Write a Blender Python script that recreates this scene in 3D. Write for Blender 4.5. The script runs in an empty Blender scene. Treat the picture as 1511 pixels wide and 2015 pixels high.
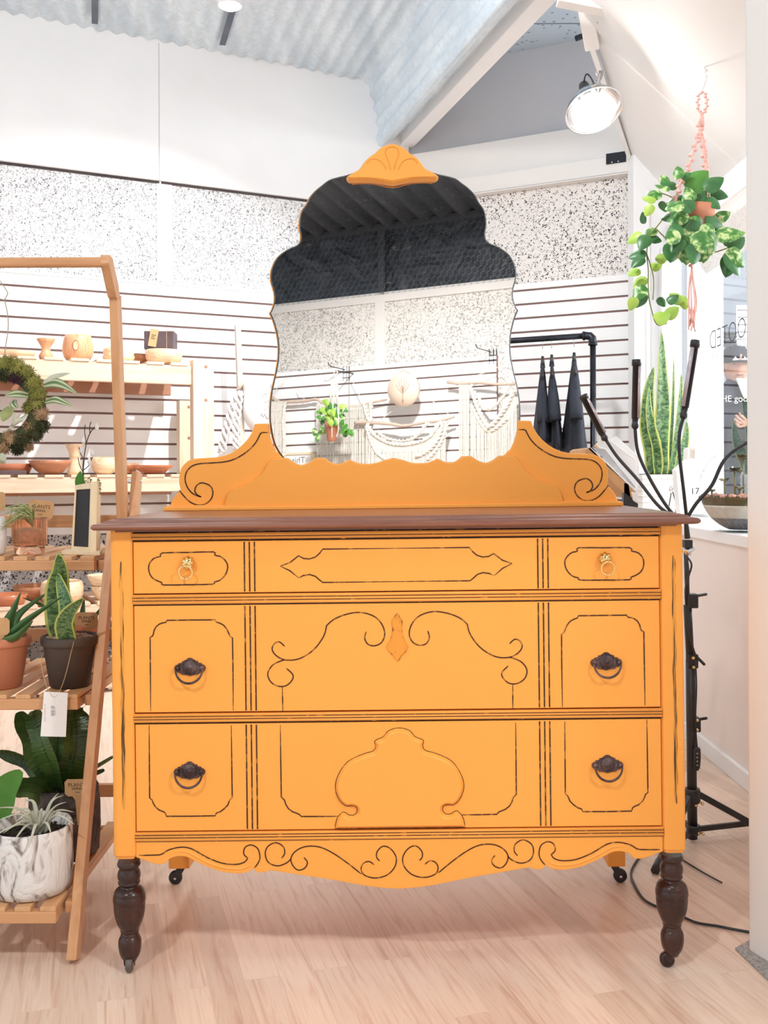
import bpy, bmesh, math, random
from mathutils import Vector, Matrix
C = bpy.context.scene.collection
rnd = random.Random(7)
sin, cos, pi, R = math.sin, math.cos, math.pi, math.radians

# ------------------------------------------------------------------ camera, world, lights, exposure
EYE = 0.942; FPX = 1970.0; ROLL = 0.004
cd = bpy.data.cameras.new('camera'); cam = bpy.data.objects.new('camera', cd); C.objects.link(cam)
cd.sensor_fit = 'VERTICAL'; cd.sensor_height = 36; cd.lens = 36 * FPX / 2015; cd.shift_y = -76.5 / 2015
cd.clip_start = 0.05; cd.clip_end = 60
cam.matrix_world = Matrix.Translation((0, 0, EYE)) @ Matrix.Rotation(R(90), 4, 'X') @ Matrix.Rotation(-ROLL, 4, 'Z')
bpy.context.scene.camera = cam
sc = bpy.context.scene
sc.view_settings.view_transform = 'Standard'; sc.view_settings.look = 'None'
sc.view_settings.exposure = -0.12; sc.view_settings.gamma = 1.0
w = bpy.data.worlds.new('world'); sc.world = w; w.use_nodes = True
bg = w.node_tree.nodes['Background']; bg.inputs[0].default_value = (0.86, 0.94, 1.0, 1); bg.inputs[1].default_value = 1.30
sc.cycles.max_bounces = 8; sc.cycles.diffuse_bounces = 5; sc.cycles.transparent_max_bounces = 12

def area(name, loc, target, size, power, col=(1, 0.96, 0.91), spread=180):
    l = bpy.data.lights.new(name, 'AREA'); l.shape = 'DISK'; l.size = size; l.energy = power; l.color = col; l.spread = R(spread)
    o = bpy.data.objects.new(name, l); C.objects.link(o); o.location = loc
    o.rotation_euler = (Vector(target) - Vector(loc)).to_track_quat('-Z', 'Y').to_euler()
    return o
LIGHTS = [
    ('ceiling_lamp_front', (-1.15, -0.25, 2.75), (0.1, 1.9, 0.15), 0.14, 11.5, (1, 0.97, 0.94), 105),
    ('ceiling_lamp_side', (1.66, -0.10, 2.45), (0.0, 1.9, 0.15), 0.16, 11.5, (1, 0.97, 0.94), 105),
    ('ceiling_lamp_front_wide', (0.35, 0.95, 2.93), (0.0, 2.4, 0.3), 0.5, 5, (1, 0.97, 0.93), 140),
    ('ceiling_lamp_shelf', (-0.12, 3.70, 2.93), (-1.2, 4.35, 0.8), 0.035, 23, (1, 0.98, 0.96), 96),
    ('ceiling_lamp_wall', (0.0, 2.55, 2.80), (1.0, 5.0, 0.8), 0.12, 12, (0.96, 0.98, 1.0), 110),
    ('upper_wall_fill', (-0.9, 2.1, 2.70), (-1.0, 5.2, 3.0), 0.5, 10.5, (0.94, 0.97, 1.0), 130),  # unseen fill lamp added to brighten the upper wall and ceiling
    ('back_wall_fill', (0.1, 0.65, 2.9), (-0.15, -1.4, 1.2), 0.25, 56, (1, 0.98, 0.96), 130),  # unseen lamp added to brighten the wall reflected in the mirror
    ('window_daylight', (2.3, 3.3, 1.75), (1.0, 3.5, 1.3), 1.3, 31, (0.95, 0.98, 1.0), 180),
    ('street_daylight', (3.4, 4.4, 2.5), (1.9, 5.8, 1.2), 1.2, 90, (0.93, 0.97, 1.0), 180),
]
for nm, lo, tg, sz, pw, cl, sp in LIGHTS: area(nm, lo, tg, sz, pw, cl, sp)
# daylight: low sun through the shop window on the right
sun = bpy.data.lights.new('sun', 'SUN'); sun.energy = 3.5; sun.angle = R(1.0); sun.color = (1, 0.98, 0.95)
so = bpy.data.objects.new('sun', sun); C.objects.link(so)
so.rotation_euler = Vector((-0.80, 0.30, -0.62)).to_track_quat('-Z', 'Y').to_euler()

# ------------------------------------------------------------------ pixel -> place
def unroll(px, py, rho=ROLL):
    u = px - 755.0; v = py - 931.0
    return u - rho * v, v + rho * u
def W(px, py, Y):
    U, V = unroll(px, py); return Vector((U * Y / FPX, Y, EYE - V * Y / FPX))
def rayd(px, py):
    U, V = unroll(px, py); return Vector((U / FPX, 1, -V / FPX))
class Frame:
    def __init__(s, O, d, n):
        s.O = Vector((O[0], O[1], 0)); s.d = Vector((d[0], d[1], 0)).normalized(); s.n = Vector((n[0], n[1], 0)).normalized()
        s.ang = math.atan2(s.d.y, s.d.x)
    def hit(s, o, r, off):
        k = (s.O.dot(s.n) + off - o.dot(s.n)) / r.dot(s.n); return o + r * k
    def px(s, x, y, off=0.0):           # -> (t, z) on the plane at distance off in front of the wall
        P = s.hit(Vector((0, 0, EYE)), rayd(x, y), off); return (P - s.O).dot(s.d), P.z
    def P(s, t, off, z): return s.O + s.d * t + s.n * off + Vector((0, 0, z))
LW = Frame((-1.751, 4.57), (.898, .4396), (.4396, -.898))
RW = Frame((1.211, 4.95), (.893, -.449), (-.449, -.893))
# floor-plan corner of the two walls
_a = LW.d; _b = RW.d; _m = RW.O - LW.O
_k = (_m.x * _b.y - _m.y * _b.x) / (_a.x * _b.y - _a.y * _b.x)
TC = _k; CORNER = LW.O + LW.d * TC; RTC = (CORNER - RW.O).dot(RW.d)
BW = Frame((-0.169, -1.46), (.912, .41), (-.41, .912))      # wall behind the camera, seen in the mirror
MY = 2.285; MT = R(1.8)                                      # mirror plane
MN = Vector((0, -cos(MT), sin(MT)))
MP = Vector((0, MY, 0.88))
def MR(px, py, off=0.0):
    o = Vector((0, 0, EYE)); r = rayd(px, py)
    k = (MP - o).dot(MN) / r.dot(MN); h = o + r * k
    r2 = r - 2 * r.dot(MN) * MN
    P = BW.hit(h, r2, off); return (P - BW.O).dot(BW.d), P.z

# ------------------------------------------------------------------ materials
def nt(name):
    m = bpy.data.materials.new(name); m.use_nodes = True; t = m.node_tree; return m, t, t.nodes['Principled BSDF']
def N(t, kind, **kw):
    n = t.nodes.new(kind)
    for k, v in kw.items():
        if k in n.inputs: n.inputs[k].default_value = v
        else: setattr(n, k, v)
    return n
def coords(t, scale=(1, 1, 1), rot=(0, 0, 0), kind='Object'):
    tc = N(t, 'ShaderNodeTexCoord'); mp = N(t, 'ShaderNodeMapping')
    mp.inputs['Scale'].default_value = scale; mp.inputs['Rotation'].default_value = rot
    t.links.new(tc.outputs[kind], mp.inputs[0]); return mp.outputs[0]
def ramp(t, fac, stops):
    r = N(t, 'ShaderNodeValToRGB'); e = r.color_ramp.elements
    while len(e) < len(stops): e.new(0.5)
    for i, (p, c) in enumerate(stops):
        e[i].position = p; e[i].color = (c[0], c[1], c[2], 1) if not isinstance(c, float) else (c, c, c, 1)
    t.links.new(fac, r.inputs[0]); return r.outputs[0]
def hexc(h):
    v = [int(h[i:i + 2], 16) / 255 for i in (0, 2, 4)]
    return tuple(x / 12.92 if x <= .04045 else ((x + .055) / 1.055) ** 2.4 for x in v)
def pbr(name, c1, c2=None, scale=8.0, rough=.5, metal=0.0, bump=0.0, stretch=(1, 1, 1), lo=.35, hi=.65, detail=4, spec=.5, trans=0.0, kind='Object', bscale=None):
    m, t, b = nt(name)
    b.inputs['Roughness'].default_value = rough; b.inputs['Metallic'].default_value = metal
    b.inputs['Specular IOR Level'].default_value = spec
    if trans: b.inputs['Transmission Weight'].default_value = trans
    c2 = c2 or tuple(x * .92 for x in c1)
    v = coords(t, stretch, kind=kind); n = N(t, 'ShaderNodeTexNoise', Scale=scale, Detail=detail)
    t.links.new(v, n.inputs['Vector'])
    t.links.new(ramp(t, n.outputs[0], [(lo, c1), (hi, c2)]), b.inputs['Base Color'])
    if bump:
        n2 = N(t, 'ShaderNodeTexNoise', Scale=bscale or scale * 3, Detail=5); t.links.new(v, n2.inputs['Vector'])
        bp = N(t, 'ShaderNodeBump', Strength=bump, Distance=.01); t.links.new(n2.outputs[0], bp.inputs['Height']); t.links.new(bp.outputs[0], b.inputs['Normal'])
    return m
def wood(name, c1, c2, axis='x', rough=.5, scale=9.0, kn=None):
    st = {'x': (.7, 9, 9), 'y': (9, .7, 9), 'z': (9, 9, .7)}[axis]
    m, t, b = nt(name); b.inputs['Roughness'].default_value = rough
    v = coords(t, st); n = N(t, 'ShaderNodeTexNoise', Scale=scale * .5, Detail=6, Distortion=.6)
    t.links.new(v, n.inputs['Vector'])
    t.links.new(ramp(t, n.outputs[0], [(.30, c2), (.48, c1), (.58, c1), (.75, c2)]), b.inputs['Base Color'])
    bp = N(t, 'ShaderNodeBump', Strength=.08, Distance=.004); t.links.new(n.outputs[0], bp.inputs['Height']); t.links.new(bp.outputs[0], b.inputs['Normal'])
    return m
M = {}
WHT = (.86, .865, .87)
M['white'] = pbr('white_paint', WHT, (.83, .835, .84), 3, .6)
M['cream'] = pbr('cream_paint', (.76, .73, .70), (.74, .71, .68), 2, .6)
M['creamwall'] = pbr('cream_wall_paint', (.86, .85, .84), (.84, .83, .815), 1.2, .65)
M['grey'] = pbr('grey_plaster', (.52, .52, .54), (.48, .48, .50), 2, .8)
M['pinkwall'] = pbr('pale_pink_wall_paint', (.84, .76, .72), (.82, .74, .70), 1.5, .7)
M['slot'] = pbr('slat_groove_brown', (.30, .19, .17), (.25, .15, .135), 5, .7)
M['black'] = pbr('black_plastic', (.018, .018, .02), (.026, .026, .03), 30, .38)
M['blackmetal'] = pbr('black_pipe_metal', (.015, .017, .022), (.03, .032, .04), 20, .35, .6)
M['navycloth'] = pbr('black_cotton', (.018, .021, .032), (.028, .033, .048), 12, .9, bump=.25, bscale=60)
M['chrome'] = pbr('polished_aluminium', (.85, .85, .86), (.8, .8, .81), 5, .12, 1.0)
M['darkvoid'] = pbr('dark_vent', (.01, .012, .02), (.015, .02, .03), 5, .8)
# wood wool panels
def woodwool(name, strand, hole, thr, sc1, soft=.05):
    m, t, b = nt(name); b.inputs['Roughness'].default_value = .95
    v = coords(t)
    n0 = N(t, 'ShaderNodeTexNoise', Scale=sc1 * .35, Detail=1.5); t.links.new(v, n0.inputs['Vector'])
    mx = N(t, 'ShaderNodeMixRGB', Fac=.028 * 120 / sc1); mx.blend_type = 'ADD'; t.links.new(v, mx.inputs[1]); t.links.new(n0.outputs['Color'], mx.inputs[2])
    vo = N(t, 'ShaderNodeTexVoronoi', Scale=sc1, feature='DISTANCE_TO_EDGE'); t.links.new(mx.outputs[0], vo.inputs['Vector'])
    n1 = N(t, 'ShaderNodeTexNoise', Scale=sc1 * .6, Detail=2); t.links.new(v, n1.inputs['Vector'])
    big = N(t, 'ShaderNodeTexNoise', Scale=3.5, Detail=2); t.links.new(v, big.inputs['Vector'])
    ad = N(t, 'ShaderNodeMath', operation='MULTIPLY_ADD'); t.links.new(n1.outputs[0], ad.inputs[0]); ad.inputs[1].default_value = .9
    t.links.new(vo.outputs[0], ad.inputs[2])
    ad2 = N(t, 'ShaderNodeMath', operation='MULTIPLY_ADD'); t.links.new(big.outputs[0], ad2.inputs[0]); ad2.inputs[1].default_value = .22; t.links.new(ad.outputs[0], ad2.inputs[2])
    col = ramp(t, ad2.outputs[0], [(thr - soft, strand), (thr + soft, hole)])
    t.links.new(col, b.inputs['Base Color'])
    bp = N(t, 'ShaderNodeBump', Strength=.5, Distance=-.006); t.links.new(ad2.outputs[0], bp.inputs['Height']); t.links.new(bp.outputs[0], b.inputs['Normal'])
    return m
M['wool'] = woodwool('wood_wool_white', (.87, .87, .875), (.15, .15, .17), .80, 150, .06)
M['woolc'] = woodwool('wood_wool_cream', (.80, .765, .735), (.05, .05, .06), .82, 105, .04)
M['woolb'] = woodwool('wood_wool_back', (.80, .77, .73), (.16, .15, .14), .80, 150, .05)
M['woold'] = woodwool('wood_wool_grey', (.50, .47, .46), (.035, .035, .04), .76, 75, .05)
# corrugated galvanised sheet
def galv(name, c1, c2, c3):
    m, t, b = nt(name); b.inputs['Roughness'].default_value = .5; b.inputs['Metallic'].default_value = .05
    v = coords(t); vo = N(t, 'ShaderNodeTexVoronoi', Scale=38); t.links.new(v, vo.inputs['Vector'])
    v2 = coords(t, (9, .8, 9)); n = N(t, 'ShaderNodeTexNoise', Scale=1.2, Detail=6); t.links.new(v2, n.inputs['Vector'])
    n3 = N(t, 'ShaderNodeTexNoise', Scale=60, Detail=3); t.links.new(v, n3.inputs['Vector'])
    a = ramp(t, n.outputs[0], [(.35, c1), (.62, c2)]); c = ramp(t, vo.outputs['Color'], [(0., (.8, .8, .8)), (1., (1., 1., 1.))])
    mx = N(t, 'ShaderNodeMixRGB', Fac=.6); mx.blend_type = 'MULTIPLY'; t.links.new(a, mx.inputs[1]); t.links.new(c, mx.inputs[2])
    mx2 = N(t, 'ShaderNodeMixRGB'); t.links.new(ramp(t, n3.outputs[0], [(.60, 0.), (.70, .6)]), mx2.inputs[0]); t.links.new(mx.outputs[0], mx2.inputs[1]); mx2.inputs[2].default_value = (*c3, 1)
    t.links.new(mx2.outputs[0], b.inputs['Base Color']); return m
M['galv'] = galv('galvanised_sheet', (.80, .89, .95), (.64, .74, .82), (.52, .60, .68))
M['galvdark'] = galv('dark_corrugated_sheet', (.034, .041, .052), (.066, .075, .09), (.20, .20, .19))  # dark blue-grey sheet with paler flecks
M['tile'] = None
def tilemat():
    m, t, b = nt('blue_grey_ceiling_tile'); b.inputs['Roughness'].default_value = .9
    v = coords(t); vo = N(t, 'ShaderNodeTexVoronoi', Scale=26, Randomness=1.0); t.links.new(v, vo.inputs['Vector'])
    c = ramp(t, vo.outputs['Distance'], [(.16, (.17, .22, .27)), (.24, (.40, .46, .52))])
    br = N(t, 'ShaderNodeTexBrick', Scale=1.0, offset=0.0); br.inputs['Mortar Size'].default_value = .006; br.inputs['Brick Width'].default_value = .61; br.inputs['Row Height'].default_value = .61
    t.links.new(v, br.inputs['Vector']); br.inputs['Mortar'].default_value = (.12, .14, .17, 1)
    t.links.new(c, br.inputs['Color1']); t.links.new(c, br.inputs['Color2'])
    t.links.new(br.outputs[0], b.inputs['Base Color']); return m
M['tile'] = tilemat()
def floormat():
    m, t, b = nt('laminate_floor'); b.inputs['Roughness'].default_value = .33
    v = coords(t, (1, 1, 1), (0, 0, -math.atan2(.961, -.278)))
    br = N(t, 'ShaderNodeTexBrick', Scale=1.0, offset=.37); br.inputs['Mortar Size'].default_value = .0009; br.inputs['Brick Width'].default_value = .62; br.inputs['Row Height'].default_value = .066; br.inputs['Bias'].default_value = 0
    br.inputs['Color1'].default_value = (.0, .0, .0, 1); br.inputs['Color2'].default_value = (1, 1, 1, 1); br.inputs['Mortar'].default_value = (.2, .2, .2, 1)
    t.links.new(v, br.inputs['Vector'])
    mp = N(t, 'ShaderNodeMapping'); mp.inputs['Scale'].default_value = (1.6, 26, 1); t.links.new(v, mp.inputs[0])
    ad = N(t, 'ShaderNodeMixRGB', Fac=1.0); ad.blend_type = 'ADD'; t.links.new(mp.outputs[0], ad.inputs[1])
    ml = N(t, 'ShaderNodeMixRGB', Fac=1.0); ml.blend_type = 'MULTIPLY'; t.links.new(br.outputs[0], ml.inputs[1]); ml.inputs[2].default_value = (13, 7, 3, 1); t.links.new(ml.outputs[0], ad.inputs[2])
    n = N(t, 'ShaderNodeTexNoise', Scale=2.6, Detail=7, Distortion=.9); t.links.new(ad.outputs[0], n.inputs['Vector'])
    g = ramp(t, n.outputs[0], [(.26, (.62, .42, .315)), (.44, (.775, .60, .48)), (.56, (.82, .665, .55)), (.74, (.70, .49, .375))])
    pl = ramp(t, br.outputs[0], [(0., (.84, .79, .76)), (.5, (1., 1., 1.)), (1., (1.08, 1.08, 1.08))])
    mu = N(t, 'ShaderNodeMixRGB', Fac=.75); mu.blend_type = 'MULTIPLY'; t.links.new(g, mu.inputs[1]); t.links.new(pl, mu.inputs[2])
    t.links.new(mu.outputs[0], b.inputs['Base Color'])
    bp = N(t, 'ShaderNodeBump', Strength=.05, Distance=.003); t.links.new(n.outputs[0], bp.inputs['Height']); t.links.new(bp.outputs[0], b.inputs['Normal'])
    return m
M['floor'] = floormat()
# dresser paint: chalky yellow with faint worn brown
def yellow(name, c1, c2, worn, wlo=.66, whi=.74, st_=(1, 1, 1)):
    m, t, b = nt(name); b.inputs['Roughness'].default_value = .42; b.inputs['Specular IOR Level'].default_value = .35
    v = coords(t); n = N(t, 'ShaderNodeTexNoise', Scale=5, Detail=3); t.links.new(v, n.inputs['Vector'])
    v2 = coords(t, st_); n2 = N(t, 'ShaderNodeTexNoise', Scale=70, Detail=5); t.links.new(v2, n2.inputs['Vector'])
    base = ramp(t, n.outputs[0], [(.3, c1), (.7, c2)])
    mx = N(t, 'ShaderNodeMixRGB'); t.links.new(ramp(t, n2.outputs[0], [(wlo, 0.), (whi, 1.)]), mx.inputs[0]); t.links.new(base, mx.inputs[1]); mx.inputs[2].default_value = (*worn, 1)
    t.links.new(mx.outputs[0], b.inputs['Base Color']); return m
Y1 = (.92, .395, .076); Y2 = (.91, .382, .070)
M['yel'] = yellow('yellow_chalk_paint', Y1, Y2, (.62, .24, .03), .78, .90)
M['yelworn'] = yellow('yellow_paint_rubbed', (.80, .33, .04), (.70, .27, .03), (.14, .045, .01), .50, .62)
M['postworn'] = yellow('yellow_post_rubbed', (.70, .30, .05), (.86, .38, .07), (.10, .05, .015), .45, .56, (5, 1, .16))
M['groove'] = yellow('dark_wax_and_gap_shade', (.085, .026, .010), (.12, .04, .012), (.62, .25, .035), .60, .70)
M['grooveline'] = yellow('dark_wax_line', (.07, .022, .008), (.05, .016, .006), (.46, .18, .03), .53, .66)
M['ochre'] = yellow('ochre_recess', (.84, .34, .05), (.74, .29, .04), (.40, .15, .02), .60, .75)
M['mahog'] = wood('mahogany_top', (.24, .10, .066), (.15, .058, .038), 'x', .28, 11)
M['darkwood'] = pbr('dark_turned_wood', (.055, .020, .014), (.022, .009, .007), 14, .26, bump=.1)
M['bronze'] = pbr('dark_bronze', (.16, .11, .11), (.06, .04, .042), 40, .36, .7, bump=.3)
M['brass'] = pbr('bright_brass', (.93, .74, .38), (.85, .62, .25), 20, .2, 1.0)
m, t, b = nt('mirror_silver'); b.inputs['Metallic'].default_value = 1; b.inputs['Roughness'].default_value = .012
v_ = coords(t, (1, 1, 1)); n_ = N(t, 'ShaderNodeTexNoise', Scale=3.0, Detail=2); t.links.new(v_, n_.inputs['Vector'])
t.links.new(ramp(t, n_.outputs[0], [(.3, (.93, .93, .92)), (.7, (.90, .91, .91))]), b.inputs['Base Color']); M['mirror'] = m
M['mirroredge'] = pbr('mirror_bevel_dark', (.07, .08, .08), (.11, .12, .12), 20, .5, .2)

# ------------------------------------------------------------------ mesh builder
class MB:
    def __init__(s): s.v = []; s.f = []; s.m = []; s.uv = {}; s.sm = []
    def add(s, vs, fs, mi=0, smooth=False, uvs=None):
        o = len(s.v); s.v += [tuple(p) for p in vs]
        for i, f in enumerate(fs):
            if uvs: s.uv[len(s.f)] = [uvs[k] for k in f]
            s.f.append(tuple(k + o for k in f)); s.m.append(mi); s.sm.append(smooth)
        return s
    def box(s, a, b, mi=0):
        x0, y0, z0 = a; x1, y1, z1 = b
        vs = [(x0, y0, z0), (x1, y0, z0), (x1, y1, z0), (x0, y1, z0), (x0, y0, z1), (x1, y0, z1), (x1, y1, z1), (x0, y1, z1)]
        return s.add(vs, [(0, 3, 2, 1), (4, 5, 6, 7), (0, 1, 5, 4), (1, 2, 6, 5), (2, 3, 7, 6), (3, 0, 4, 7)], mi)
    def bar(s, a, b, w_, h_, up=(0, 0, 1), mi=0):
        a = Vector(a); b = Vector(b); d = (b - a).normalized(); u = Vector(up)
        if abs(d.dot(u)) > .98: u = Vector((0, 1, 0))
        x = d.cross(u).normalized(); z = x.cross(d)
        vs = [p + x * sx * w_ / 2 + z * sz * h_ / 2 for p in (a, b) for sx, sz in ((-1, -1), (1, -1), (1, 1), (-1, 1))]
        return s.add(vs, [(3, 2, 1, 0), (4, 5, 6, 7), (0, 1, 5, 4), (1, 2, 6, 5), (2, 3, 7, 6), (3, 0, 4, 7)], mi)
    def prism(s, pts, y0, y1, mi=0, mf=None):     # outline in x,z extruded along y; y0 = front
        q = [pts[0]]
        for p in pts[1:]:
            if math.hypot(p[0] - q[-1][0], p[1] - q[-1][1]) > 2e-4: q.append(p)
        if math.hypot(q[0][0] - q[-1][0], q[0][1] - q[-1][1]) < 2e-4: q.pop()
        pts = q
        n = len(pts); vs = [(p[0], y0, p[1]) for p in pts] + [(p[0], y1, p[1]) for p in pts]
        A = sum(pts[i][0] * pts[(i + 1) % n][1] - pts[(i + 1) % n][0] * pts[i][1] for i in range(n))
        fr = list(range(n)) if A > 0 else list(range(n - 1, -1, -1))
        s.add(vs, [tuple(fr)], mf if mf is not None else mi)
        o = len(s.v) - 2 * n
        s.f.append(tuple(k + n + o for k in reversed(fr))); s.m.append(mi); s.sm.append(False)
        for i in range(n):
            a, b2 = fr[i], fr[(i + 1) % n]
            s.f.append((a + o, a + n + o, b2 + n + o, b2 + o)); s.m.append(mi); s.sm.append(False)
        return s
    def slab(s, pts, z0, z1, mi=0):               # outline in x,y extruded along z
        n = len(pts); A = sum(pts[i][0] * pts[(i + 1) % n][1] - pts[(i + 1) % n][0] * pts[i][1] for i in range(n))
        if A < 0: pts = pts[::-1]
        vs = [(p[0], p[1], z0) for p in pts] + [(p[0], p[1], z1) for p in pts]
        return s.add(vs, [tuple(range(n - 1, -1, -1)), tuple(range(n, 2 * n))] + [(i, (i + 1) % n, (i + 1) % n + n, i + n) for i in range(n)], mi)
    def tube(s, pts, r, seg=8, mi=0, closed=False, flat=1.0, cap=True):
        pts = [Vector(p) for p in pts]; n = len(pts); rs = r if isinstance(r, (list, tuple)) else [r] * n
        vs = []; up = Vector((0, 0, 1)); prev = None
        for i, p in enumerate(pts):
            if closed: d = pts[(i + 1) % n] - pts[i - 1]
            else: d = pts[min(i + 1, n - 1)] - pts[max(i - 1, 0)]
            d = d.normalized() if d.length > 1e-9 else Vector((0, 0, 1))
            if prev is None:
                x = d.cross(up)
                if x.length < .1: x = d.cross(Vector((0, 1, 0)))
            else: x = prev - d * prev.dot(d)
            x.normalize(); prev = x; y = d.cross(x)
            for k in range(seg):
                a = 2 * pi * k / seg; vs.append(p + (x * cos(a) + y * sin(a) * flat) * rs[i])
        fs = []
        for i in range(n if closed else n - 1):
            j = (i + 1) % n
            for k in range(seg):
                k2 = (k + 1) % seg; fs.append((i * seg + k, i * seg + k2, j * seg + k2, j * seg + k))
        s.add(vs, fs, mi, True)
        if cap and not closed:
            o = len(s.v) - len(vs)
            s.f.append(tuple(o + k for k in reversed(range(seg)))); s.m.append(mi); s.sm.append(False)
            s.f.append(tuple(o + (n - 1) * seg + k for k in range(seg))); s.m.append(mi); s.sm.append(False)
        return s
    def lathe(s, prof, c=(0, 0, 0), seg=24, mi=0, axis='z', ang=None, wob=None):
        vs = []
        for i, (r, z) in enumerate(prof):
            for k in range(seg):
                a = 2 * pi * k / seg; rr = r * (wob(a, z) if wob else 1)
                if axis == 'z': p = (c[0] + rr * cos(a), c[1] + rr * sin(a), c[2] + z)
                elif axis == 'y': p = (c[0] + rr * cos(a), c[1] + z, c[2] + rr * sin(a))
                else: p = (c[0] + z, c[1] + rr * cos(a), c[2] + rr * sin(a))
                vs.append(p)
        n = len(prof); fs = [(i * seg + k, i * seg + (k + 1) % seg, (i + 1) * seg + (k + 1) % seg, (i + 1) * seg + k) for i in range(n - 1) for k in range(seg)]
        s.add(vs, fs, mi, True); o = len(s.v) - len(vs)
        if prof[0][0] > 1e-5: s.f.append(tuple(o + k for k in reversed(range(seg)))); s.m.append(mi); s.sm.append(False)
        if prof[-1][0] > 1e-5: s.f.append(tuple(o + (n - 1) * seg + k for k in range(seg))); s.m.append(mi); s.sm.append(False)
        return s
    def ribbon(s, pts, wd, y, mi=0, closed=False, taper=False):   # thin raised line in the x,z plane, facing -y
        n = len(pts); L = []; Rr = []
        for i in range(n):
            a = pts[i - 1] if (i > 0 or closed) else pts[i]; b2 = pts[(i + 1) % n] if (i < n - 1 or closed) else pts[i]
            dx, dz = b2[0] - a[0], b2[1] - a[1]; l = math.hypot(dx, dz) or 1
            hw = wd / 2 * (.45 if taper and not closed and i in (0, n - 1) else 1)
            L.append((pts[i][0] - dz / l * hw, y, pts[i][1] + dx / l * hw)); Rr.append((pts[i][0] + dz / l * hw, y, pts[i][1] - dx / l * hw))
        m_ = n if closed else n - 1
        return s.add(L + Rr, [(n + i, n + (i + 1) % n, (i + 1) % n, i) for i in range(m_)], mi)
    def build(s, name, mats, parent=None, bevel=0, seg=2, sub=0, weld=False, solid=0):
        me = bpy.data.meshes.new(name); me.from_pydata(s.v, [], s.f)
        for m_ in (mats if isinstance(mats, (list, tuple)) else [mats]): me.materials.append(m_)
        me.polygons.foreach_set('material_index', s.m); me.polygons.foreach_set('use_smooth', s.sm)
        if s.uv:
            ul = me.uv_layers.new(name='UVMap')
            for p in me.polygons:
                if p.index in s.uv:
                    for li, u in zip(p.loop_indices, s.uv[p.index]): ul.data[li].uv = u
        me.update(); o = bpy.data.objects.new(name, me); C.objects.link(o)
        if parent is not None: o.parent = parent
        if weld: md = o.modifiers.new('w', 'WELD'); md.merge_threshold = 1e-4
        if solid: md = o.modifiers.new('s', 'SOLIDIFY'); md.thickness = solid; md.offset = 0
        if bevel: md = o.modifiers.new('b', 'BEVEL'); md.width = bevel; md.segments = seg; md.limit_method = 'ANGLE'; md.angle_limit = R(40)
        if sub: md = o.modifiers.new('u', 'SUBSURF'); md.levels = sub; md.render_levels = sub
        return o
def smooth(pts, k=4, closed=False):                      # Catmull-Rom through points of any dimension
    n = len(pts); out = []
    for i in range(n if closed else n - 1):
        p0 = pts[i - 1] if (i > 0 or closed) else pts[i]; p1 = pts[i]; p2 = pts[(i + 1) % n]
        p3 = pts[(i + 2) % n] if (i < n - 2 or closed) else pts[min(i + 1, n - 1)]
        for j in range(k):
            t_ = j / k; out.append(tuple(.5 * (2 * b_ + (c_ - a_) * t_ + (2 * a_ - 5 * b_ + 4 * c_ - d_) * t_ ** 2 + (-a_ + 3 * b_ - 3 * c_ + d_) * t_ ** 3) for a_, b_, c_, d_ in zip(p0, p1, p2, p3)))
    if not closed: out.append(tuple(pts[-1]))
    return out
def tag(o, label=None, cat=None, group=None, kind=None):
    if label: o['label'] = label
    if cat: o['category'] = cat
    if group: o['group'] = group
    if kind: o['kind'] = kind
    return o
def empty(name, loc, rz=0, label=None, cat=None, group=None):
    o = bpy.data.objects.new(name, None); C.objects.link(o); o.location = loc; o.rotation_euler = (0, 0, rz); o.empty_display_size = .05
    return tag(o, label, cat, group)
def copy_tree(o, parent=None):
    c = o.copy(); C.objects.link(c); c.parent = parent
    for ch in [x for x in bpy.data.objects if x.parent == o]: copy_tree(ch, c)
    return c
def text_mesh(s, size, extrude=.0005, thin=0.0):
    cu = bpy.data.curves.new('txt', 'FONT'); cu.body = s; cu.size = size; cu.extrude = extrude; cu.offset = -thin; cu.align_x = 'CENTER'; cu.align_y = 'CENTER'
    o = bpy.data.objects.new('txt', cu); C.objects.link(o); bpy.context.view_layer.update()
    me = bpy.data.meshes.new_from_object(o); vs = [tuple(v.co) for v in me.vertices]; fs = [tuple(p.vertices) for p in me.polygons]
    bpy.data.objects.remove(o); bpy.data.meshes.remove(me); bpy.data.curves.remove(cu); return vs, fs
# ================================================================== ROOM
def st(o): o['kind'] = 'structure'; return o
CEIL = 3.04
# floor
st(MB().slab([(-4.5, -3.5), (4.5, -3.5), (4.5, 8.2), (-4.5, 8.2)], -.05, 0).build('floor', M['floor']))
def wallroot(F, t, off=0.0, z=0.0): return F.P(t, off, z), F.ang
TL = -2.6
def inwall(o, F): o.location = F.O; o.rotation_euler = (0, 0, F.ang); return o     # local x = along wall, y = away from room, z up
def slats(mb, x0, x1, z0, z1, F, first, sp=.0762, y=0.0, mi=(0, 1)):
    # slatwall: boards with dark grooves
    mb.box((x0, y + .012, z0), (x1, y + .02, z1), mi[1])
    zs = []; z = first
    while z > z0: zs.append(z); z -= sp
    top = z1
    for zz in zs:
        mb.box((x0, y, zz + .0055), (x1, y + .014, top), mi[0]); top = zz - .0055
    if top > z0: mb.box((x0, y, z0), (x1, y + .014, top), mi[0])
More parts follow.
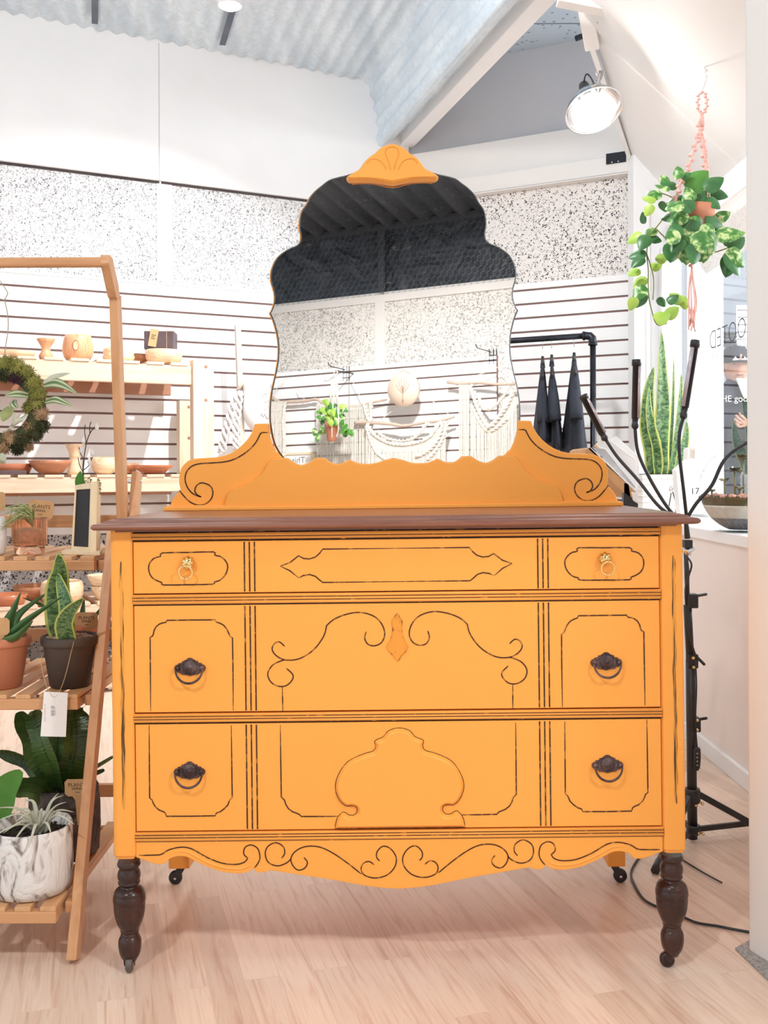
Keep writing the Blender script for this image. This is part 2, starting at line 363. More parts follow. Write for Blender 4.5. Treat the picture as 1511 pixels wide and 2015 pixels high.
# ---- left wall
zt = LW.px(100, 543, 0)[1]; zb_ = .66                              # top of the slat panel
g1 = LW.px(232, 500 + 215 * .357, 0)[1]
SP = g1 - LW.px(232, 500 + 298 * .357, 0)[1]
zp = LW.px(0, 318, 0)[1]
mb = MB(); mb.box((TL, .02, 0), (TC, .12, CEIL)); 
mb.box((TL, -.022, zp), (TC, .02, CEIL + .02))
ts0, ts1 = LW.px(308, 450)[0], LW.px(338, 450)[0]
mb.box((ts0, -.003, zt + .014), (ts1, .02, zp - .011))
mb.box((ts0 + .012, -.008, zt + .014), (ts0 + .020, .02, zp))
mb.box((TL, -.004, zt), (TC, .02, zt + .012))
slx = LW.px(310, 150)[0]
mb.box((slx - .0015, -.0235, zp), (slx + .0015, -.020, CEIL), 1)
mb.box((TL, -.004, zp - .010), (TC, .02, zp), 2)
wl = st(inwall(mb.build('wall_left', [M['white'], M['grey'], pbr('dark_gap', (.05, .04, .045), (.09, .07, .07), 3, .8)]), LW))
mb = MB(); mb.box((TL, .004, zt + .012), (ts0, .02, zp - .008)); mb.box((ts1, .004, zt + .012), (TC, .02, zp - .008))
st(inwall(mb.build('trim_1', M['wool']), LW))
mb = MB(); mb.box((TL, .004, 0.0), (TC, .02, zb_)); st(inwall(mb.build('trim_2', M['woold']), LW))
mb = MB(); slats(mb, TL, TC, zb_, zt, LW, g1 + 3 * SP if False else g1, SP)
st(inwall(mb.build('trim_3', [M['white'], M['slot']]), LW))
# ---- right wall
RX0, RX1 = RTC, .12
r_top = RW.px(1237, 539)[1]; rg = RW.px(1237, 628.5)[1]
rz1 = RW.px(1239, 346)[1]; rz2 = RW.px(1236, 309)[1]; rz3 = RW.px(1113, 257.5)[1]
UP = 3.13
mb = MB(); mb.box((RX0, .02, 0), (RX1, .12, UP + .1)); mb.box((RX0, .005, rz3), (RX1, .03, UP + .05), 1)
st(inwall(mb.build('wall_right', [M['cream'], M['grey']]), RW))
mb = MB(); mb.box((RX0, .004, r_top), (RX1, .02, rz1)); st(inwall(mb.build('trim_4', M['woolc']), RW))
mb = MB(); mb.box((RX0, -.05, rz1), (RX1, .02, rz2)); mb.box((RX0, -.022, rz2), (RX1, .02, rz3))
mb.box((RX0, -.053, rz1 + .006), (RX1, -.048, rz1 + .009), 1)
st(inwall(mb.build('trim_5', [M['cream'], M['grey']], bevel=.003), RW))
mb = MB(); slats(mb, RX0, RX1, .60, r_top, RW, r_top - .035 - 0, SP)
st(inwall(mb.build('trim_6', [M['white'], M['slot']]), RW))
va = RW.px(1192, 303, .054); vb = RW.px(1231, 318, .054)
mb = MB(); mb.box((va[0], -.056, vb[1]), (vb[0], -.045, va[1])); 
for q in (.3, .62): mb.lathe([(.003, -.058), (.003, -.05)], (va[0] + (vb[0] - va[0]) * q, 0, vb[1] + .006), 8, 1, 'y')
tag(inwall(mb.build('wall_vent', [M['darkvoid'], M['chrome']]), RW), 'small dark rectangular metal bracket plate on the cream beam', 'bracket')
# ---- white beam running into the corner, parallel to the corrugation
RD = Vector((-.278, .961, 0)).normalized(); RNn = Vector((.961, .278, 0)).normalized()
pe = Vector((.165, 5.5, 0)); ZB = EYE + 639 * 5.5 / FPX
pn = pe - RD * 7.0
def beamz(z0, z1, o0, o1, name, mat):
    b_ = MB(); q = [pe + RNn * o0 + RD * .25, pe + RNn * o1 + RD * .25, pn + RNn * o1, pn + RNn * o0]
    b_.slab([(p.x, p.y) for p in q], z0, z1); return b_.build(name, mat, bevel=.004)
st(beamz(ZB, ZB + .09, -.080, .0, 'trim_7', M['white']))
# ---- corrugated ceiling: flat over the left, curving down to the beam
s_beam = -.078
prof = []
pR = LW.O + LW.d * LW.px(690, 147)[0]; s0 = (pR - pe).dot(RNn)
edge = [(-4.6, CEIL + .01), (-2.5, CEIL + .01), (s0 - .25, CEIL + .008), (s0 - .02, CEIL)]
for px_, py_ in ((712, 160), (727, 190), (736, 225), (740, 262), (741, 290)):
    t_, z_ = LW.px(px_, py_, -.0); P_ = LW.P(t_, 0, z_); edge.append(((P_ - pe).dot(RNn), z_))
edge = [e for e in edge if e[0] < s_beam - .0]
edge.append((s_beam - .02, ZB + .05)); edge.append((s_beam + .03, ZB + .06))
sm = smooth(edge[3:], 6)
line = [edge[0], edge[1], edge[2]] + sm
# resample by arc length and corrugate
pts = []; acc = 0
for i in range(len(line) - 1):
    a, b_ = line[i], line[i + 1]; L_ = math.hypot(b_[0] - a[0], b_[1] - a[1]); k = max(1, int(L_ / .0125))
    for j in range(k):
        f_ = j / k; nx, nz = -(b_[1] - a[1]) / L_, (b_[0] - a[0]) / L_
        x_, z_ = a[0] + (b_[0] - a[0]) * f_, a[1] + (b_[1] - a[1]) * f_
        h = .0085 * sin(2 * pi * (acc + L_ * f_) / .076)
        pts.append((x_ + nx * h, z_ + nz * h))
    acc += L_
mb = MB(); vs = []
for kk in (.75, -5.4):
    for x_, z_ in pts:
        p = pe + RNn * x_ + RD * kk; vs.append((p.x, p.y, z_))
n_ = len(pts)
# stop the sheet just behind the left wall plane
vs2 = []
for i, (x_, z_) in enumerate(pts):
    base = pe + RNn * x_
    k1 = (LW.O - base).dot(LW.n) / RD.dot(LW.n); k1 = min(k1 - .006 if False else k1 + .0, .75); p = base + RD * (k1); vs2.append((p.x, p.y, z_))
for i, (x_, z_) in enumerate(pts):
    p = pe + RNn * x_ - RD * 5.6; vs2.append((p.x, p.y, z_))
mb.add(vs2, [(i, i + 1, n_ + i + 1, n_ + i) for i in range(n_ - 1)], 0, True)
ce = mb.build('ceiling', M['galv']); st(ce)
# joint straps on the ceiling
M['strap'] = pbr('dark_blue_grey_strap', (.10, .115, .16), (.14, .155, .2), 8, .6)
for (x0, y0, x1, y1) in ((187, 0, 186, 46), (455, 28, 437, 88)):
    zz = CEIL - .012
    def oc(px_, py_):
        r_ = rayd(px_, py_); k_ = (zz - EYE) / r_.z; return Vector((0, 0, EYE)) + r_ * k_
    a = oc(x0, y0); b_ = oc(x1, y1); a = b_ - RD * 1.6
    st(MB().bar(a, b_, .028, .006).build('trim_8' if x0 < 300 else 'trim_9', M['strap']))
# ceiling spot lamp at top
zz = CEIL - .03; r_ = rayd(452, 3); p = Vector((0, 0, EYE)) + r_ * ((zz - EYE) / r_.z)
m, t, b = nt('lit_lamp'); b.inputs['Emission Color'].default_value = (1, 1, 1, 1); b.inputs['Emission Strength'].default_value = 14; b.inputs['Base Color'].default_value = (1, 1, 1, 1); M['lit'] = m
rt = empty('ceiling_spotlight', (p.x, p.y, zz), 0, 'small lit white spotlight under the corrugated metal ceiling', 'lamp')
MB().lathe([(.0, .03), (.05, .028), (.058, .0), (.052, -.02)], seg=20).build('lamp_housing', M['white'], rt)
MB().lathe([(.0, -.034), (.03, -.031), (.046, -.022), (.046, -.006)], seg=20).build('bulb', M['lit'], rt)
# ---- tile ceiling to the right of the beam
q = [pe + RD * 1.0, pe + RNn * 4.5 + RD * 1.0, pe + RNn * 4.5 - RD * 7, pe - RD * 7]
mb = MB().slab([(p.x, p.y) for p in q], UP, UP + .04); st(mb.build('ceiling_tile', M['tile']))
# closing strip above the beam
mb = MB(); a = pe + RD * .3; b_ = pn; c_ = .02
st(MB().slab([((a + RNn * -.02).x, (a + RNn * -.02).y), (a.x, a.y), (b_.x, b_.y), ((b_ + RNn * -.02).x, (b_ + RNn * -.02).y)], ZB + .08, UP + .02).build('trim_10', M['white']))

# ---- window side on the right
WX = 1.36
colb = MB(); a = W(1241, 600, 4.86); b2 = W(1276, 600, 4.86)
colb.box((a.x, 4.80, 0), (WX + .02, 4.92, 2.49))
colb.box((a.x + .055, 4.785, 1.0), (a.x + .075, 4.81, 2.3))
st(colb.build('trim_11', M['white'], bevel=.004))
# sloping soffit
P1 = W(1240, 308, 4.9); P2 = W(1176, 95, 3.9); P3 = W(1140, 5, 3.62)
d3 = (P3 - P2); P4 = Vector((P3.x - .55, P3.y - 1.55, 2.66)); P0 = P1 + (P1 - P2) * .15
zh = 2.06
Lf = [P0, P1, P2, P3, P4]; Rt = [Vector((WX + .3, P0.y + .1, zh - .1)), Vector((WX + .3, P1.y, zh - .1)), Vector((WX + .3, 4.1, zh - .1)), Vector((WX + .3, 3.85, zh - .1)), Vector((WX + .3, 2.3, zh - .1))]
vs = []
Ls = [Vector(p) for p in smooth([tuple(p) for p in Lf], 8)]; Rs = [Vector(p) for p in smooth([tuple(p) for p in Rt], 8)]; NR = len(Ls)
for a_, b_ in zip(Ls, Rs):
    for k in range(7): vs.append(a_.lerp(b_, k / 6))
n7 = len(vs); vs += [v_ + Vector((.03, 0, .08)) for v_ in vs]
fs = []
for i in range(NR - 1):
    for k in range(6):
        a_ = i * 7 + k; fs.append((a_, a_ + 7, a_ + 8, a_ + 1)); fs.append((n7 + a_, n7 + a_ + 1, n7 + a_ + 8, n7 + a_ + 7))
    fs.append((i * 7, n7 + i * 7, n7 + (i + 1) * 7, (i + 1) * 7))
sof = MB().add(vs, fs, 0, True); st(sof.build('ceiling_soffit', M['creamwall']))
def soffit_hit(px_, py_):
    best = None; o_ = Vector((0, 0, EYE)); r_ = rayd(px_, py_)
    from mathutils.geometry import intersect_ray_tri
    for i in range(4):
        for tri in ((Lf[i], Lf[i + 1], Rt[i + 1]), (Lf[i], Rt[i + 1], Rt[i])):
            h = intersect_ray_tri(*tri, r_, o_, True)
            if h is not None: return h
    return o_ + r_ * 3.3
# white trim posts at the soffit's outer edge
mb = MB(); a = W(1146, 0, 3.6); b_ = W(1166, 92, 3.85); mb.bar(a + Vector((-.01, -.0, .1)), b_ + Vector((0, .0, 0)), .055, .05)
mb.bar(W(1098, -6, 3.55), W(1200, 14, 3.55), .06, .05)
st(mb.build('trim_12', M['creamwall'], bevel=.004))
mb = MB(); mb.bar(W(1165, 92, 3.88), W(1238, 306, 4.88), .02, .03); st(mb.build('trim_13', M['white']))
mb = MB(); mb.bar(W(1166, 70, 3.9), W(1170, 97, 3.93), .02, .03); mb.bar(W(1132, 76, 4.6), W(1160, 66, 4.6), .02, .02)
mb.add([W(1168, 20, 3.66), W(1182, 8, 3.66), W(1181, 22, 3.66), W(1175, 28, 3.66), W(1175, 48, 3.68)], [(0, 4, 3), (0, 3, 2), (0, 2, 1)])
st(mb.build('trim_14', M['darkvoid']))
# window wall: header, jambs, sill, glass
hz = []
h0 = W(1290, 513, 1.0); 
def onX(px_, py_, X=WX):
    r_ = rayd(px_, py_); k_ = X / r_.x; return Vector((X, k_, EYE + r_.z * k_))
ya = onX(1409, 415); yb = onX(1463, 322)
mb = MB(); mb.box((WX - .02, 1.6, 2.0), (WX + .06, 4.82, 2.105)); mb.box((WX - .035, 1.6, 1.985), (WX + .06, 4.82, 2.015))
yj = onX(1318, 700).y
mb.box((WX - .03, yj, .74), (WX + .05, 4.82, 2.0)); mb.box((WX - .045, yj + .12, .74), (WX + .05, yj + .14, 2.0))
mb.box((WX - .045, yj - .02, .74), (WX + .05, yj + .03, 2.0))
mb.box((WX - .02, 1.55, .74), (WX + .06, 1.62, 2.0)); mb.box((WX - .01, 1.6, .74), (WX + .06, 4.82, .80))
wf = mb.build('window_frame', M['white'], bevel=.004)
wr = bpy.data.objects.new('window_1', None); C.objects.link(wr); wr['kind'] = 'structure'; wf.parent = wr
m, t, b = nt('window_glass'); t.nodes.remove(b)
gl = N(t, 'ShaderNodeBsdfGlossy', Roughness=.0); gl.inputs[0].default_value = (.95, .98, 1, 1)
tr = N(t, 'ShaderNodeBsdfTransparent'); fr_ = N(t, 'ShaderNodeFresnel', IOR=1.7); mx = N(t, 'ShaderNodeMixShader')
ge = N(t, 'ShaderNodeNewGeometry'); mm = N(t, 'ShaderNodeMath', operation='MULTIPLY_ADD'); t.links.new(ge.outputs['Backfacing'], mm.inputs[0]); mm.inputs[1].default_value = -1.0; mm.inputs[2].default_value = 1.0; m2_ = N(t, 'ShaderNodeMath', operation='MULTIPLY'); t.links.new(mm.outputs[0], m2_.inputs[0]); t.links.new(fr_.outputs[0], m2_.inputs[1]); t.links.new(m2_.outputs[0], mx.inputs[0]); t.links.new(tr.outputs[0], mx.inputs[1]); t.links.new(gl.outputs[0], mx.inputs[2]); t.links.new(mx.outputs[0], t.nodes['Material Output'].inputs[0]); M['glasspane'] = m
MB().box((WX + .004, 1.62, .80), (WX + .010, yj, 2.0)).build('window_pane', M['glasspane'], wr)
# lower wall and counter board
LX = 1.075
mb = MB(); a = W(1465, 1543, 3.01); 
lw0 = (1.088, 1.98); lw1 = (1.05, 3.62)
mb.slab([(1.09, 1.97), (1.045, 4.75), (1.25, 4.75), (1.25, 1.97)], 0, .715)
st(mb.build('wall_window', M['pinkwall']))
mb = MB(); mb.slab([(1.082, 1.95), (1.04, 4.78), (WX + .05, 4.78), (WX + .05, 1.95)], .715, .752)
st(mb.build('window_sill', M['white'], bevel=.004))
mb = MB(); mb.slab([(1.078, 1.97), (1.034, 4.75), (1.05, 4.75), (1.094, 1.97)], 0, .055)
st(mb.build('baseboard_right', M['white'], bevel=.003))
# wall end in the right foreground
mb = MB(); a0 = Vector((.711, 1.966)); dd = Vector((.36, -.93)).normalized(); nn = Vector((.93, .36))
q = [a0, a0 + nn * .3, a0 + nn * .3 + dd * 1.5, a0 + dd * 1.5]
mb.slab([(p.x, p.y) for p in q], 0, 2.66); st(mb.build('wall_pillar', M['creamwall'], bevel=.006))
mb = MB(); q = [W(1443, 1868, 1.98), W(1470, 1850, 1.99), W(1511, 1880, 1.93), W(1520, 1935, 1.88)]
g0 = []
for px_, py_ in ((1446, 1869), (1480, 1850), (1560, 1900), (1530, 1950)):
    r_ = rayd(px_, py_); k_ = -EYE / r_.z; g0.append((r_.x * k_, k_))
mb.slab(g0, .0, .004); st(mb.build('trim_15', pbr('grey_speckled_carpet', (.28, .28, .28), (.52, .50, .48), 160, .9, bump=.4)))
# outside the window: pale wall, dark gap, bright blinds
m, t, b = nt('outside_glow'); b.inputs['Base Color'].default_value = (.9, .9, .9, 1); b.inputs['Emission Color'].default_value = (.86, .93, 1, 1); b.inputs['Emission Strength'].default_value = .85; M['outside'] = m  # pane glows by emission in place of daylight behind the blind
mb = MB(); xa = onX(1423, 700).y
# pale door panel standing outside, its right edge at px 1423
pA = W(1423, 700, 5.6); mb.slab([(1.70, 5.6), (pA.x, 5.6), (pA.x, 5.66), (1.70, 5.66)], 0, 2.15)
st(mb.build('door_1', pbr('pale_door_panel', (.86, .89, .93), (.83, .86, .9), 2, .5)))
mb = MB(); mb.box((1.5, 8.0, 0), (4.4, 8.05, 3.1)); st(mb.build('wall_outside', pbr('blue_grey_outside_wall', (.40, .45, .52), (.46, .50, .56), 2, .7)))
bl = empty('window_blind', (0, 7.955, 0), 0, 'bright daylit window blind behind the person outside the shop window', 'blind')
a = W(1451, 600, 7.96); b_ = W(1500, 748, 7.96)
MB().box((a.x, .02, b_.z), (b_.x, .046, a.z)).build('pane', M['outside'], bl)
mb = MB(); z = b_.z + .03
while z < a.z: mb.box((a.x, -.005, z), (b_.x, .015, z + .012)); z += .058
mb.build('blind_slats', M['grey'], bl)
mb = MB()
for yy in (655, 662, 671, 679): 
    c1 = W(1423, yy, 7.96); c2 = W(1449, yy, 7.96); mb.box((c1.x, 7.96, c1.z - .008), (c2.x, 8.0, c1.z + .008))
tag(mb.build('wall_shelf', M['black']), 'dark striped rack on the outside wall beyond the window', 'rack')

# ---- wall behind the camera (seen in the mirror)
def inback(o): o.location = BW.O; o.rotation_euler = (0, 0, BW.ang); return o          # local y = towards the room
bt = MR(700, 722)[1]; bsp = MR(700, 600)[1]; bdz = bsp + .045; btop = MR(700, 452)[1]
bx_end = MR(978, 700)[0]
mb = MB(); mb.box((-3, -.12, 0), (2.2, -.02, bdz + .02)); mb.box((-3, -.02, bsp), (2.2, .006, bdz))
bx0, bx1 = MR(737, 660)[0], MR(756, 660)[0]
mb.box((bx0, -.02, bt), (bx1, .004, bsp)); mb.box((-3, -.02, 0), (2.2, -.0, .62))
st(inback(mb.build('wall_back', M['cream'])))
mb = MB(); mb.box((-3, -.02, bt - .01), (bx0, -.004, bsp)); mb.box((bx1, -.02, .62), (2.2, -.004, bsp)); st(inback(mb.build('trim_16', M['woolb'])))
mb = MB(); z = bt - .028; top = bt; mb.box((-3, -.004, .62), (bx_end, .002, bt), 1)
while z > .62: mb.box((-3, .0, z + .0055), (bx_end, .014, top)); top = z - .0055; z -= SP
mb.box((-3, 0, .62), (bx_end, .014, top)); mb.box((bx_end - .004, 0, .62), (bx_end, .016, bt), 1)
xs = MR(687, 800)[0]; mb.box((xs, .0, .62), (xs + .004, .0150, bt), 1)
st(inback(mb.build('trim_17', [M['white'], M['slot']])))
# dark gable behind chicken wire
def tarp():
    m, t, b = nt('dark_tarp_wall'); b.inputs['Roughness'].default_value = .45
    v = coords(t, (1, 1, 1)); n = N(t, 'ShaderNodeTexNoise', Scale=4.5, Detail=6, Distortion=2.5); t.links.new(v, n.inputs['Vector'])
    vm = coords(t, (3, 1, 9), (0, .5, 0)); n2 = N(t, 'ShaderNodeTexNoise', Scale=4, Detail=5, Distortion=1.4); t.links.new(vm, n2.inputs['Vector'])
    base = ramp(t, n.outputs[0], [(.35, (.022, .027, .036)), (.65, (.055, .063, .080))])
    mx = N(t, 'ShaderNodeMixRGB'); t.links.new(ramp(t, n2.outputs[0], [(.68, 0.), (.74, .8)]), mx.inputs[0]); t.links.new(base, mx.inputs[1]); mx.inputs[2].default_value = (.26, .27, .25, 1)
    t.links.new(mx.outputs[0], b.inputs['Base Color']); bp = N(t, 'ShaderNodeBump', Strength=.8, Distance=.05); t.links.new(n.outputs[0], bp.inputs['Height']); t.links.new(bp.outputs[0], b.inputs['Normal']); return m
M['tarp'] = tarp()
mb = MB(); mb.box((-3, -.14, bdz), (2.6, -.06, btop + .4)); mb.box((bx0 + .01, -.06, bdz), (bx1 - .01, -.02, btop), 1)
mb.box((-3, -.06, btop - .02), (2.6, -.01, btop + .02), 1)
st(inback(mb.build('wall_gable', [M['tarp'], pbr('dark_stud', (.05, .057, .068), (.04, .046, .056), 8, .6)])))
mb = MB(); s_ = .022; hx = s_ * math.sqrt(3)
x0_, x1_ = MR(525, 500)[0] - .1, MR(1025, 500)[0] + .1; row = 0; z = bdz
while z < btop:
    x = min(x0_, x1_) + (hx / 2 if row % 2 else 0)
    while x < max(x0_, x1_):
        for dx, dz_ in ((0, -s_), (hx / 2, s_ / 2), (-hx / 2, s_ / 2)):
            ex, ez = x + dx, z + dz_; mb.add([(x - .0009, -.012, z + (.0009 if dx else 0)), (x + .0009, -.012, z - (.0009 if dx else 0)), (ex + .0009, -.012, ez - (.0009 if dx else 0)), (ex - .0009, -.012, ez + (.0009 if dx else 0))], [(0, 1, 2, 3)])
        x += hx
    z += s_ * 1.5; row += 1
cw = inback(mb.build('chicken_wire', pbr('wire_grey', (.20, .22, .24), (.16, .18, .2), 9, .4, .6))); st(cw); cw.name = 'trim_18'
# dark corrugated roof near the back wall
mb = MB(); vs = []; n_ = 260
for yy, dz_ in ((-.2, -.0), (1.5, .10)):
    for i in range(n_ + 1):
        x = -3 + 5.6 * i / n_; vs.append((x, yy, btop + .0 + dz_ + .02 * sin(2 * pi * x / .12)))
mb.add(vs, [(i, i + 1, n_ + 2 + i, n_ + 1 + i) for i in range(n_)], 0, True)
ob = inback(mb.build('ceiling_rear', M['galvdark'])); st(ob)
# ================================================================== DRESSER
DY = 1.88; DRHO = .0112; XC = .021
def F(px, py, dy=0.0):
    u = px - 755.0; v = py - 931.0; Y = DY + dy
    return ((u - DRHO * v) * Y / FPX, EYE - (v + DRHO * u) * Y / FPX)
def FL(pts, dy=0.0): return [F(x, y, dy) for x, y in pts]
def mir(pts, c=XC): return [(2 * c - x, z) for x, z in pts]
def sym(pts, c=XC): return pts + mir(pts, c)[::-1]
th = -(DRHO - ROLL)
dr = bpy.data.objects.new('dresser', None); C.objects.link(dr)
dr.location = Vector((0, DY, EYE)) + Matrix.Rotation(th, 3, 'Y') @ Vector((0, 0, -EYE)); dr.rotation_euler = (0, th, 0)
tag(dr, 'tall antique yellow painted dresser with carved drawers, brown top and scalloped mirror, on casters', 'dresser')
ydark = [M['yel'], M['groove'], M['grooveline'], M['ochre'], M['yelworn'], M['postworn']]
DB = .455
# corner posts
xl0, xl1 = F(219, 1380)[0], F(263.5, 1380)[0]
zpt = F(240, 1043)[1]; zpb = F(244, 1691)[1]
post_sites = [(xl0, xl1), (2 * XC - xl1, 2 * XC - xl0)]
for i, (a, b_) in enumerate(post_sites):
    mb = MB(); r_ = .009; pr = [(a, .03), (a, -.004 + r_), (a + .003, -.004 + .003), (a + r_, -.004), (b_ - r_ * .4, -.004), (b_, -.001), (b_, .03)]
    mb.slab(pr, zpb + .006, zpt); ins = .006
    n = len(pr); cx = (a + b_) / 2
    mb.slab([(cx + (x - cx) * .86, (y - .013) * .8 + .013) for x, y in pr], zpb, zpb + .008)
    gx = F(241, 1300)[0] if i == 0 else 2 * XC - F(237, 1300)[0]
    z0, z1 = F(241, 1105)[1], F(241, 1592)[1]
    L = [(gx + .0008 * sin(k * 1.7), z0 + (z1 - z0) * k / 30) for k in range(31)]
    mb.ribbon(L, .0065, -.0043, 5, taper=True)
    mb.build('corner_post', ydark, dr, bevel=.002)
# carcass: sides, back, bottom, dark inside
mb = MB(); zc0 = F(270, 1650)[1]
for a, b_ in ((xl0 + .006, xl0 + .024), (2 * XC - xl0 - .024, 2 * XC - xl0 - .006)): mb.box((a, .028, zc0 - .02), (b_, DB, zpt))
mb.box((xl0 + .02, DB - .01, zc0), (2 * XC - xl0 - .02, DB, zpt)); mb.box((xl0 + .02, .02, zc0), (2 * XC - xl0 - .02, DB, zc0 + .015))
mb.build('carcass', [M['yel']], dr)
mb = MB(); mb.box((xl1 - .002, .012, zc0), (2 * XC - xl1 + .002, .03, zpt)); mb.build('drawer_gap_shade', [M['groove']], dr)  # dark panel puts shade into the gaps around the drawers
# rails with reeding
def rail(name, z1, z0, lines, thick=-.002, worn=4):
    mb = MB(); x0, x1 = xl1 - .001, 2 * XC - xl1 + .001
    mb.box((x0, thick, z0), (x1, .02, z1))
    h = z1 - z0; n = len(lines) + 1; ls = [0] + lines + [1]
    for a, b_ in zip(ls[:-1], ls[1:]):
        za, zb = z0 + h * a + .0009, z0 + h * b_ - .0009
        mb.tube([(x0, thick + .0008, (za + zb) / 2), (x1, thick + .0008, (za + zb) / 2)], (zb - za) / 2, 10, 0)
    for l in lines: mb.box((x0, thick - .0002, z0 + h * l - .0008), (x1, thick + .001, z0 + h * l + .0008), 1)
    mb.box((x0, thick + .001, z0 - .0018), (x1, .02, z0 + .0002), 1)  # dark strip paints the shadow in the gap below each rail
    return mb.build(name, ydark, dr)
zr = lambda x, y: F(x, y)[1]
rail('front_rail', zr(263, 1050.5), zr(263, 1062.5), [.45])
rail('front_rail', zr(263, 1171), zr(266, 1189), [.33, .66])
rail('front_rail', zr(266, 1405.5), zr(266, 1421.5), [.33, .66])
rail('front_rail', zr(269, 1638.5), zr(269, 1655), [.35, .68])
# drawers
GW = .0030
trip = [F(480.5, 1115)[0], F(490.5, 1115)[0], F(500.5, 1115)[0]]
def fix(pts): return pts
def drawer(z1, z0, paths, closed):
    mb = MB(); x0, x1 = xl1 + .0015, 2 * XC - xl1 - .0015
    mb.box((x0, 0, z0), (x1, .018, z1)); g = mb
    for x in trip:
        for xx in (x, 2 * XC - x):
            L = [(xx, z1 - .002 - (z1 - z0 - .004) * k / 40) for k in range(41)]
            g.ribbon(L, GW * .92, -.0004, 2)
    for p, c in zip(paths, closed):
        for q in (p, mir(p)): g.ribbon(q, GW * .85, -.0004, 2, closed=c, taper=not c)
    return g.build('drawer', ydark, dr, bevel=.0012), g
# top drawer
cart = FL([(319, 1088), (370, 1087), (420, 1086), (421.5, 1091), (425, 1093.5), (432, 1094.5), (440, 1100), (446, 1108), (447.5, 1117), (444, 1129), (436, 1139), (428, 1143.5), (421, 1145), (418, 1149.5), (370, 1150.5), (321, 1151), (318.5, 1146.5), (312, 1144), (302, 1139), (295, 1131), (292, 1119), (294, 1108), (302, 1099), (310, 1096), (316, 1094.5)])
cx_ = F(371, 1113)[0]
loz = FL([(551, 1114), (570, 1107), (587, 1093.6), (597, 1099), (609, 1099.8), (620, 1096), (628, 1089), (634.6, 1080.5), (780, 1078.5)])
loz2 = FL([(551, 1114), (570, 1123), (587, 1137)])
loz3 = FL([(588, 1137), (596, 1132.5), (609, 1130.5), (620, 1134), (628, 1141), (634.6, 1146), (780, 1144.5)])
z1, z0 = F(263, 1066.5)[1], F(264, 1168.5)[1]
for L in (loz, loz3): L[-1] = (XC, L[-2][1])
d1, g1_ = drawer(z1, z0, [smooth(cart[:1] + cart[1:], 2, True), loz, loz2, loz3], [True, False, False, False])
def ring_pull(parent, px, py, dx):
    x, z = F(px, py); mb = MB()
    mb.lathe([(.0, -.016), (.006, -.015), (.0105, -.010), (.012, -.006), (.0085, -.003), (.010, .0)], (x + .001, 0, z + .008), 16, 0, 'y', wob=lambda a, zz: 1 + .12 * cos(8 * a))
    for k in range(7): a = k * 2 * pi / 7; mb.lathe([(.0, -.0032), (.0028, -.002), (.0034, 0), (.0025, .002)], (x + .001 + .008 * cos(a), -.013, z + .008 + .008 * sin(a)), 8, 0, 'y')
    R0 = .0125; c = Vector((x + dx, -.017, z - .0095))
    mb.tube([c + Vector((R0 * sin(a), -.002 * cos(a), R0 * cos(a))) for a in [2 * pi * k / 28 for k in range(28)]], .0017, 8, 0, True)
    return mb.build('ring_pull', M['brass'], parent)
ring_pull(d1, 370, 1115, -.002); ring_pull(d1, 1187.5, 1107, .004)
# middle drawer
side2 = FL([(296, 1399), (295.5, 1320), (295, 1254), (299, 1252), (301, 1249), (303, 1240), (307, 1233), (313, 1228), (320, 1225.5), (326, 1224.6), (328, 1220.6), (375, 1220), (423, 1219.6), (425, 1224), (433, 1226.5), (440, 1230.6), (446, 1238), (450, 1247), (452, 1252), (457, 1255), (458, 1320), (458.5, 1398)])
sc1 = smooth(FL([(720, 1242.5), (717, 1256), (724, 1268), (738, 1270.5), (751, 1263), (756.5, 1246.5), (750, 1227), (734, 1212), (708, 1205), (680, 1209), (656.5, 1218.7), (642.5, 1230.6)]), 4) + smooth(FL([(642, 1231), (637, 1250.4), (621, 1274), (601, 1290), (581, 1298), (559, 1298), (543, 1290), (535, 1278), (539, 1267), (549, 1263), (560, 1272)]), 4)
sc2 = smooth(FL([(560, 1298.5), (555, 1299.5), (537, 1308), (526.6, 1324), (531, 1340), (545, 1349.7), (561, 1349.7), (573, 1340), (576, 1328), (563, 1315)]), 4)
sc3 = FL([(555, 1351), (555.5, 1375), (556, 1400)])
z1, z0 = F(268, 1192.5)[1], F(267, 1402.5)[1]
d2, g = drawer(z1, z0, [side2, sc1, sc2, sc3], [False] * 4)
half = FL([(781, 1206.5), (775, 1216), (770.5, 1222), (772, 1232), (772, 1244), (768.5, 1258), (763.5, 1267), (760.5, 1273), (766, 1283), (774, 1290), (781, 1300.5)]); cc = F(781, 1250)[0]
drop = half[:-1] + [(2 * cc - x, z) for x, z in half[::-1][:-1]]
mb = MB(); mb.prism(drop, -.0012, .001, 3); mb.ribbon(smooth(drop, 2, True), .0016, -.0016, 4, True)
mb.build('carved_drop', ydark, d2)
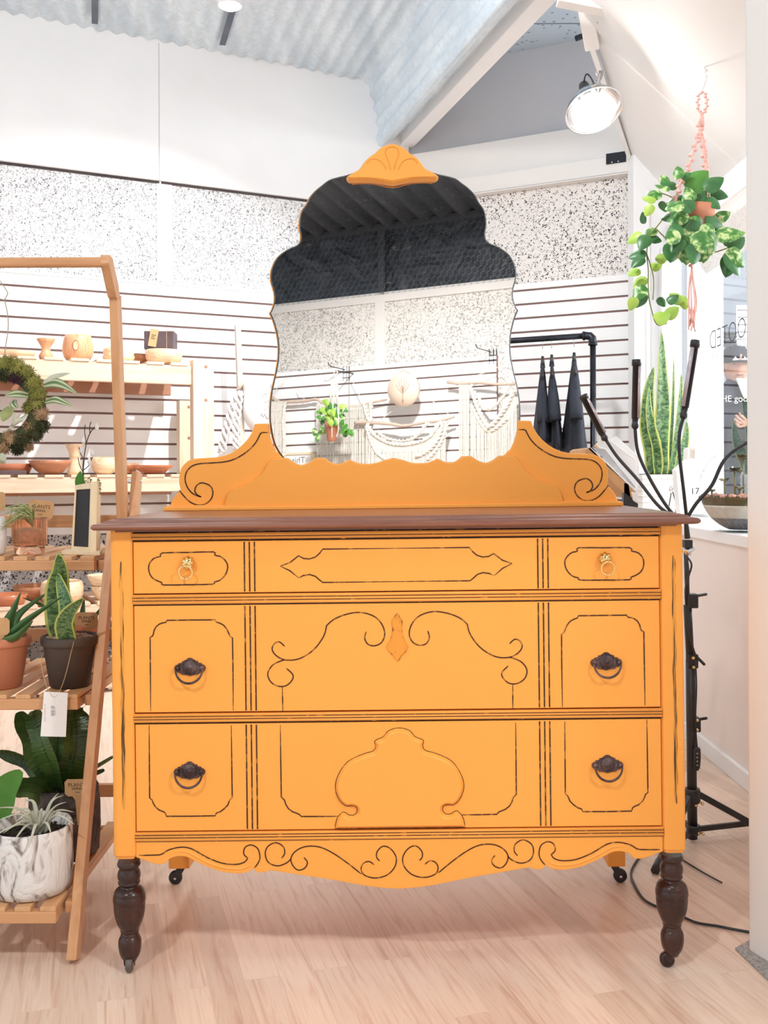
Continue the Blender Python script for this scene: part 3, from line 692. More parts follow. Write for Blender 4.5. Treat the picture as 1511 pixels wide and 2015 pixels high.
# bottom drawer
side3 = FL([(293, 1427), (293.5, 1500), (294, 1570), (299, 1574), (301, 1580), (305, 1587), (313, 1594), (322, 1597.5), (325, 1600), (327, 1606), (375, 1606), (423, 1605), (425, 1600), (433, 1597), (441, 1591), (448, 1583.5), (451.5, 1574), (456.5, 1569), (455.5, 1500), (454.6, 1427)])
cen3 = FL([(551, 1427), (552, 1500), (553, 1568), (559, 1574), (562, 1583), (567, 1591), (575, 1597), (588, 1602), (592.5, 1606.5), (630, 1606.5), (668, 1606)])
z1, z0 = F(268, 1426)[1], F(269, 1636)[1]
d3_, g = drawer(z1, z0, [side3, cen3], [False, False])
cc = F(785.5, 1530)[0]
mh = smooth(FL([(786, 1433), (775, 1434), (762.6, 1439.5), (754, 1450), (744, 1454.5)]), 3)[:-1] + smooth(FL([(744, 1454.5), (737, 1459), (739, 1468), (734, 1478), (714.6, 1484), (684, 1499), (666, 1524), (659.6, 1549), (666.6, 1572), (680, 1585), (692, 1584.5), (701, 1588), (702.5, 1597), (696, 1604), (686, 1604), (680, 1600), (674, 1598)]), 3)[:-1] + smooth(FL([(674, 1598), (665, 1607), (661, 1618), (659, 1629.6)]), 2)
mh[0] = (cc, mh[0][1]); med = mh + [(2 * cc - x, z) for x, z in mh[::-1][:-1]]
mb = MB()
def inset(pts, d):
    n = len(pts); out = []
    A = sum(pts[i][0] * pts[(i + 1) % n][1] - pts[(i + 1) % n][0] * pts[i][1] for i in range(n)); sg = 1 if A > 0 else -1
    for i in range(n):
        a, p, b_ = pts[i - 1], pts[i], pts[(i + 1) % n]; l1 = math.hypot(p[0] - a[0], p[1] - a[1]) or 1; l2 = math.hypot(b_[0] - p[0], b_[1] - p[1]) or 1
        n1 = (-(p[1] - a[1]) / l1, (p[0] - a[0]) / l1); n2 = (-(b_[1] - p[1]) / l2, (b_[0] - p[0]) / l2); mx_, mz_ = n1[0] + n2[0], n1[1] + n2[1]; l = math.hypot(mx_, mz_) or 1
        c_ = max(.5, l / 2); out.append((p[0] + mx_ / l * d / c_ * sg, p[1] + mz_ / l * d / c_ * sg))
    cr = lambda p, q, r: (q[0] - p[0]) * (r[1] - p[1]) - (q[1] - p[1]) * (r[0] - p[0])
    for _ in range(3):                                   # collapse little loops
        i = 0
        while i < n:
            for gap in range(12, 1, -1):
                j = i + gap; a, b_, c_, e = out[i], out[(i + 1) % n], out[j % n], out[(j + 1) % n]
                d1, d2, d3_, d4 = cr(c_, e, a), cr(c_, e, b_), cr(a, b_, c_), cr(a, b_, e)
                if d1 * d2 < 0 and d3_ * d4 < 0:
                    f = d1 / (d1 - d2); q = (a[0] + (b_[0] - a[0]) * f, a[1] + (b_[1] - a[1]) * f)
                    for k in range(i + 1, j + 1): out[k % n] = q
                    break
            i += 1
    return out
def tidy(pts, dmin=.0012):
    o = []
    for p in pts:
        if not o or math.hypot(p[0] - o[-1][0], p[1] - o[-1][1]) > dmin: o.append(p)
    while math.hypot(o[0][0] - o[-1][0], o[0][1] - o[-1][1]) < dmin: o.pop()
    return o
def bevelplate(mb, pts, y0, y1, d, mi=0):       # raised plate with a sloping edge from y0 (base) to y1 (front)
    pts = tidy(pts)
    i1 = inset(pts, d); n = len(pts); vs = [(x, y0, z) for x, z in pts] + [(x, y1 + (y0 - y1) * .12, z) for x, z in inset(pts, d * .72)] + [(x, y1, z) for x, z in i1]
    A = sum(pts[i][0] * pts[(i + 1) % n][1] - pts[(i + 1) % n][0] * pts[i][1] for i in range(n))
    fs = []
    for i in range(n):
        j = (i + 1) % n
        for k in (0, n): q = (i + k, j + k, j + n + k, i + n + k); fs.append(q if A > 0 else q[::-1])
    top = [2 * n + i for i in range(n) if math.hypot(i1[i][0] - i1[i - 1][0], i1[i][1] - i1[i - 1][1]) > 1e-6]; fs.append(tuple(top if A > 0 else top[::-1])); mb.add(vs, fs, mi)
bevelplate(mb, med, 0.0, -.0085, .0062)
mb.ribbon([(x, z) for x, z in inset(tidy(med), -.0006)], .0013, -.0005, 2, True)
mb.build('raised_medallion', ydark, d3_)
# bail pulls
def bail_pull(parent, px, py):
    x, z = F(px, py); k = .000955; mb = MB()
    hf = [(-31.5, -1), (-28, 4), (-24, 5), (-23, 7.5), (-16, 9), (-15.5, 12), (-10, 12.5), (-8, 14), (-4.5, 17.5), (0, 18.5)]
    hb = [(-30, -6), (-25, -11), (-20, -11.5), (-15.5, -15), (-8, -15.5), (0, -18)]
    out = [(a * k, b2 * k) for a, b2 in hf] + [(-a * k, b2 * k) for a, b2 in hf[::-1][1:]] + [(-a * k, b2 * k) for a, b2 in hb][0:5] + [(0, -18 * k)] + [(a * k, b2 * k) for a, b2 in hb[::-1][1:]]
    out = [(x + a, z + b2) for a, b2 in out]
    bevelplate(mb, out, 0, -.0028, .0015)
    mb.lathe([(.0, -.0072), (.0035, -.0066), (.0045, -.005), (.008, -.0058), (.0095, -.004), (.0125, -.0045), (.014, -.002)], (x, 0, z), 22, 0, 'y')
    for s_ in (-1, 1):
        mb.lathe([(.0, -.011), (.004, -.010), (.0052, -.006), (.004, -.0)], (x + s_ * 24.5 * k, 0, z - 1 * k), 12, 0, 'y')
        for a_, b2, r2 in ((-13, 7, 2.2), (-13, -8, 2.2), (-18, 4, 1.8), (-19, -6, 1.8), (-9, 13, 1.6), (-8, -13, 1.6), (-28, 2, 1.6)):
            mb.lathe([(.0, -.0046), (r2 * k * .7, -.004), (r2 * k, -.002)], (x - s_ * a_ * k, 0, z + b2 * k), 8, 0, 'y')
    pts = [(x + 26.5 * k * cos(a), -.0115 - .004 * sin(-a), z - 2 * k + 26.5 * k * 1.02 * sin(a)) for a in [pi + pi * q / 22 for q in range(23)]]
    mb.tube(pts, [.0016 + .0008 * sin(pi * q / 22) for q in range(23)], 8)
    return mb.build('bail_pull', M['bronze'], parent)
bail_pull(d2, 373.5, 1312.5); bail_pull(d2, 1192, 1301.5)
bail_pull(d3_, 372.5, 1516.5); bail_pull(d3_, 1194.5, 1503.5)
# apron
ap = FL([(268, 1687), (296, 1697.5), (306, 1700.6), (323, 1700.6), (332.5, 1691), (341, 1687), (353.6, 1685), (369, 1687.5), (400, 1702.6), (430, 1714), (461, 1719), (484, 1717), (497.6, 1709.5), (503, 1715.5), (512, 1717.5), (522.6, 1716), (534, 1713.5), (584, 1721), (650, 1731), (720, 1743.5), (760, 1748)])
ap = [ap[0]] + smooth(ap[1:4], 1) + smooth(ap[4:13], 4) + smooth(ap[13:], 3)
zt_ = F(269, 1654)[1]
out = [(xl1, zt_), (xl1, ap[0][1])] + ap[1:]
full = out + [(XC, F(789, 1749)[1])] + mir(out)[::-1]
g = MB(); g.prism(full, .0, .018, 0)
l1 = smooth(FL([(273, 1683), (300, 1682.5), (317, 1681), (330.6, 1672.6), (353.6, 1667), (376.6, 1670), (407, 1687), (438, 1698.7), (465, 1700.6), (481, 1696), (487, 1688)]), 3) + smooth(FL([(487, 1688), (479, 1680), (482, 1667), (494, 1662.5), (507, 1670), (511, 1687), (507, 1698.7), (499.5, 1708)]), 3)
l2 = smooth(FL([(553, 1689), (559.5, 1679.5), (557, 1666), (542, 1658), (526, 1666), (521.5, 1681), (528, 1697), (545.6, 1703.7), (563, 1698), (573, 1689)]), 4)
l3 = smooth(FL([(597.4, 1687), (604.5, 1697), (599, 1708), (586, 1712), (575.5, 1702.6), (572, 1689), (580, 1675.7), (599, 1666), (626, 1666), (653, 1677.6), (684, 1698.7), (710.7, 1720)]), 4)
l4 = smooth(FL([(735.7, 1701.8), (726, 1695), (714.6, 1698.7), (710, 1710), (716.5, 1721.8), (737.6, 1727.5), (760.6, 1721.8), (776, 1706), (779, 1687), (768, 1670), (753, 1665), (741.5, 1675.7), (740.7, 1687), (746.5, 1694)]), 4)
for L in (l1, l2, l3, l4):
    for q in (L, mir(L)): g.ribbon(q, GW * .8, -.0005, 2, taper=True)
# raised ridge along the outer scroll
edge_ = [p for p in ap if p[0] < F(500, 1700)[0]]
rd_ = g
low = smooth(FL([(330, 1688), (341, 1679), (354, 1675.5), (372, 1678.5), (403, 1695), (434, 1706.5), (463, 1710), (483, 1707), (495, 1698), (501, 1686), (497, 1672)]), 4)
for q in (low, mir(low)): rd_.tube([(x, .0035, z) for x, z in q], [.0045 * (1 - abs(2 * i / (len(q) - 1) - 1) ** 4 * .5) for i in range(len(q))], 10)
g.build('apron', ydark, dr, bevel=.0012)
# turned front legs
prof = [(0, 140, 283), (1, 141, 300), (2, 150, 318), (3, 152, 340), (4, 146, 352), (5, 142, 360), (6, 130, 372), (7, 124, 390), (8, 132, 410), (9, 144, 435), (10, 150, 470), (11, 147, 510), (12, 136, 545), (13, 133, 552), (14, 142, 562), (15, 143, 580), (16, 138, 592), (17, 118, 602), (18, 117, 622), (19, 128, 632), (20, 150, 645), (21, 178, 668), (22, 196, 695), (23, 200, 715), (24, 197, 722), (25, 205, 735), (26, 212, 765), (27, 213, 810), (28, 208, 835), (29, 204, 843), (30, 206, 855), (31, 205, 900), (32, 200, 960), (33, 190, 1020), (34, 172, 1080), (35, 148, 1140), (36, 128, 1180), (37, 118, 1192), (38, 122, 1200), (39, 122, 1212), (40, 110, 1220), (41, 108, 1238), (42, 116, 1246), (43, 119, 1260), (44, 117, 1272), (45, 124, 1280), (46, 140, 1310), (47, 149, 1345), (48, 150, 1400), (49, 148, 1440), (50, 138, 1500), (51, 118, 1550), (52, 95, 1585), (53, 82, 1605), (54, 60, 1615)]
kz = 220 / 1478.0
def leg(cxp, lead, caster_ang):
    c = F(cxp, 1800, .025); pr = []
    zt0 = F(254.5, 1650 + 281 * kz, .025)[1]
    for _, r_, y_ in prof: pr.append((r_ * kz * (DY + .025) / FPX, zt0 - (y_ - 283) * kz * (DY + .025) / FPX))
    mb = MB(); mb.lathe(pr[::-1], (c[0], .025, 0), 40)
    o = mb.build('leg', M['darkwood'], dr)
    zb = pr[-1][1] + .002
    # caster: stem, fork, wheel; wheel touches the floor
    wr = .0140; low = .0 - c[0] * sin(-th) + .0005
    mb = MB(); mb.lathe([(.011, 0), (.013, .004), (.011, .009)], (c[0], .025, zb - .003), 16)
    ca = caster_ang; fx, fy = cos(ca), sin(ca); sx, sy = -fy, fx
    wc = Vector((c[0] + fx * .010, .025 + fy * .010, low + wr))
    for s_ in (-1, 1):
        mb.bar((c[0] + sx * s_ * .0085, .025 + sy * s_ * .0085, zb + .003), (wc.x + sx * s_ * .0095, wc.y + sy * s_ * .0095, wc.z), .012, .0022, up=(sx, sy, 0))
    co = mb.build('caster_fork', M['bronze'], o, bevel=.0005)
    mw = MB(); ring = [(.003, -.0065), (wr - .003, -.0068), (wr, -.004), (wr, .004), (wr - .003, .0068), (.003, .0065)]
    vs = []; seg = 24
    for r_, a_ in ring:
        for k in range(seg):
            t_ = 2 * pi * k / seg; vs.append(wc + Vector((fx * r_ * cos(t_) + sx * a_, fy * r_ * cos(t_) + sy * a_, r_ * sin(t_))))
    fs = [(i * seg + k, i * seg + (k + 1) % seg, (i + 1) * seg + (k + 1) % seg, (i + 1) * seg + k) for i in range(5) for k in range(seg)] + [tuple(range(seg))[::-1], tuple(5 * seg + k for k in range(seg))]
    mw.add(vs, fs, 0, True); mw.build('caster_wheel', M['darkwood'] if lead else pbr('grey_worn_wheel', (.16, .13, .11), (.10, .08, .07), 20, .4), o)
leg(254.5, False, -1.45); leg(1321.5, True, 2.95)
# rear legs, yellow blocks on casters
for cxp, dxp, ca in ((353, 40, 2.6), (1210, 34, -.5)):
    x0, _ = F(cxp - 18, 1700, .42); x1, z_ = F(cxp + dxp - 18, 1703 if cxp < 700 else 1699, .42)
    mb = MB(); mb.slab([(x0, .40), (x1, .40), (x1 + .004, .455), (x0, .455)], z_, zc0)
    o = mb.build('rear_leg', [M['yel']], dr, bevel=.002)
    mb = MB(); cx0 = (x0 + x1) / 2; wr = .0155; low = .0 - cx0 * sin(-th); s_ = -1 if cxp < 700 else 1
    mb.lathe([(.010, -.002), (.010, .003)], (cx0, .43, z_ - .002), 12); wx = cx0 + s_ * .012
    for sy in (-.008, .008): mb.bar((cx0 - s_ * .004, .42 + sy, z_), (wx, .42 + sy, low + wr), .016, .002, up=(0, 1, 0))
    mb.lathe([(.004, -.0075), (.006, -.006), (wr - .003, -.006), (wr, -.003), (wr, .004), (wr - .003, .006), (.004, .006)], (wx, .42, low + wr), 24, 0, 'y')
    mb.lathe([(.0, -.0095), (.003, -.009), (.0035, -.006)], (wx, .42, low + wr), 10, 1, 'y')
    mb.build('caster_wheel', [M['black'], M['chrome']], o)
# top
tl, tr_ = F(178, 1040, -.03)[0], F(1378, 1022, -.03)[0]
ztp = F(180, 1031.5, -.03)[1]; zbt = F(180, 1045, -.03)[1]; zup = F(215, 1024, -.015)[1]
mb = MB()
def ogee_slab(mb, x0, x1, yf, yb, prof_, mi=0):         # prof_: list of (inset, z) from bottom to top
    vs = []
    for ins, z in prof_: vs += [(x0 + ins, yf + ins, z), (x1 - ins, yf + ins, z), (x1 - ins, yb, z), (x0 + ins, yb, z)]
    fs = [(3, 2, 1, 0)]; n = len(prof_)
    for i in range(n - 1):
        for k in range(4): a = i * 4 + k; b_ = i * 4 + (k + 1) % 4; fs.append((a, b_, b_ + 4, a + 4))
    fs.append(tuple((n - 1) * 4 + k for k in range(4))); mb.add(vs, fs, mi)
h1 = ztp - zbt
ogee_slab(mb, tl, tr_, -.032, .47, [(.010, zbt), (.004, zbt + .001), (.0005, zbt + h1 * .3), (0, zbt + h1 * .5), (.001, zbt + h1 * .75), (.004, ztp - .001), (.012, ztp + .0005), (.016, ztp + .0012), (.017, ztp + .003), (.020, zup - .003), (.0235, zup - .001), (.028, zup), (.034, zup + .0005), (.036, zup + .002)])
tp = mb.build('top', [M['mahog']], dr)
mb = MB(); mb.box((xl1 - .03, -.010, zbt - .004), (2 * XC - xl1 + .03, .02, zbt + .001), 0); mb.build('top_molding', [M['mahog']], dr, bevel=.001)
zTOP = zup + .002
# backboard
BD = .40
bz0 = zTOP
mb = MB(); a = F(321, 1008, BD - .02)[0]; b_ = F(1226, 998, BD - .02)[0]; zb1 = F(330, 996, BD - .02)[1]
mb.box((a, BD - .02, bz0), (b_, BD + .02, zb1 - .002)); 
mb.box((a + .008, BD - .014, zb1 - .003), (b_ - .008, BD + .02, zb1 + .001))
mb.build('backboard_base', [M['yel'], M['groove']], dr, bevel=.003)
oL = [(334, 997), (337, 986), (343, 976), (351, 968), (355, 965)] ; 
sp_ = smooth([(355, 965), (352, 950), (353, 930), (361, 914), (376, 904), (400, 901), (425, 899.5), (450, 893), (472, 879), (488, 862), (497, 846), (500, 836)], 3)
half = FL(oL[:-1] + sp_, BD) + FL([(500.5, 834), (527, 833)], BD)
XB = F(773.5, 900, BD)[0]
cutL = FL([(528, 850), (533, 870), (541, 887), (556, 901), (560, 915)], BD)
full = half + cutL + [(2 * XB - x, z) for x, z in (half + cutL)[::-1]]
g = MB(); g.prism(full, BD, BD + .018); yb_ = BD - .0006
sc_a = smooth(FL([(527, 851), (516, 851), (512, 853)], BD), 1) + smooth(FL([(512, 853), (502, 872), (485, 889), (462, 903), (440, 909), (415, 911), (392, 912.5), (376, 918), (366, 930), (364, 945), (369, 960), (380, 972), (396, 978)], BD), 3) 
sc_b = smooth(FL([(396, 978), (388, 974), (383, 966), (386, 956), (394, 950.5), (404, 951.5), (414, 957), (418.5, 968), (416, 980), (408, 989), (396, 994), (382, 992), (370, 985), (358, 972), (352, 964)], BD), 3)
foot = FL([(345, 996), (400, 996), (440, 996)], BD)
for L in (sc_a, sc_b): 
    for q in (L, [(2 * XB - x, z) for x, z in L]): g.ribbon(q, .0030, yb_, 2, taper=True)
g.build('scroll_back', ydark, dr, bevel=.0022)
# scalloped centre panel
cs = [(441, 997), (442, 985), (446, 972), (454, 963), (472, 957), (490, 949), (506, 938), (518, 924), (526, 909), (534, 901), (548, 901), (565, 901)]
cs2 = smooth([(565, 901), (578, 910), (592, 914.5), (606, 910), (620, 900.5)], 3) + [(638, 900.5)] + smooth([(638.5, 900.5), (648, 908), (660, 912.5), (672, 911), (686, 904)], 3) + smooth([(687, 904), (696, 908), (707, 911.5), (724, 912.5), (740, 910.5), (757, 904.5), (773, 901.5), (780, 901)], 3)
ch = FL(smooth(cs[:9], 2)[:-1] + cs[8:-1] + cs2, BD - .012)
ch[-1] = (XB, ch[-1][1]); full = ch + [(2 * XB - x, z) for x, z in ch[::-1][1:]]
mb = MB(); bevelplate(mb, full, BD - .001, BD - .014, .003); mb.prism(inset(tidy(full), .001), BD - .002, BD + .0, 0)
g = mb; L = FL([(443, 996), (444, 985), (448, 973.5), (456, 965)], BD - .012)
for q in (L, [(2 * XB - x, z) for x, z in L]): g.ribbon(q, .0028, BD - .0050, 1, taper=True)
g.build('scalloped_panel', ydark, dr)
# mirror
mo = [(680, 336), (663, 340), (645.6, 345.5), (632, 356), (620, 365.6), (608, 379), (600, 394.7), (591, 408), (587, 424), (586, 442), (589, 458), (588, 469), (582, 476.6), (573, 482), (562, 485.7), (551, 493), (542, 502), (535, 513), (531, 525.7), (529.5, 547.6), (535.7, 569.4), (537, 587.6), (532, 605.8), (527.5, 613), (536, 633), (543.7, 665.5), (544.8, 698), (540, 731), (532.8, 764), (529, 793), (529, 829), (534.6, 862), (541, 880), (552.8, 898.5), (566, 915), (590, 928), (640, 930)]
top_m = [(774, 318), (740, 320), (705, 328)]
sgm = [top_m[::1]]
mo = top_m + mo
hm = []
hm += smooth(mo[:mo.index((582, 476.6))], 3); hm += smooth([(588, 469), (582, 476.6), (562, 485.7), (542, 502), (531, 525.7), (529.5, 547.6), (535.7, 569.4), (537, 587.6), (532, 605.8), (527.5, 613)], 3)[:-1]; hm += smooth(mo[mo.index((527.5, 613)):], 3)
XM = F(774.5, 600, BD)[0]
hl = FL(hm, BD); hl[0] = (XM, hl[0][1]); mo_full = tidy(hl + [(2 * XM - x, z) for x, z in hl[::-1][:-1]])
# tilt the mirror back slightly about its foot
z_piv = MP.z
def tiltv(o):
    o.matrix_parent_inverse = Matrix.Identity(4)
    o.matrix_local = Matrix.Translation((0, BD + .005, z_piv)) @ Matrix.Rotation(-MT, 4, 'X') @ Matrix.Translation((0, -BD - .005, -z_piv)); return o
mb = MB(); fi = inset(mo_full, .0035)
A_ = [(x, BD + .0048, z) for x, z in fi]; n = len(A_); mb.add(A_, [tuple(range(n)) if sum(fi[i][0] * fi[(i + 1) % n][1] - fi[(i + 1) % n][0] * fi[i][1] for i in range(n)) > 0 else tuple(range(n))[::-1]])
mg = tiltv(mb.build('mirror_glass', [M['mirror']], dr))
mb = MB(); bevelplate(mb, mo_full, BD + .0085, BD + .0052, .003); tiltv(mb.build('mirror_edge', [M['mirroredge']], dr))
bk = [(x - .0032, z) for x, z in inset(mo_full, .0008)]
mb = MB(); mb.prism(bk, BD + .009, BD + .022); tiltv(mb.build('mirror_backing', [M['yel']], dr, bevel=.002))
mb = MB()
for s_ in (-1, 1): mb.bar((XM + s_ * .16, BD + .036, bz0), (XM + s_ * .16, BD + .036 + .025, F(700, 500, BD)[1]), .04, .02, up=(0, 1, 0))
mb.build('mirror_support', [M['yel']], dr)
# crest
cr = smooth([(774, 273.5), (764, 275), (754.8, 278.5), (745, 284), (736.6, 292.8), (727, 299), (718, 307), (711, 317), (704, 326), (693, 332), (683, 338), (679.5, 343.5), (683, 348.5)], 2) + smooth([(686, 350), (710, 349.5), (736.6, 350.5), (757, 354), (774, 356.5)], 2)
hc = FL(cr, BD - .01); hc[0] = (XM, hc[0][1]); hc[-1] = (XM, hc[-1][1]); crf = hc + [(2 * XM - x, z) for x, z in hc[::-1][1:-1]]
crf = tidy(crf[::-1])
mb = MB(); bevelplate(mb, crf, BD - .001, BD - .017, .006); mb.prism(inset(crf, .0005), BD - .002, BD + .012)
tear = smooth(FL([(768, 329), (766, 318), (762, 307), (758, 296), (760, 287), (768, 282.5), (774, 282)], BD - .017), 4)
tear[-1] = (XM, tear[-1][1])
le = smooth(FL([(722, 316), (726, 309), (736, 306.5), (747, 310), (755, 318), (759, 328)], BD - .017), 4)
low = FL([(690, 345), (712, 343.5), (737, 345), (757, 350), (774, 352)], BD - .017); low[-1] = (XM, low[-1][1])
g = mb
for L in (tear, le, smooth(low, 3)):
    for q in (L, [(2 * XM - x, z) for x, z in L]): g.tube([(x, BD - .0172, z) for x, z in q], .0011, 10, 3, cap=False)
cr_o = tiltv(g.build('crest', ydark, dr))
tag(cr_o, 'carved shell crest at the top of the mirror')
# ================================================================== MATERIALS FOR SMALL THINGS
M['bamboo'] = wood('bamboo', (.62, .33, .16), (.52, .25, .11), 'x', .42, 7)
M['bambooz'] = wood('bamboo_upright', (.64, .35, .175), (.54, .265, .12), 'z', .42, 7)
M['bambooy'] = wood('bamboo_slat', (.66, .38, .19), (.55, .28, .13), 'y', .42, 7)
M['pine'] = wood('pale_pine', (.76, .58, .43), (.66, .44, .30), 'x', .6, 6)
M['pinez'] = wood('pale_pine_post', (.80, .66, .50), (.72, .52, .36), 'z', .6, 6)
M['pined'] = wood('shaded_brown_pine', (.40, .20, .125), (.32, .15, .09), 'x', .6, 6)  # shade of the rear boards put into a browner pine; screw heads share it
M['turn1'] = wood('turned_orange_wood', (.76, .40, .22), (.60, .27, .13), 'z', .35, 10)
M['turn2'] = wood('turned_pale_wood', (.82, .62, .42), (.66, .38, .20), 'x', .35, 8)
M['turn3'] = wood('turned_red_wood', (.50, .17, .08), (.36, .11, .05), 'x', .3, 8)
M['turn4'] = wood('turned_copper_wood', (.48, .20, .10), (.34, .13, .06), 'x', .3, 8)
M['plum'] = pbr('dark_plum_wood', (.075, .045, .05), (.11, .07, .075), 20, .5)
M['kraft'] = pbr('kraft_card', (.62, .37, .18), (.56, .32, .15), 30, .8)
M['ink'] = pbr('dark_ink', (.06, .03, .02), (.05, .025, .018), 5, .8)
M['terra'] = pbr('terracotta', (.56, .22, .12), (.47, .175, .095), 9, .75, bump=.1)
M['darkpot'] = pbr('dark_clay', (.085, .062, .052), (.055, .038, .032), 9, .7, bump=.15)
M['gravel'] = pbr('pink_gravel', (.62, .40, .33), (.22, .12, .10), 120, .8, lo=.4, hi=.6)
M['soil'] = pbr('dark_soil', (.018, .013, .010), (.05, .035, .025), 90, .95, bump=.6)
M['twine'] = pbr('jute_twine', (.55, .40, .24), (.45, .32, .18), 60, .9)
M['card'] = pbr('white_card', (.86, .85, .84), (.83, .82, .81), 6, .7)
M['pencil'] = pbr('grey_pencil', (.35, .35, .37), (.3, .3, .32), 5, .8)
M['palewood'] = wood('pale_basswood', (.80, .66, .45), (.74, .57, .36), 'z', .55, 8)
M['chalk'] = pbr('chalkboard_black', (.022, .022, .026), (.032, .032, .036), 6, .6)
M['cotton'] = pbr('natural_cotton', (.82, .78, .72), (.72, .67, .60), 60, .9, bump=.3)
M['cottonw'] = pbr('white_cotton', (.86, .85, .85), (.80, .79, .79), 30, .9, bump=.3)
M['drift'] = wood('driftwood', (.56, .44, .36), (.40, .30, .24), 'x', .8, 9)
M['air'] = pbr('silvery_airplant', (.60, .60, .50), (.44, .47, .36), 12, .7)
M['airg'] = pbr('green_airplant', (.30, .36, .14), (.46, .46, .24), 14, .6)
M['moss'] = pbr('green_moss', (.34, .33, .09), (.20, .21, .05), 40, .95)
M['mossd'] = pbr('dark_moss', (.075, .085, .03), (.035, .04, .018), 40, .95)
M['lichen'] = pbr('tan_lichen', (.50, .34, .20), (.38, .24, .13), 50, .95)
M['purple'] = pbr('dark_purple_flower', (.05, .018, .035), (.09, .03, .06), 40, .9)
M['aloe'] = pbr('aloe_green', (.035, .115, .03), (.06, .17, .05), 9, .35, stretch=(1, 1, 1))
M['fern'] = pbr('dark_fern_green', (.028, .075, .010), (.075, .15, .028), 9, .3)
M['leafg'] = pbr('fresh_green', (.06, .22, .03), (.10, .30, .05), 8, .4)
M['stem'] = pbr('vine_stem', (.20, .26, .08), (.26, .24, .10), 9, .6)
def uvmat(name, build):
    m, t, b = nt(name); uv = N(t, 'ShaderNodeUVMap'); sx = N(t, 'ShaderNodeSeparateXYZ'); t.links.new(uv.outputs[0], sx.inputs[0]); build(t, b, uv.outputs[0], sx.outputs[0], sx.outputs[1]); return m
def _snake(t, b, uv, u, v):
    b.inputs['Roughness'].default_value = .38
    mp = N(t, 'ShaderNodeMapping'); mp.inputs['Scale'].default_value = (1.0, 13, 1); t.links.new(uv, mp.inputs[0])
    n = N(t, 'ShaderNodeTexNoise', Scale=2.2, Detail=4, Distortion=1.6); t.links.new(mp.outputs[0], n.inputs['Vector'])
    c = ramp(t, n.outputs[0], [(.40, (.025, .085, .028)), (.50, (.10, .21, .075)), (.60, (.19, .31, .12))])
    a = N(t, 'ShaderNodeMath', operation='SUBTRACT'); t.links.new(u, a.inputs[0]); a.inputs[1].default_value = .5
    a2 = N(t, 'ShaderNodeMath', operation='ABSOLUTE'); t.links.new(a.outputs[0], a2.inputs[0])
    mx = N(t, 'ShaderNodeMixRGB'); t.links.new(ramp(t, a2.outputs[0], [(.40, 0.), (.43, 1.)]), mx.inputs[0]); t.links.new(c, mx.inputs[1]); mx.inputs[2].default_value = (.50, .56, .13, 1)
    t.links.new(mx.outputs[0], b.inputs['Base Color'])
M['snake'] = uvmat('snake_plant_leaf', _snake)
def _potho(t, b, uv, u, v):
    b.inputs['Roughness'].default_value = .35
    v_ = coords(t); n = N(t, 'ShaderNodeTexNoise', Scale=42, Detail=4, Distortion=.8); t.links.new(v_, n.inputs['Vector'])
    c = ramp(t, n.outputs[0], [(.44, (.055, .20, .045)), (.52, (.16, .36, .08)), (.60, (.56, .68, .32))])
    t.links.new(c, b.inputs['Base Color']); b.inputs['Subsurface Weight'].default_value = 0
M['pothos'] = uvmat('marbled_pothos_leaf', _potho)
M['pothosd'] = pbr('deep_green_pothos_leaf', (.035, .13, .04), (.06, .20, .06), 20, .35)
M['pothosl'] = pbr('yellow_green_pothos_leaf', (.40, .58, .10), (.30, .50, .08), 20, .4)
def _stripe(t, b, uv, u, v):
    b.inputs['Roughness'].default_value = .4
    a = N(t, 'ShaderNodeMath', operation='SUBTRACT'); t.links.new(u, a.inputs[0]); a.inputs[1].default_value = .5
    a2 = N(t, 'ShaderNodeMath', operation='ABSOLUTE'); t.links.new(a.outputs[0], a2.inputs[0])
    t.links.new(ramp(t, a2.outputs[0], [(.10, (.09, .17, .06)), (.20, (.50, .52, .33)), (.34, (.50, .52, .33)), (.42, (.10, .19, .08))]), b.inputs['Base Color'])
def _fern(t, b, uv, u, v):
    b.inputs['Roughness'].default_value = .32
    a = N(t, 'ShaderNodeMath', operation='SUBTRACT'); t.links.new(u, a.inputs[0]); a.inputs[1].default_value = .5
    a2 = N(t, 'ShaderNodeMath', operation='ABSOLUTE'); t.links.new(a.outputs[0], a2.inputs[0])
    v_ = coords(t); n = N(t, 'ShaderNodeTexNoise', Scale=14, Detail=4); t.links.new(v_, n.inputs['Vector'])
    c = ramp(t, n.outputs[0], [(.35, (.022, .060, .010)), (.6, (.060, .125, .026)), (.8, (.12, .19, .045))])
    mx = N(t, 'ShaderNodeMixRGB'); t.links.new(ramp(t, a2.outputs[0], [(.012, .9), (.035, 0.)]), mx.inputs[0]); t.links.new(c, mx.inputs[1]); mx.inputs[2].default_value = (.012, .03, .008, 1)
    t.links.new(mx.outputs[0], b.inputs['Base Color'])
    mp = N(t, 'ShaderNodeMapping'); mp.inputs['Scale'].default_value = (1.5, 22, 1); t.links.new(uv, mp.inputs[0]); n2 = N(t, 'ShaderNodeTexNoise', Scale=1.6, Detail=2); t.links.new(mp.outputs[0], n2.inputs['Vector'])
    bp = N(t, 'ShaderNodeBump', Strength=.5, Distance=.006); t.links.new(n2.outputs[0], bp.inputs['Height']); t.links.new(bp.outputs[0], b.inputs['Normal'])
M['fern'] = uvmat('fern_leaf', _fern)
M['stripe'] = uvmat('striped_wreath_leaf', _stripe)

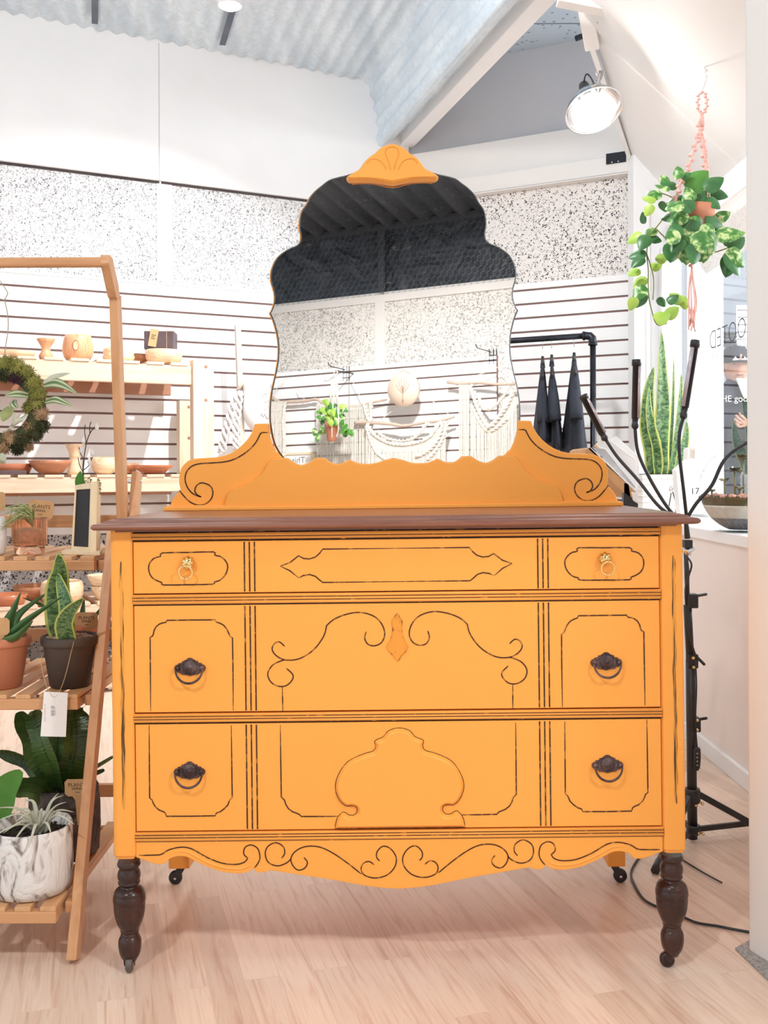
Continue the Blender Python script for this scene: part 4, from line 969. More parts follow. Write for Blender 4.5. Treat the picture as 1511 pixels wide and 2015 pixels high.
def blade(mb, pts, wid, side, cup=.25, mi=0, nu=4, sub=3):
    pts = [Vector(p) for p in smooth([tuple(p) for p in pts], sub)]; n = len(pts); side = Vector(side); vs = []; uvs = []
    for i, p in enumerate(pts):
        t_ = (pts[min(i + 1, n - 1)] - pts[max(i - 1, 0)]).normalized(); ac = side - t_ * side.dot(t_)
        ac = ac.normalized() if ac.length > 1e-4 else Vector((1, 0, 0)); nr = ac.cross(t_); f = i / (n - 1); w_ = wid(f)
        for k in range(nu + 1):
            u = -1 + 2 * k / nu; vs.append(p + ac * u * w_ + nr * cup * w_ * (u * u)); uvs.append(((u + 1) / 2, f))
    fs = [(i * (nu + 1) + k, i * (nu + 1) + k + 1, (i + 1) * (nu + 1) + k + 1, (i + 1) * (nu + 1) + k) for i in range(n - 1) for k in range(nu)]
    mb.add(vs, fs, mi, True, uvs); return mb
def wlance(w0, p=.35):      # broad low, pointed tip
    return lambda f: w0 * (max(0.0, sin(pi * min(1, (f * (1 - p) + p)))) ** .75 * (1 if f > .12 else .65 + f * 2.9)) + .0004
def heart(mb, p, d, nrm, L, mi=0, wr=.42, droop=.25):
    d = Vector(d).normalized(); nrm = Vector(nrm); nrm = (nrm - d * nrm.dot(d)).normalized(); side = d.cross(nrm)
    pts = [Vector(p) + d * L * f - nrm * droop * L * f * f for f in (0, .25, .5, .75, 1)]
    blade(mb, pts, lambda f: L * wr * (sin(pi * min(1, f * .80 + .20)) ** .8) * (1 if f > .06 else .6) + .0003, side, -.3, mi, 4, 2)
def spikes(mb, c, r, n, l, w_, mi=0, sq=(1, 1, 1), seed=1):
    rr = random.Random(seed); c = Vector(c)
    for _ in range(n):
        d = Vector((rr.gauss(0, 1), rr.gauss(0, 1), rr.gauss(0, 1))).normalized(); p = c + Vector((d.x * sq[0], d.y * sq[1], d.z * sq[2])) * r * rr.uniform(.45, .95)
        e = Vector((rr.gauss(0, 1), rr.gauss(0, 1), rr.gauss(0, 1))).normalized(); d2 = (d + e * .8).normalized(); s_ = d2.cross(e).normalized() * w_
        q = p + d2 * l * rr.uniform(.5, 1.2); mb.add([p - s_, p + s_, q + s_ * .5, q - s_ * .5], [(0, 1, 2, 3)], mi)
def blob(mb, c, r, mi=0, sq=(1, 1, 1), seed=0, seg=14, amp=.18):
    rr = random.Random(seed); ph = [rr.uniform(0, 6.28) for _ in range(6)]; c = Vector(c); vs = []; nr_ = seg // 2
    for i in range(nr_ + 1):
        th_ = pi * i / nr_
        for k in range(seg):
            a = 2 * pi * k / seg; q = 1 + amp * (sin(3 * a + ph[0] + 2 * th_) * .5 + sin(5 * a + ph[1]) * sin(3 * th_ + ph[2]) * .5 + sin(7 * th_ + ph[3] + a) * .3)
            vs.append((c.x + r * q * sq[0] * sin(th_) * cos(a), c.y + r * q * sq[1] * sin(th_) * sin(a), c.z + r * q * sq[2] * cos(th_)))
    mb.add(vs, [(i * seg + k, i * seg + (k + 1) % seg, (i + 1) * seg + (k + 1) % seg, (i + 1) * seg + k) for i in range(nr_) for k in range(seg)][::1], mi, True)

# ================================================================== BIG PINE SHELF ON THE LEFT WALL
OF = .47
def lroot(Fm, name, t, off, z, label=None, cat=None, group=None):
    return empty(name, Fm.P(t, off, z), Fm.ang, label, cat, group)
S1 = LW.px(200, 707, OF)[1]; S1b = LW.px(200, 751, OF)[1]
S2 = LW.px(100, 934, OF)[1]; S2b = LW.px(100, 970, OF)[1]; S3 = LW.px(100, 1190, OF)[1]
tR = LW.px(378, 800, OF)[0]; tR2 = LW.px(418, 800, OF)[0]; tL = tR - 1.9
sh = lroot(LW, 'pallet_shelf', tR - .4, .25, 0, 'large pale pine shelving unit with slatted shelves against the left slat wall', 'shelf')
t0 = tR - .4
def SX(t): return t - t0
def SY(off): return -(off - .25)
for z, zb in ((S1, S1b), (S2, S2b), (S3, S3 - .085), (.09, .02)):
    mb = MB(); mb.box((SX(tL), SY(OF), zb), (SX(tR), SY(OF - .03), z - .012)); mb.build('front_board', [M['pine']], sh, bevel=.003)
    mb = MB(); mb.box((SX(tL), SY(.09), zb - .02), (SX(tR), SY(.06), z - .012)); mb.build('rear_board', [M['pined']], sh, bevel=.003)
    x = tR - .02
    while x > tL:
        mb = MB(); mb.box((SX(x - .077), SY(OF + .004), z - .012), (SX(x), SY(.05), z)); mb.build('slat', [M['pine']], sh); x -= .107
for a, b_, of, z1_ in ((tR, tR2, OF + .02, LW.px(400, 709, OF)[1]), (LW.px(351, 850, .10)[0], LW.px(379, 850, .10)[0], .12, LW.px(365, 789, .10)[1]), (tL - .09, tL, OF + .02, 1.4), (tL - .09, tL, .12, 1.4)):
    mb = MB(); mb.box((SX(a), SY(of), 0), (SX(b_), SY(of - .06), z1_))
    for zz in (z1_ - .03, z1_ - .18): mb.lathe([(.0, SY(of) - .0015), (.008, SY(of) - .001), (.008, SY(of) + .001)], (SX((a + b_) / 2 + .01), 0, zz), 10, 1, 'y')
    mb.build('post', [M['pinez'], M['pined']], sh, bevel=.003)
# --- turned things on the shelves
def turned(name, mat, cx, yb, prof_, off, z, label, cat='bowl', group=None, Fm=LW, seg=32, wob=None, extra=None):
    t_, _ = Fm.px(cx, yb, off); P = Fm.P(t_, off, z); k = P.y / FPX
    mb = MB(); mb.lathe([(hw * k, (yb - y) * k) for hw, y in prof_], (0, 0, 0), seg, 0, wob=wob)
    o = mb.build(name, mat if isinstance(mat, list) else [mat]); o.location = P; o.rotation_euler = (0, 0, Fm.ang)
    return tag(o, label, cat, group), k
turned('wooden_vase', M['turn1'], 90, 713, [(12, 713), (14, 706), (9, 697), (8, 690), (14, 680), (18, 673), (17, 672), (12, 678), (5, 690), (0, 692)], .36, S1, 'small orange turned wood vase with flared mouth on the top pine shelf', 'vase')
hv, k = turned('hollow_wooden_vase', M['turn1'], 153, 713, [(22, 713), (27, 706), (30, 695), (29.5, 685), (27, 672), (24.5, 664), (22.5, 664), (25, 680), (20, 700), (0, 704)], .38, S1, 'round wooden vase with a pale oval knot, second from left on top shelf', 'vase')
mb = MB(); c = (-9 * k, -29.6 * k, 26 * k)
for r_, mi, yo in ((9.2, 1, 0), (7.4, 0, -.0006)):
    pts = [(c[0] + r_ * .62 * k * cos(a), 0, c[2] + r_ * 1.15 * k * sin(a)) for a in [2 * pi * q / 20 for q in range(20)]]
    pts = [(x, -math.sqrt(max(1e-6, (30.3 * k) ** 2 - x * x)) + yo, z) for x, _, z in pts]; mb.add(pts, [tuple(range(20))[::-1]], mi)
mb.build('knot', [M['turn2'], M['turn3']], hv)
pb, k = turned('wooden_ring_box', M['turn2'], 233, 717, [(20, 717), (29, 713), (31, 706), (29, 701), (30, 697), (29, 691), (25, 688), (21, 689), (18, 694), (0, 695)], .37, S1, 'small round banded pale wood box behind the stand upright on the top shelf', 'box')
turned('wooden_bowl', M['turn2'], 322, 719, [(22, 719), (31, 716), (35, 708), (35.5, 700), (36, 694), (34, 692), (33, 700), (28, 710), (0, 713)], .39, S1, 'striped pale brown turned bowl with the dark box on top, top shelf', 'bowl')
turned('wooden_bowl', M['turn4'], 278, 715, [(14, 715), (20, 710), (22, 700), (22, 694), (20, 694), (19, 706), (0, 709)], .28, S1, 'purple-brown bowl half hidden behind the striped bowl on the top shelf', 'bowl')
turned('wooden_dish', M['turn2'], 22, 705, [(30, 705), (42, 700), (46, 692), (44, 692), (38, 698), (0, 701)], .34, S1, 'wide pale wooden dish at the left end of the top shelf', 'dish')
t_, z_ = LW.px(316, 692, .36); P = LW.P(t_, .36, S1 + .064); k = P.y / FPX
bx = empty('gift_box', P, LW.ang - .42, 'dark plum wooden box tied with string resting on a bowl, top shelf', 'box')
mb = MB(); mb.box((-.066, -.05, 0), (.066, .05, .082)); mb.build('box_body', [M['plum']], bx, bevel=.003)
mb = MB(); mb.bar((.035, -.0515, 0), (.035, -.0515, .083), .002, .002); mb.bar((.035, -.05, .0835), (.035, .05, .0835), .002, .002); mb.bar((-.067, -.02, .0835), (.067, -.02, .0835), .002, .002); mb.build('string', [M['twine']], bx)
mb = MB(); mb.slab([(-.018, 0), (.018, 0), (.018, .001), (-.018, .001)], 0, .078); mb.box((-.010, -.0004, .05), (.010, .0, .053), 1); mb.box((-.010, -.0004, .042), (.006, .0, .045), 1); mb.box((-.010, -.0004, .034), (.008, .0, .037), 1)
tg = mb.build('kraft_tag', [M['kraft'], M['ink']], bx); tg.location = (-.030, -.054, .012); tg.rotation_euler = (0, .17, .1)
# second shelf
turned('wooden_bowl', M['turn4'], 99, 933, [(16, 933), (28, 925), (38, 914), (42, 905), (40, 905), (34, 914), (20, 924), (0, 927)], .40, S2, 'copper brown footed bowl on the middle pine shelf', 'bowl')
turned('wooden_vase', M['turn2'], 147, 932, [(14, 932), (15, 926), (11, 915), (10, 900), (12, 888), (17, 875), (18.5, 872), (16, 873), (10, 888), (7, 900), (0, 902)], .25, S2, 'pale flared wooden goblet behind the twig on the middle shelf', 'vase')
turned('wooden_bowl', M['turn2'], 203, 933, [(14, 933), (22, 926), (26, 914), (24, 903), (21, 899), (20, 904), (21, 914), (15, 924), (0, 926)], .38, S2, 'pale natural-edge wooden bowl left of the stand upright, middle shelf', 'bowl', wob=lambda a, z: 1 + .10 * cos(a + .5))
turned('wooden_plate', M['turn3'], 301, 933, [(18, 933), (24, 929), (36, 921), (40, 915.5), (38, 915), (32, 920), (0, 924)], .40, S2, 'shallow reddish wooden plate on the right of the middle shelf', 'plate')
turned('wooden_bowl', M['turn4'], 247, 933, [(12, 933), (20, 927), (25, 916), (24, 911), (22, 912), (18, 922), (0, 925)], .28, S2, 'dark brown bowl between pale bowl and red plate, middle shelf', 'bowl')
turned('wooden_tray', M['turn3'], 20, 934, [(34, 934), (38, 926), (44, 913), (42, 912), (36, 922), (0, 926)], .32, S2, 'wide reddish brown tray at the left of the middle shelf', 'tray')
t_, z_ = LW.px(20, 931, .43); o = MB().box((-.08, -.03, 0), (.06, .03, .018)).build('dark_board', [M['plum']], None, bevel=.002); o.location = LW.P(t_, .43, S2); o.rotation_euler = (0, 0, LW.ang); tag(o, 'small dark board lying before the red tray on the middle shelf', 'board')
# third shelf
turned('wooden_bowl', M['turn2'], 205, 1191, [(14, 1191), (18, 1184), (24, 1170), (26, 1163), (24, 1163), (18, 1176), (0, 1182)], .40, S3, 'pale bowl at the bottom of a two-bowl stack, lower pine shelf', 'bowl')
turned('wooden_bowl', M['turn2'], 203, 1166, [(16, 1166), (22, 1160), (29, 1148), (32, 1140), (30, 1140), (24, 1150), (0, 1158)], .40, S3 + .052, 'pale wide bowl at the top of a two-bowl stack, lower pine shelf', 'bowl')
turned('wooden_pot', M['turn2'], 122, 1195, [(36, 1195), (41, 1182), (42, 1168), (38, 1157), (34, 1155), (34, 1160), (37, 1172), (0, 1186)], .36, S3, 'squat pale wooden pot behind the snake plant on the lower shelf', 'pot')
turned('wooden_dish', M['turn3'], 14, 1193, [(30, 1193), (34, 1186), (38, 1172), (36, 1172), (30, 1184), (0, 1187)], .38, S3, 'red-brown wooden dish at the left of the lower pine shelf', 'dish')
turned('wooden_dish', M['turn4'], 70, 1185, [(30, 1185), (40, 1172), (44, 1160), (42, 1160), (34, 1174), (0, 1178)], .20, S3, 'dark brown dish at the back of the lower pine shelf', 'dish')

# ================================================================== BAMBOO PLANT STAND
SXR = -.603; SXL = -1.26
sd = empty('plant_stand', (-.9, 2.15, 0), 0, 'three-tier folding bamboo plant stand with a top hanging bar, left of the dresser', 'plant stand')
def sv(x, y, z): return (x + .9, y - 2.15, z)
for xx in (SXR, SXL):
    MB().bar(sv(xx, 1.93, .006), sv(xx, 2.226, .82), .020, .030, up=(0, 1, 0)).build('front_leg', [M['bambooz']], sd, bevel=.002)
    MB().bar(sv(xx + .018, 2.50, .008), sv(xx + .018, 2.34, .83), .020, .028, up=(0, 1, 0)).build('rear_leg', [M['bambooz']], sd, bevel=.002)
    mb = MB(); mb.bar(sv(xx, 2.315, .79), sv(xx, 2.252, 1.345), .020, .034, up=(0, 1, 0))
    P_ = [(2.262, 1.33), (2.247, 1.365), (2.195, 1.418), (2.17, 1.418), (2.165, 1.398), (2.18, 1.385), (2.225, 1.335)]
    vs = [sv(xx + s_, y, z) for s_ in (-.010, .010) for y, z in P_]; n = len(P_); mb.add(vs, [tuple(range(n)), tuple(range(2 * n - 1, n - 1, -1))] + [(i, i + n, (i + 1) % n + n, (i + 1) % n) for i in range(n)])
    mb.build('hanging_post', [M['bambooz']], sd, bevel=.002)
    mb = MB(); mb.bar(sv(xx + .021, 2.36, .945), sv(xx + .021, 2.318, .80), .020, .030, up=(0, 1, 0)); mb.build('brace', [M['bambooz']], sd, bevel=.003)
    mb = MB()
    for z, y in ((.925, 2.352), (.825, 2.32)): mb.lathe([(0, .0015), (.005, .001), (.005, -.03)], (sv(xx + .032, y, z)[0], sv(0, y, 0)[1], z), 8, 0, 'x')
    mb.build('bolt', [M['chrome']], sd)
MB().bar(sv(SXL, 2.178, 1.403), sv(SXR + .008, 2.178, 1.403), .022, .020).build('hanging_bar', [M['bamboo']], sd, bevel=.004)
TIERS = ((1.91, .100, 2.36), (2.05, .473, 2.44), (2.17, .745, 2.48))
SHZ = []
for yf, z, yb in TIERS:
    xr = SXR - .023; xl = SXL + .023
    MB().bar(sv(xl, yf, z), sv(xr, yf, z), .020, .022).build('front_rail', [M['bamboo']], sd, bevel=.002)
    MB().bar(sv(xl, yb, z + .0), sv(SXR + .02, yb, z + .0), .018, .024).build('rear_rail', [M['bamboo']], sd, bevel=.002)
    MB().bar(sv(SXR + .0, 2.40, z + .085), sv(SXL, 2.40, z + .085), .016, .03).build('back_stop', [M['bamboo']], sd, bevel=.002) if z > .4 or True else 0
    mb = MB(); 
    for xx in (xr - .012, xl + .012): mb.bar(sv(xx, yf, z - .004), sv(xx, yb, z - .004), .014, .018)
    mb.build('side_rail', [M['bambooy']], sd, bevel=.001)
    legy = 1.93 + .364 * z; MB().bar(sv(xr, legy + .0, z - .002), sv(SXR + .008, legy - .0, z - .002), .03, .022).build('bracket', [M['bamboo']], sd, bevel=.002)
    n = 13
    for i in range(n):
        xx = xr - .016 - (xr - xl - .032) * i / (n - 1); MB().bar(sv(xx, yf - .008, z + .0155), sv(xx, yb + .01, z + .0155), .030, .009).build('slat', [M['bambooy']], sd, bevel=.001)
    SHZ.append(z + .020)
# ---- pots and plants on the stand
def pot(name, mats, loc, rt, rb, h, rim=.018, seg=40):
    mb = MB(); mb.lathe([(rb * .9, 0), (rb, .003), (rt * .90, h - rim - .004), (rt * .93, h - rim - .001), (rt * .985, h - rim), (rt, h - rim + .004), (rt, h - .003), (rt - .003, h), (rt - .008, h), (rt - .011, h - .012), (rt * .8, h - .03)], seg=seg)
    o = mb.build(name, mats); return o
def plant_root(name, px, py, Y, z, label, cat='potted plant', rz=0):
    p = W(px, py, Y); return empty(name, (p.x, Y, z), rz, label, cat), Vector((p.x, Y, z))
def top_fill(name, mat, parent, r_, z, bumps=0, seed=3, sz=.004):
    mb = MB(); mb.lathe([(r_, z - .003), (r_ * .6, z), (0, z + .002)], seg=24)
    rr = random.Random(seed)
    for _ in range(bumps):
        a = rr.uniform(0, 6.28); q = r_ * .93 * math.sqrt(rr.random()); blob(mb, (q * cos(a), q * sin(a), z + .002), sz * rr.uniform(.6, 1.2), 0, (1, 1, .7), rr.random(), 6, .1)
    return mb.build(name, [mat], parent)
def plants_tag(parent, p, w_, h_, rot, txt=True):
    # kraft plant label with a stalk
    mb = MB(); mb.slab([(-w_ / 2, -.0006), (w_ / 2, -.0006), (w_ / 2, .0006), (-w_ / 2, .0006)], 0, h_)
    r_ = .006; pts = [(-w_ / 2 + r_, 0), (w_ / 2 - r_, 0), (w_ / 2, r_), (w_ / 2, h_ - r_), (w_ / 2 - r_, h_), (-w_ / 2 + r_, h_), (-w_ / 2, h_ - r_), (-w_ / 2, r_)]
    mb = MB(); mb.prism(pts, -.0007, .0007); mb.prism([(-.013, .001), (-.006, -.008), (-.0035, -.06), (.0035, -.06), (.006, -.008), (.013, .001)], -.0007, .0007)
    if txt:
        vs, fs = text_mesh('PLANTS', w_ * .20, .0001); mb.add([(x * 1.05, -.0009 - z * .5, y + h_ * .66) for x, y, z in vs], fs, 1)
        for zz, ww in ((.47, .18), (.40, .22), (.22, .08)):
            k = 0
            while k < 5: mb.box((-w_ * ww + k * w_ * ww * .4, -.0009, h_ * zz), (-w_ * ww + (k + .7) * w_ * ww * .4, -.0007, h_ * zz + .0016), 1); k += 1
    o = mb.build('plant_label', [M['kraft'], M['ink']], parent); o.location = p; o.rotation_euler = rot; return o
# middle tier
Z2 = SHZ[1]
rt, o3 = plant_root('potted_snake_plant', 137, 1370, 2.125, Z2, 'banded snake plant in a dark clay pot topped with pink gravel on the middle tier')
p_ = pot('pot', [M['darkpot']], 0, .0595, .041, .108); p_.parent = rt
top_fill('gravel', M['gravel'], rt, .0505, .1015, 280, 5, .0048)
def L3(px, py, Y=2.10): q = W(px, py, Y) - o3; return q
for pts, w0, sd_ in (([(128, 1262, 2.13), (116, 1220, 2.13), (113, 1160, 2.13), (118, 1120, 2.12), (115, 1088, 2.10)], .0275, (1, .25, 0)), ([(137, 1268, 2.11), (136, 1230, 2.10), (133, 1190, 2.10), (122, 1155, 2.11), (113, 1127, 2.12)], .023, (1, -.5, 0)), ([(137, 1272, 2.09), (128, 1240, 2.07), (128, 1220, 2.06), (142, 1196, 2.05), (164, 1176, 2.04)], .0195, (.9, -.2, .55))):
    mb = MB(); blade(mb, [L3(*p) for p in pts], wlance(w0), sd_, .30); mb.build('leaf', [M['snake']], rt, solid=.0018)
# price tag on twine
tw = [L3(83, 1285, 2.075), L3(81, 1305, 2.050), L3(86, 1335, 2.036), L3(95, 1358, 2.031), L3(106, 1372, 2.030), L3(117, 1360, 2.031), L3(128, 1330, 2.034), L3(138, 1290, 2.038), L3(142, 1274, 2.050), L3(145, 1262, 2.07)]
mb = MB(); mb.tube([tuple(p) for p in smooth([tuple(p) for p in tw], 4)], .0008, 5); ptg = mb
pt = empty('price_tag', tuple(o3), 0, 'white card price tag on twine hanging from the dark snake plant pot', 'tag')
mb.build('twine', [M['twine']], pt)
c4 = [L3(86, 1361, 2.030), L3(133, 1363, 2.030), L3(129, 1450, 2.026), L3(79, 1449, 2.026)]
mb = MB(); mb.add(c4 + [v + Vector((0, .0008, 0)) for v in c4], [(0, 3, 2, 1), (4, 5, 6, 7), (0, 1, 5, 4), (1, 2, 6, 5), (2, 3, 7, 6), (3, 0, 4, 7)])
vs, fs = text_mesh('9.99', .013, .0001); c = L3(105, 1398, 2.0275)
mb.add([(c.x - y * .9, c.y - .0022 - z, c.z - x * .9) for x, y, z in vs], [f[::-1] for f in fs], 1)
vs, fs = text_mesh('~ ~~~ ~~', .010, .0001); c = L3(89, 1402, 2.0275); mb.add([(c.x + y * .9, c.y - .0022 - z, c.z - x * .9) for x, y, z in vs], fs, 1)
mb.build('card', [M['card'], M['pencil']], pt)
# left terracotta aloe
def aloe(rt, base, tips, wd, mat='aloe'):
    for i, (mid, tip) in enumerate(tips):
        pts = [base, base.lerp(mid, .5), mid, tip]; ps = [Vector(p) for p in smooth([tuple(p) for p in pts], 4)]; n = len(ps)
        mb = MB(); mb.tube(ps, [wd * (1 - (q / (n - 1)) ** 1.7) + .0012 for q in range(n)], 8, 0, flat=.55); 
        mb.build('leaf', [M[mat]], rt)
rt, oa = plant_root('potted_aloe', 1, 1370, 2.12, Z2, 'green aloe with long pointed leaves in a terracotta pot at the left edge')
p_ = pot('pot', [M['terra']], 0, .0625, .043, .108); p_.parent = rt; top_fill('soil', M['soil'], rt, .052, .094)
def LA(px, py, Y): return W(px, py, Y) - oa
bs = Vector((0, 0, .09))
aloe(rt, bs, [(LA(60, 1215, 2.08), LA(123, 1173, 2.05)), (LA(35, 1250, 2.06), LA(64, 1222, 2.03)), (LA(20, 1215, 2.10), LA(40, 1166, 2.12)), (LA(40, 1205, 2.16), LA(95, 1165, 2.2)), (LA(-20, 1220, 2.1), LA(-45, 1180, 2.1)), (LA(8, 1230, 2.2), LA(20, 1200, 2.24))], .019)
plants_tag(rt, tuple(LA(-2, 1250, 2.08)), .042, .036, (0, 0, .1), False)
# rear terracotta aloe
rt, oa = plant_root('potted_aloe', 150, 1370, 2.32, Z2, 'dark aloe in a terracotta pot with a kraft label, behind the snake plant')
p_ = pot('pot', [M['terra']], 0, .062, .043, .105); p_.parent = rt; top_fill('soil', M['soil'], rt, .052, .092)
bs = Vector((-.0, 0, .085))
aloe(rt, bs, [(LA(125, 1225, 2.28), LA(80, 1187, 2.26)), (LA(105, 1200, 2.28), LA(44, 1176, 2.26)), (LA(185, 1215, 2.32), LA(222, 1165, 2.34)), (LA(190, 1240, 2.34), LA(230, 1222, 2.36)), (LA(120, 1240, 2.26), LA(88, 1200, 2.22)), (LA(160, 1215, 2.38), LA(165, 1180, 2.4))], .016)
plants_tag(rt, tuple(LA(170, 1237, 2.27)), .052, .037, (0, 0, -.08))
rt, oa = plant_root('white_pebble_sprig', 150, 1252, 2.24, Z2, None); bpy.data.objects.remove(rt)
# top tier
Z3 = SHZ[2]
m, t, b = nt('amber_pink_glass'); b.inputs['Base Color'].default_value = (1.0, .68, .50, 1); b.inputs['Transmission Weight'].default_value = .9; b.inputs['Roughness'].default_value = .06; b.inputs['IOR'].default_value = 1.22; M['amber'] = m
rt, og = plant_root('air_plant_glass', 58, 1094, 2.235, Z3, 'ribbed amber glass votive holding white sand and a grassy air plant')
mb = MB(); k = 2.235 / FPX; wf = lambda a, z: 1 + (.035 * cos(26 * a) if z > .022 else 0)
mb.lathe([(27 * k, 0), (28.5 * k, .002), (29 * k, .018), (33 * k, .022), (33.5 * k, .078), (32.5 * k, .080), (31 * k, .078), (30.5 * k, .024), (26 * k, .018), (0, .018)], seg=104, wob=wf); mb.build('glass', [M['amber']], rt)
mb = MB(); mb.lathe([(28 * k, .025), (29 * k, .05), (20 * k, .053), (0, .054)], seg=24); mb.build('sand', [pbr('pale_sand', (.72, .60, .50), (.50, .38, .30), 120, .9)], rt)
rr = random.Random(4)
mb = MB()
for i in range(34):
    tx, ty = rr.uniform(5, 45), rr.uniform(995, 1035); b0 = Vector((.008, 0, .056)); 
    mid = W((70 + tx) / 2 + rr.uniform(-4, 8), 1000 + rr.uniform(-8, 18), 2.2 + rr.uniform(-.03, .03)) - og; tip = W(tx - 12, ty + rr.uniform(-5, 12), 2.18 + rr.uniform(-.04, .04)) - og
    mb.tube([tuple(p) for p in smooth([tuple(b0), tuple(mid), tuple(tip)], 5)], [.0013, .0016, .0018, .0018, .0016, .0014, .0012, .001, .0008, .0006, .0003], 5)
for tp in ((-10, 1060), (-5, 1036), (38, 975)):
    mb.tube([tuple(p) for p in smooth([tuple(W(20, 1020, 2.2) - og), tuple(W(10, 1035, 2.19) - og), tuple(W(tp[0], tp[1], 2.18) - og)], 4)], .0008, 5)
mb.build('air_plant', [M['airg']], rt)
plants_tag(rt, tuple(W(78, 1021, 2.27) - og), .056, .042, (0, .10, .1))
turned_c = W(-18, 1092, 2.2)
mb = MB(); mb.lathe([(.024, 0), (.03, .006), (.033, .03), (.032, .075), (.028, .084), (.025, .083), (.028, .07), (0, .06)], seg=24); o = mb.build('white_vase', [M['cottonw']]); o.location = (turned_c.x, 2.2, Z3); tag(o, 'white ceramic vase cut off by the left edge on the top stand tier', 'vase')
rt, oc = plant_root('wooden_plant_tag', -5, 1010, 2.3, Z3, 'kraft plant label on a stick at the far left of the top tier', 'label')
mb = MB(); q = W(-4, 1005, 2.3) - oc; mb.prism([(-.03, q.z - .002), (.015, q.z), (.0175, q.z + .004), (.017, q.z + .040), (.012, q.z + .043), (-.03, q.z + .045)], -.0008, .0008); mb.box((-.015, -.0008, 0), (-.010, .0008, q.z)); mb.build('label_board', [M['kraft']], rt)
# chalkboard easel
rt, oc = plant_root('chalkboard_easel', 161, 1092, 2.24, Z3, 'small narrow chalkboard in a pale wood frame standing on the top tier', 'chalkboard', 0)
k = 2.24 / FPX; ch = MB(); 
def cq(px, py, Y): return tuple(W(px, py, Y) - oc)
fr4 = [cq(147, 955, 2.235), cq(180, 949, 2.215), cq(177, 1087, 2.21), cq(139, 1087, 2.23)]; 
inn = [cq(149.5, 964, 2.2335), cq(177, 962, 2.216), cq(173, 1077, 2.211), cq(144, 1075, 2.229)]
def thick(mb, outer, inner, d, mi=0):
    n = len(outer); o_ = [Vector(p) for p in outer]; i_ = [Vector(p) for p in inner]; dv = Vector((.0, d, 0)); vs = o_ + i_ + [p + dv for p in o_] + [p + dv for p in i_]
    fs = []
    for a in range(n):
        b_ = (a + 1) % n; fs += [(a, a + n, b_ + n, b_), (a + 2 * n, b_ + 2 * n, b_ + 3 * n, a + 3 * n), (a, b_, b_ + 2 * n, a + 2 * n), (a + n, a + 3 * n, b_ + 3 * n, b_ + n)]
    mb.add(vs, fs, mi)
mb = MB(); thick(mb, fr4, inn, .012); mb.build('frame', [M['palewood']], rt, bevel=.0008)
mb = MB(); mb.add([Vector(p) + Vector((0, .004, 0)) for p in inn], [(0, 3, 2, 1)]); mb.add([Vector(p) + Vector((0, .009, 0)) for p in inn], [(0, 1, 2, 3)]); mb.build('chalkboard', [M['chalk']], rt)
mb = MB(); a, b_ = Vector(cq(180, 949, 2.215)), Vector(cq(177, 1087, 2.21)); mb.bar(a + Vector((.006, .012, 0)), b_ + Vector((.007, .012, 0)), .014, .03, up=(0, 1, 0)); mb.build('side_strip', [M['palewood']], rt, bevel=.0008)
mb = MB(); mb.slab([cq(120, 1092, 2.21)[:2], cq(196, 1092, 2.18)[:2], cq(202, 1092, 2.27)[:2], cq(130, 1092, 2.29)[:2]], .0, .008); mb.build('base', [M['palewood']], rt, bevel=.001)
# twig with buds, leaf and dried flowers behind the chalkboard
rt, ot = plant_root('magnolia_twig', 165, 1092, 2.30, Z3, 'bare twig with white buds and a green leaf rising behind the chalkboard', 'twig')
def ct(px, py, Y=2.29): return tuple(W(px, py, Y) - ot)
mb = MB(); mb.tube(smooth([ct(168, 1090), ct(166, 980), ct(163, 930), ct(165, 900), ct(170, 870), ct(178, 850), ct(188, 838)], 4), [.0018] * 12 + [.0012] * 13, 6)
for L in ([(165, 905), (158, 893), (155, 880)], [(169, 872), (166, 850), (167, 836)], [(164, 925), (175, 915), (183, 895)], [(163, 930), (156, 915), (153, 900)], [(176, 852), (176, 838), (179, 830)]): mb.tube(smooth([ct(*p) for p in L], 3), .0010, 5)
mb.build('branch', [pbr('dark_bark', (.09, .06, .055), (.05, .035, .03), 30, .8)], rt)
for q in ((164, 868), (160, 886), (175, 908), (190, 841), (181, 893)):
    mb = MB(); mb.lathe([(.0, -.009), (.0045, -.003), (.0048, .002), (.0, .012)], ct(*q), 10); mb.build('bud', [M['cottonw']], rt)
mb = MB(); blade(mb, [ct(160, 960, 2.27), ct(157, 945, 2.265), ct(158, 927, 2.26)], lambda f: .0115 * sin(pi * min(1, f * .75 + .25)) + .0005, (1, 0, 0), .2); mb.build('leaf', [M['leafg']], rt)
mb = MB(); spikes(mb, ct(174, 948, 2.25), .009, 60, .005, .0012, 0, seed=3); spikes(mb, ct(192, 955, 2.23), .007, 50, .006, .0012, 0, (1, 1, 1.8), 4); spikes(mb, ct(192, 968, 2.23), .006, 40, .006, .0012, 0, (1, 1, 1.8), 5); mb.tube([ct(180, 952, 2.24), ct(191, 958, 2.23)], .0015, 5); mb.build('dried_flowers', [pbr('dried_flower', (.30, .22, .08), (.16, .13, .05), 50, .9)], rt)
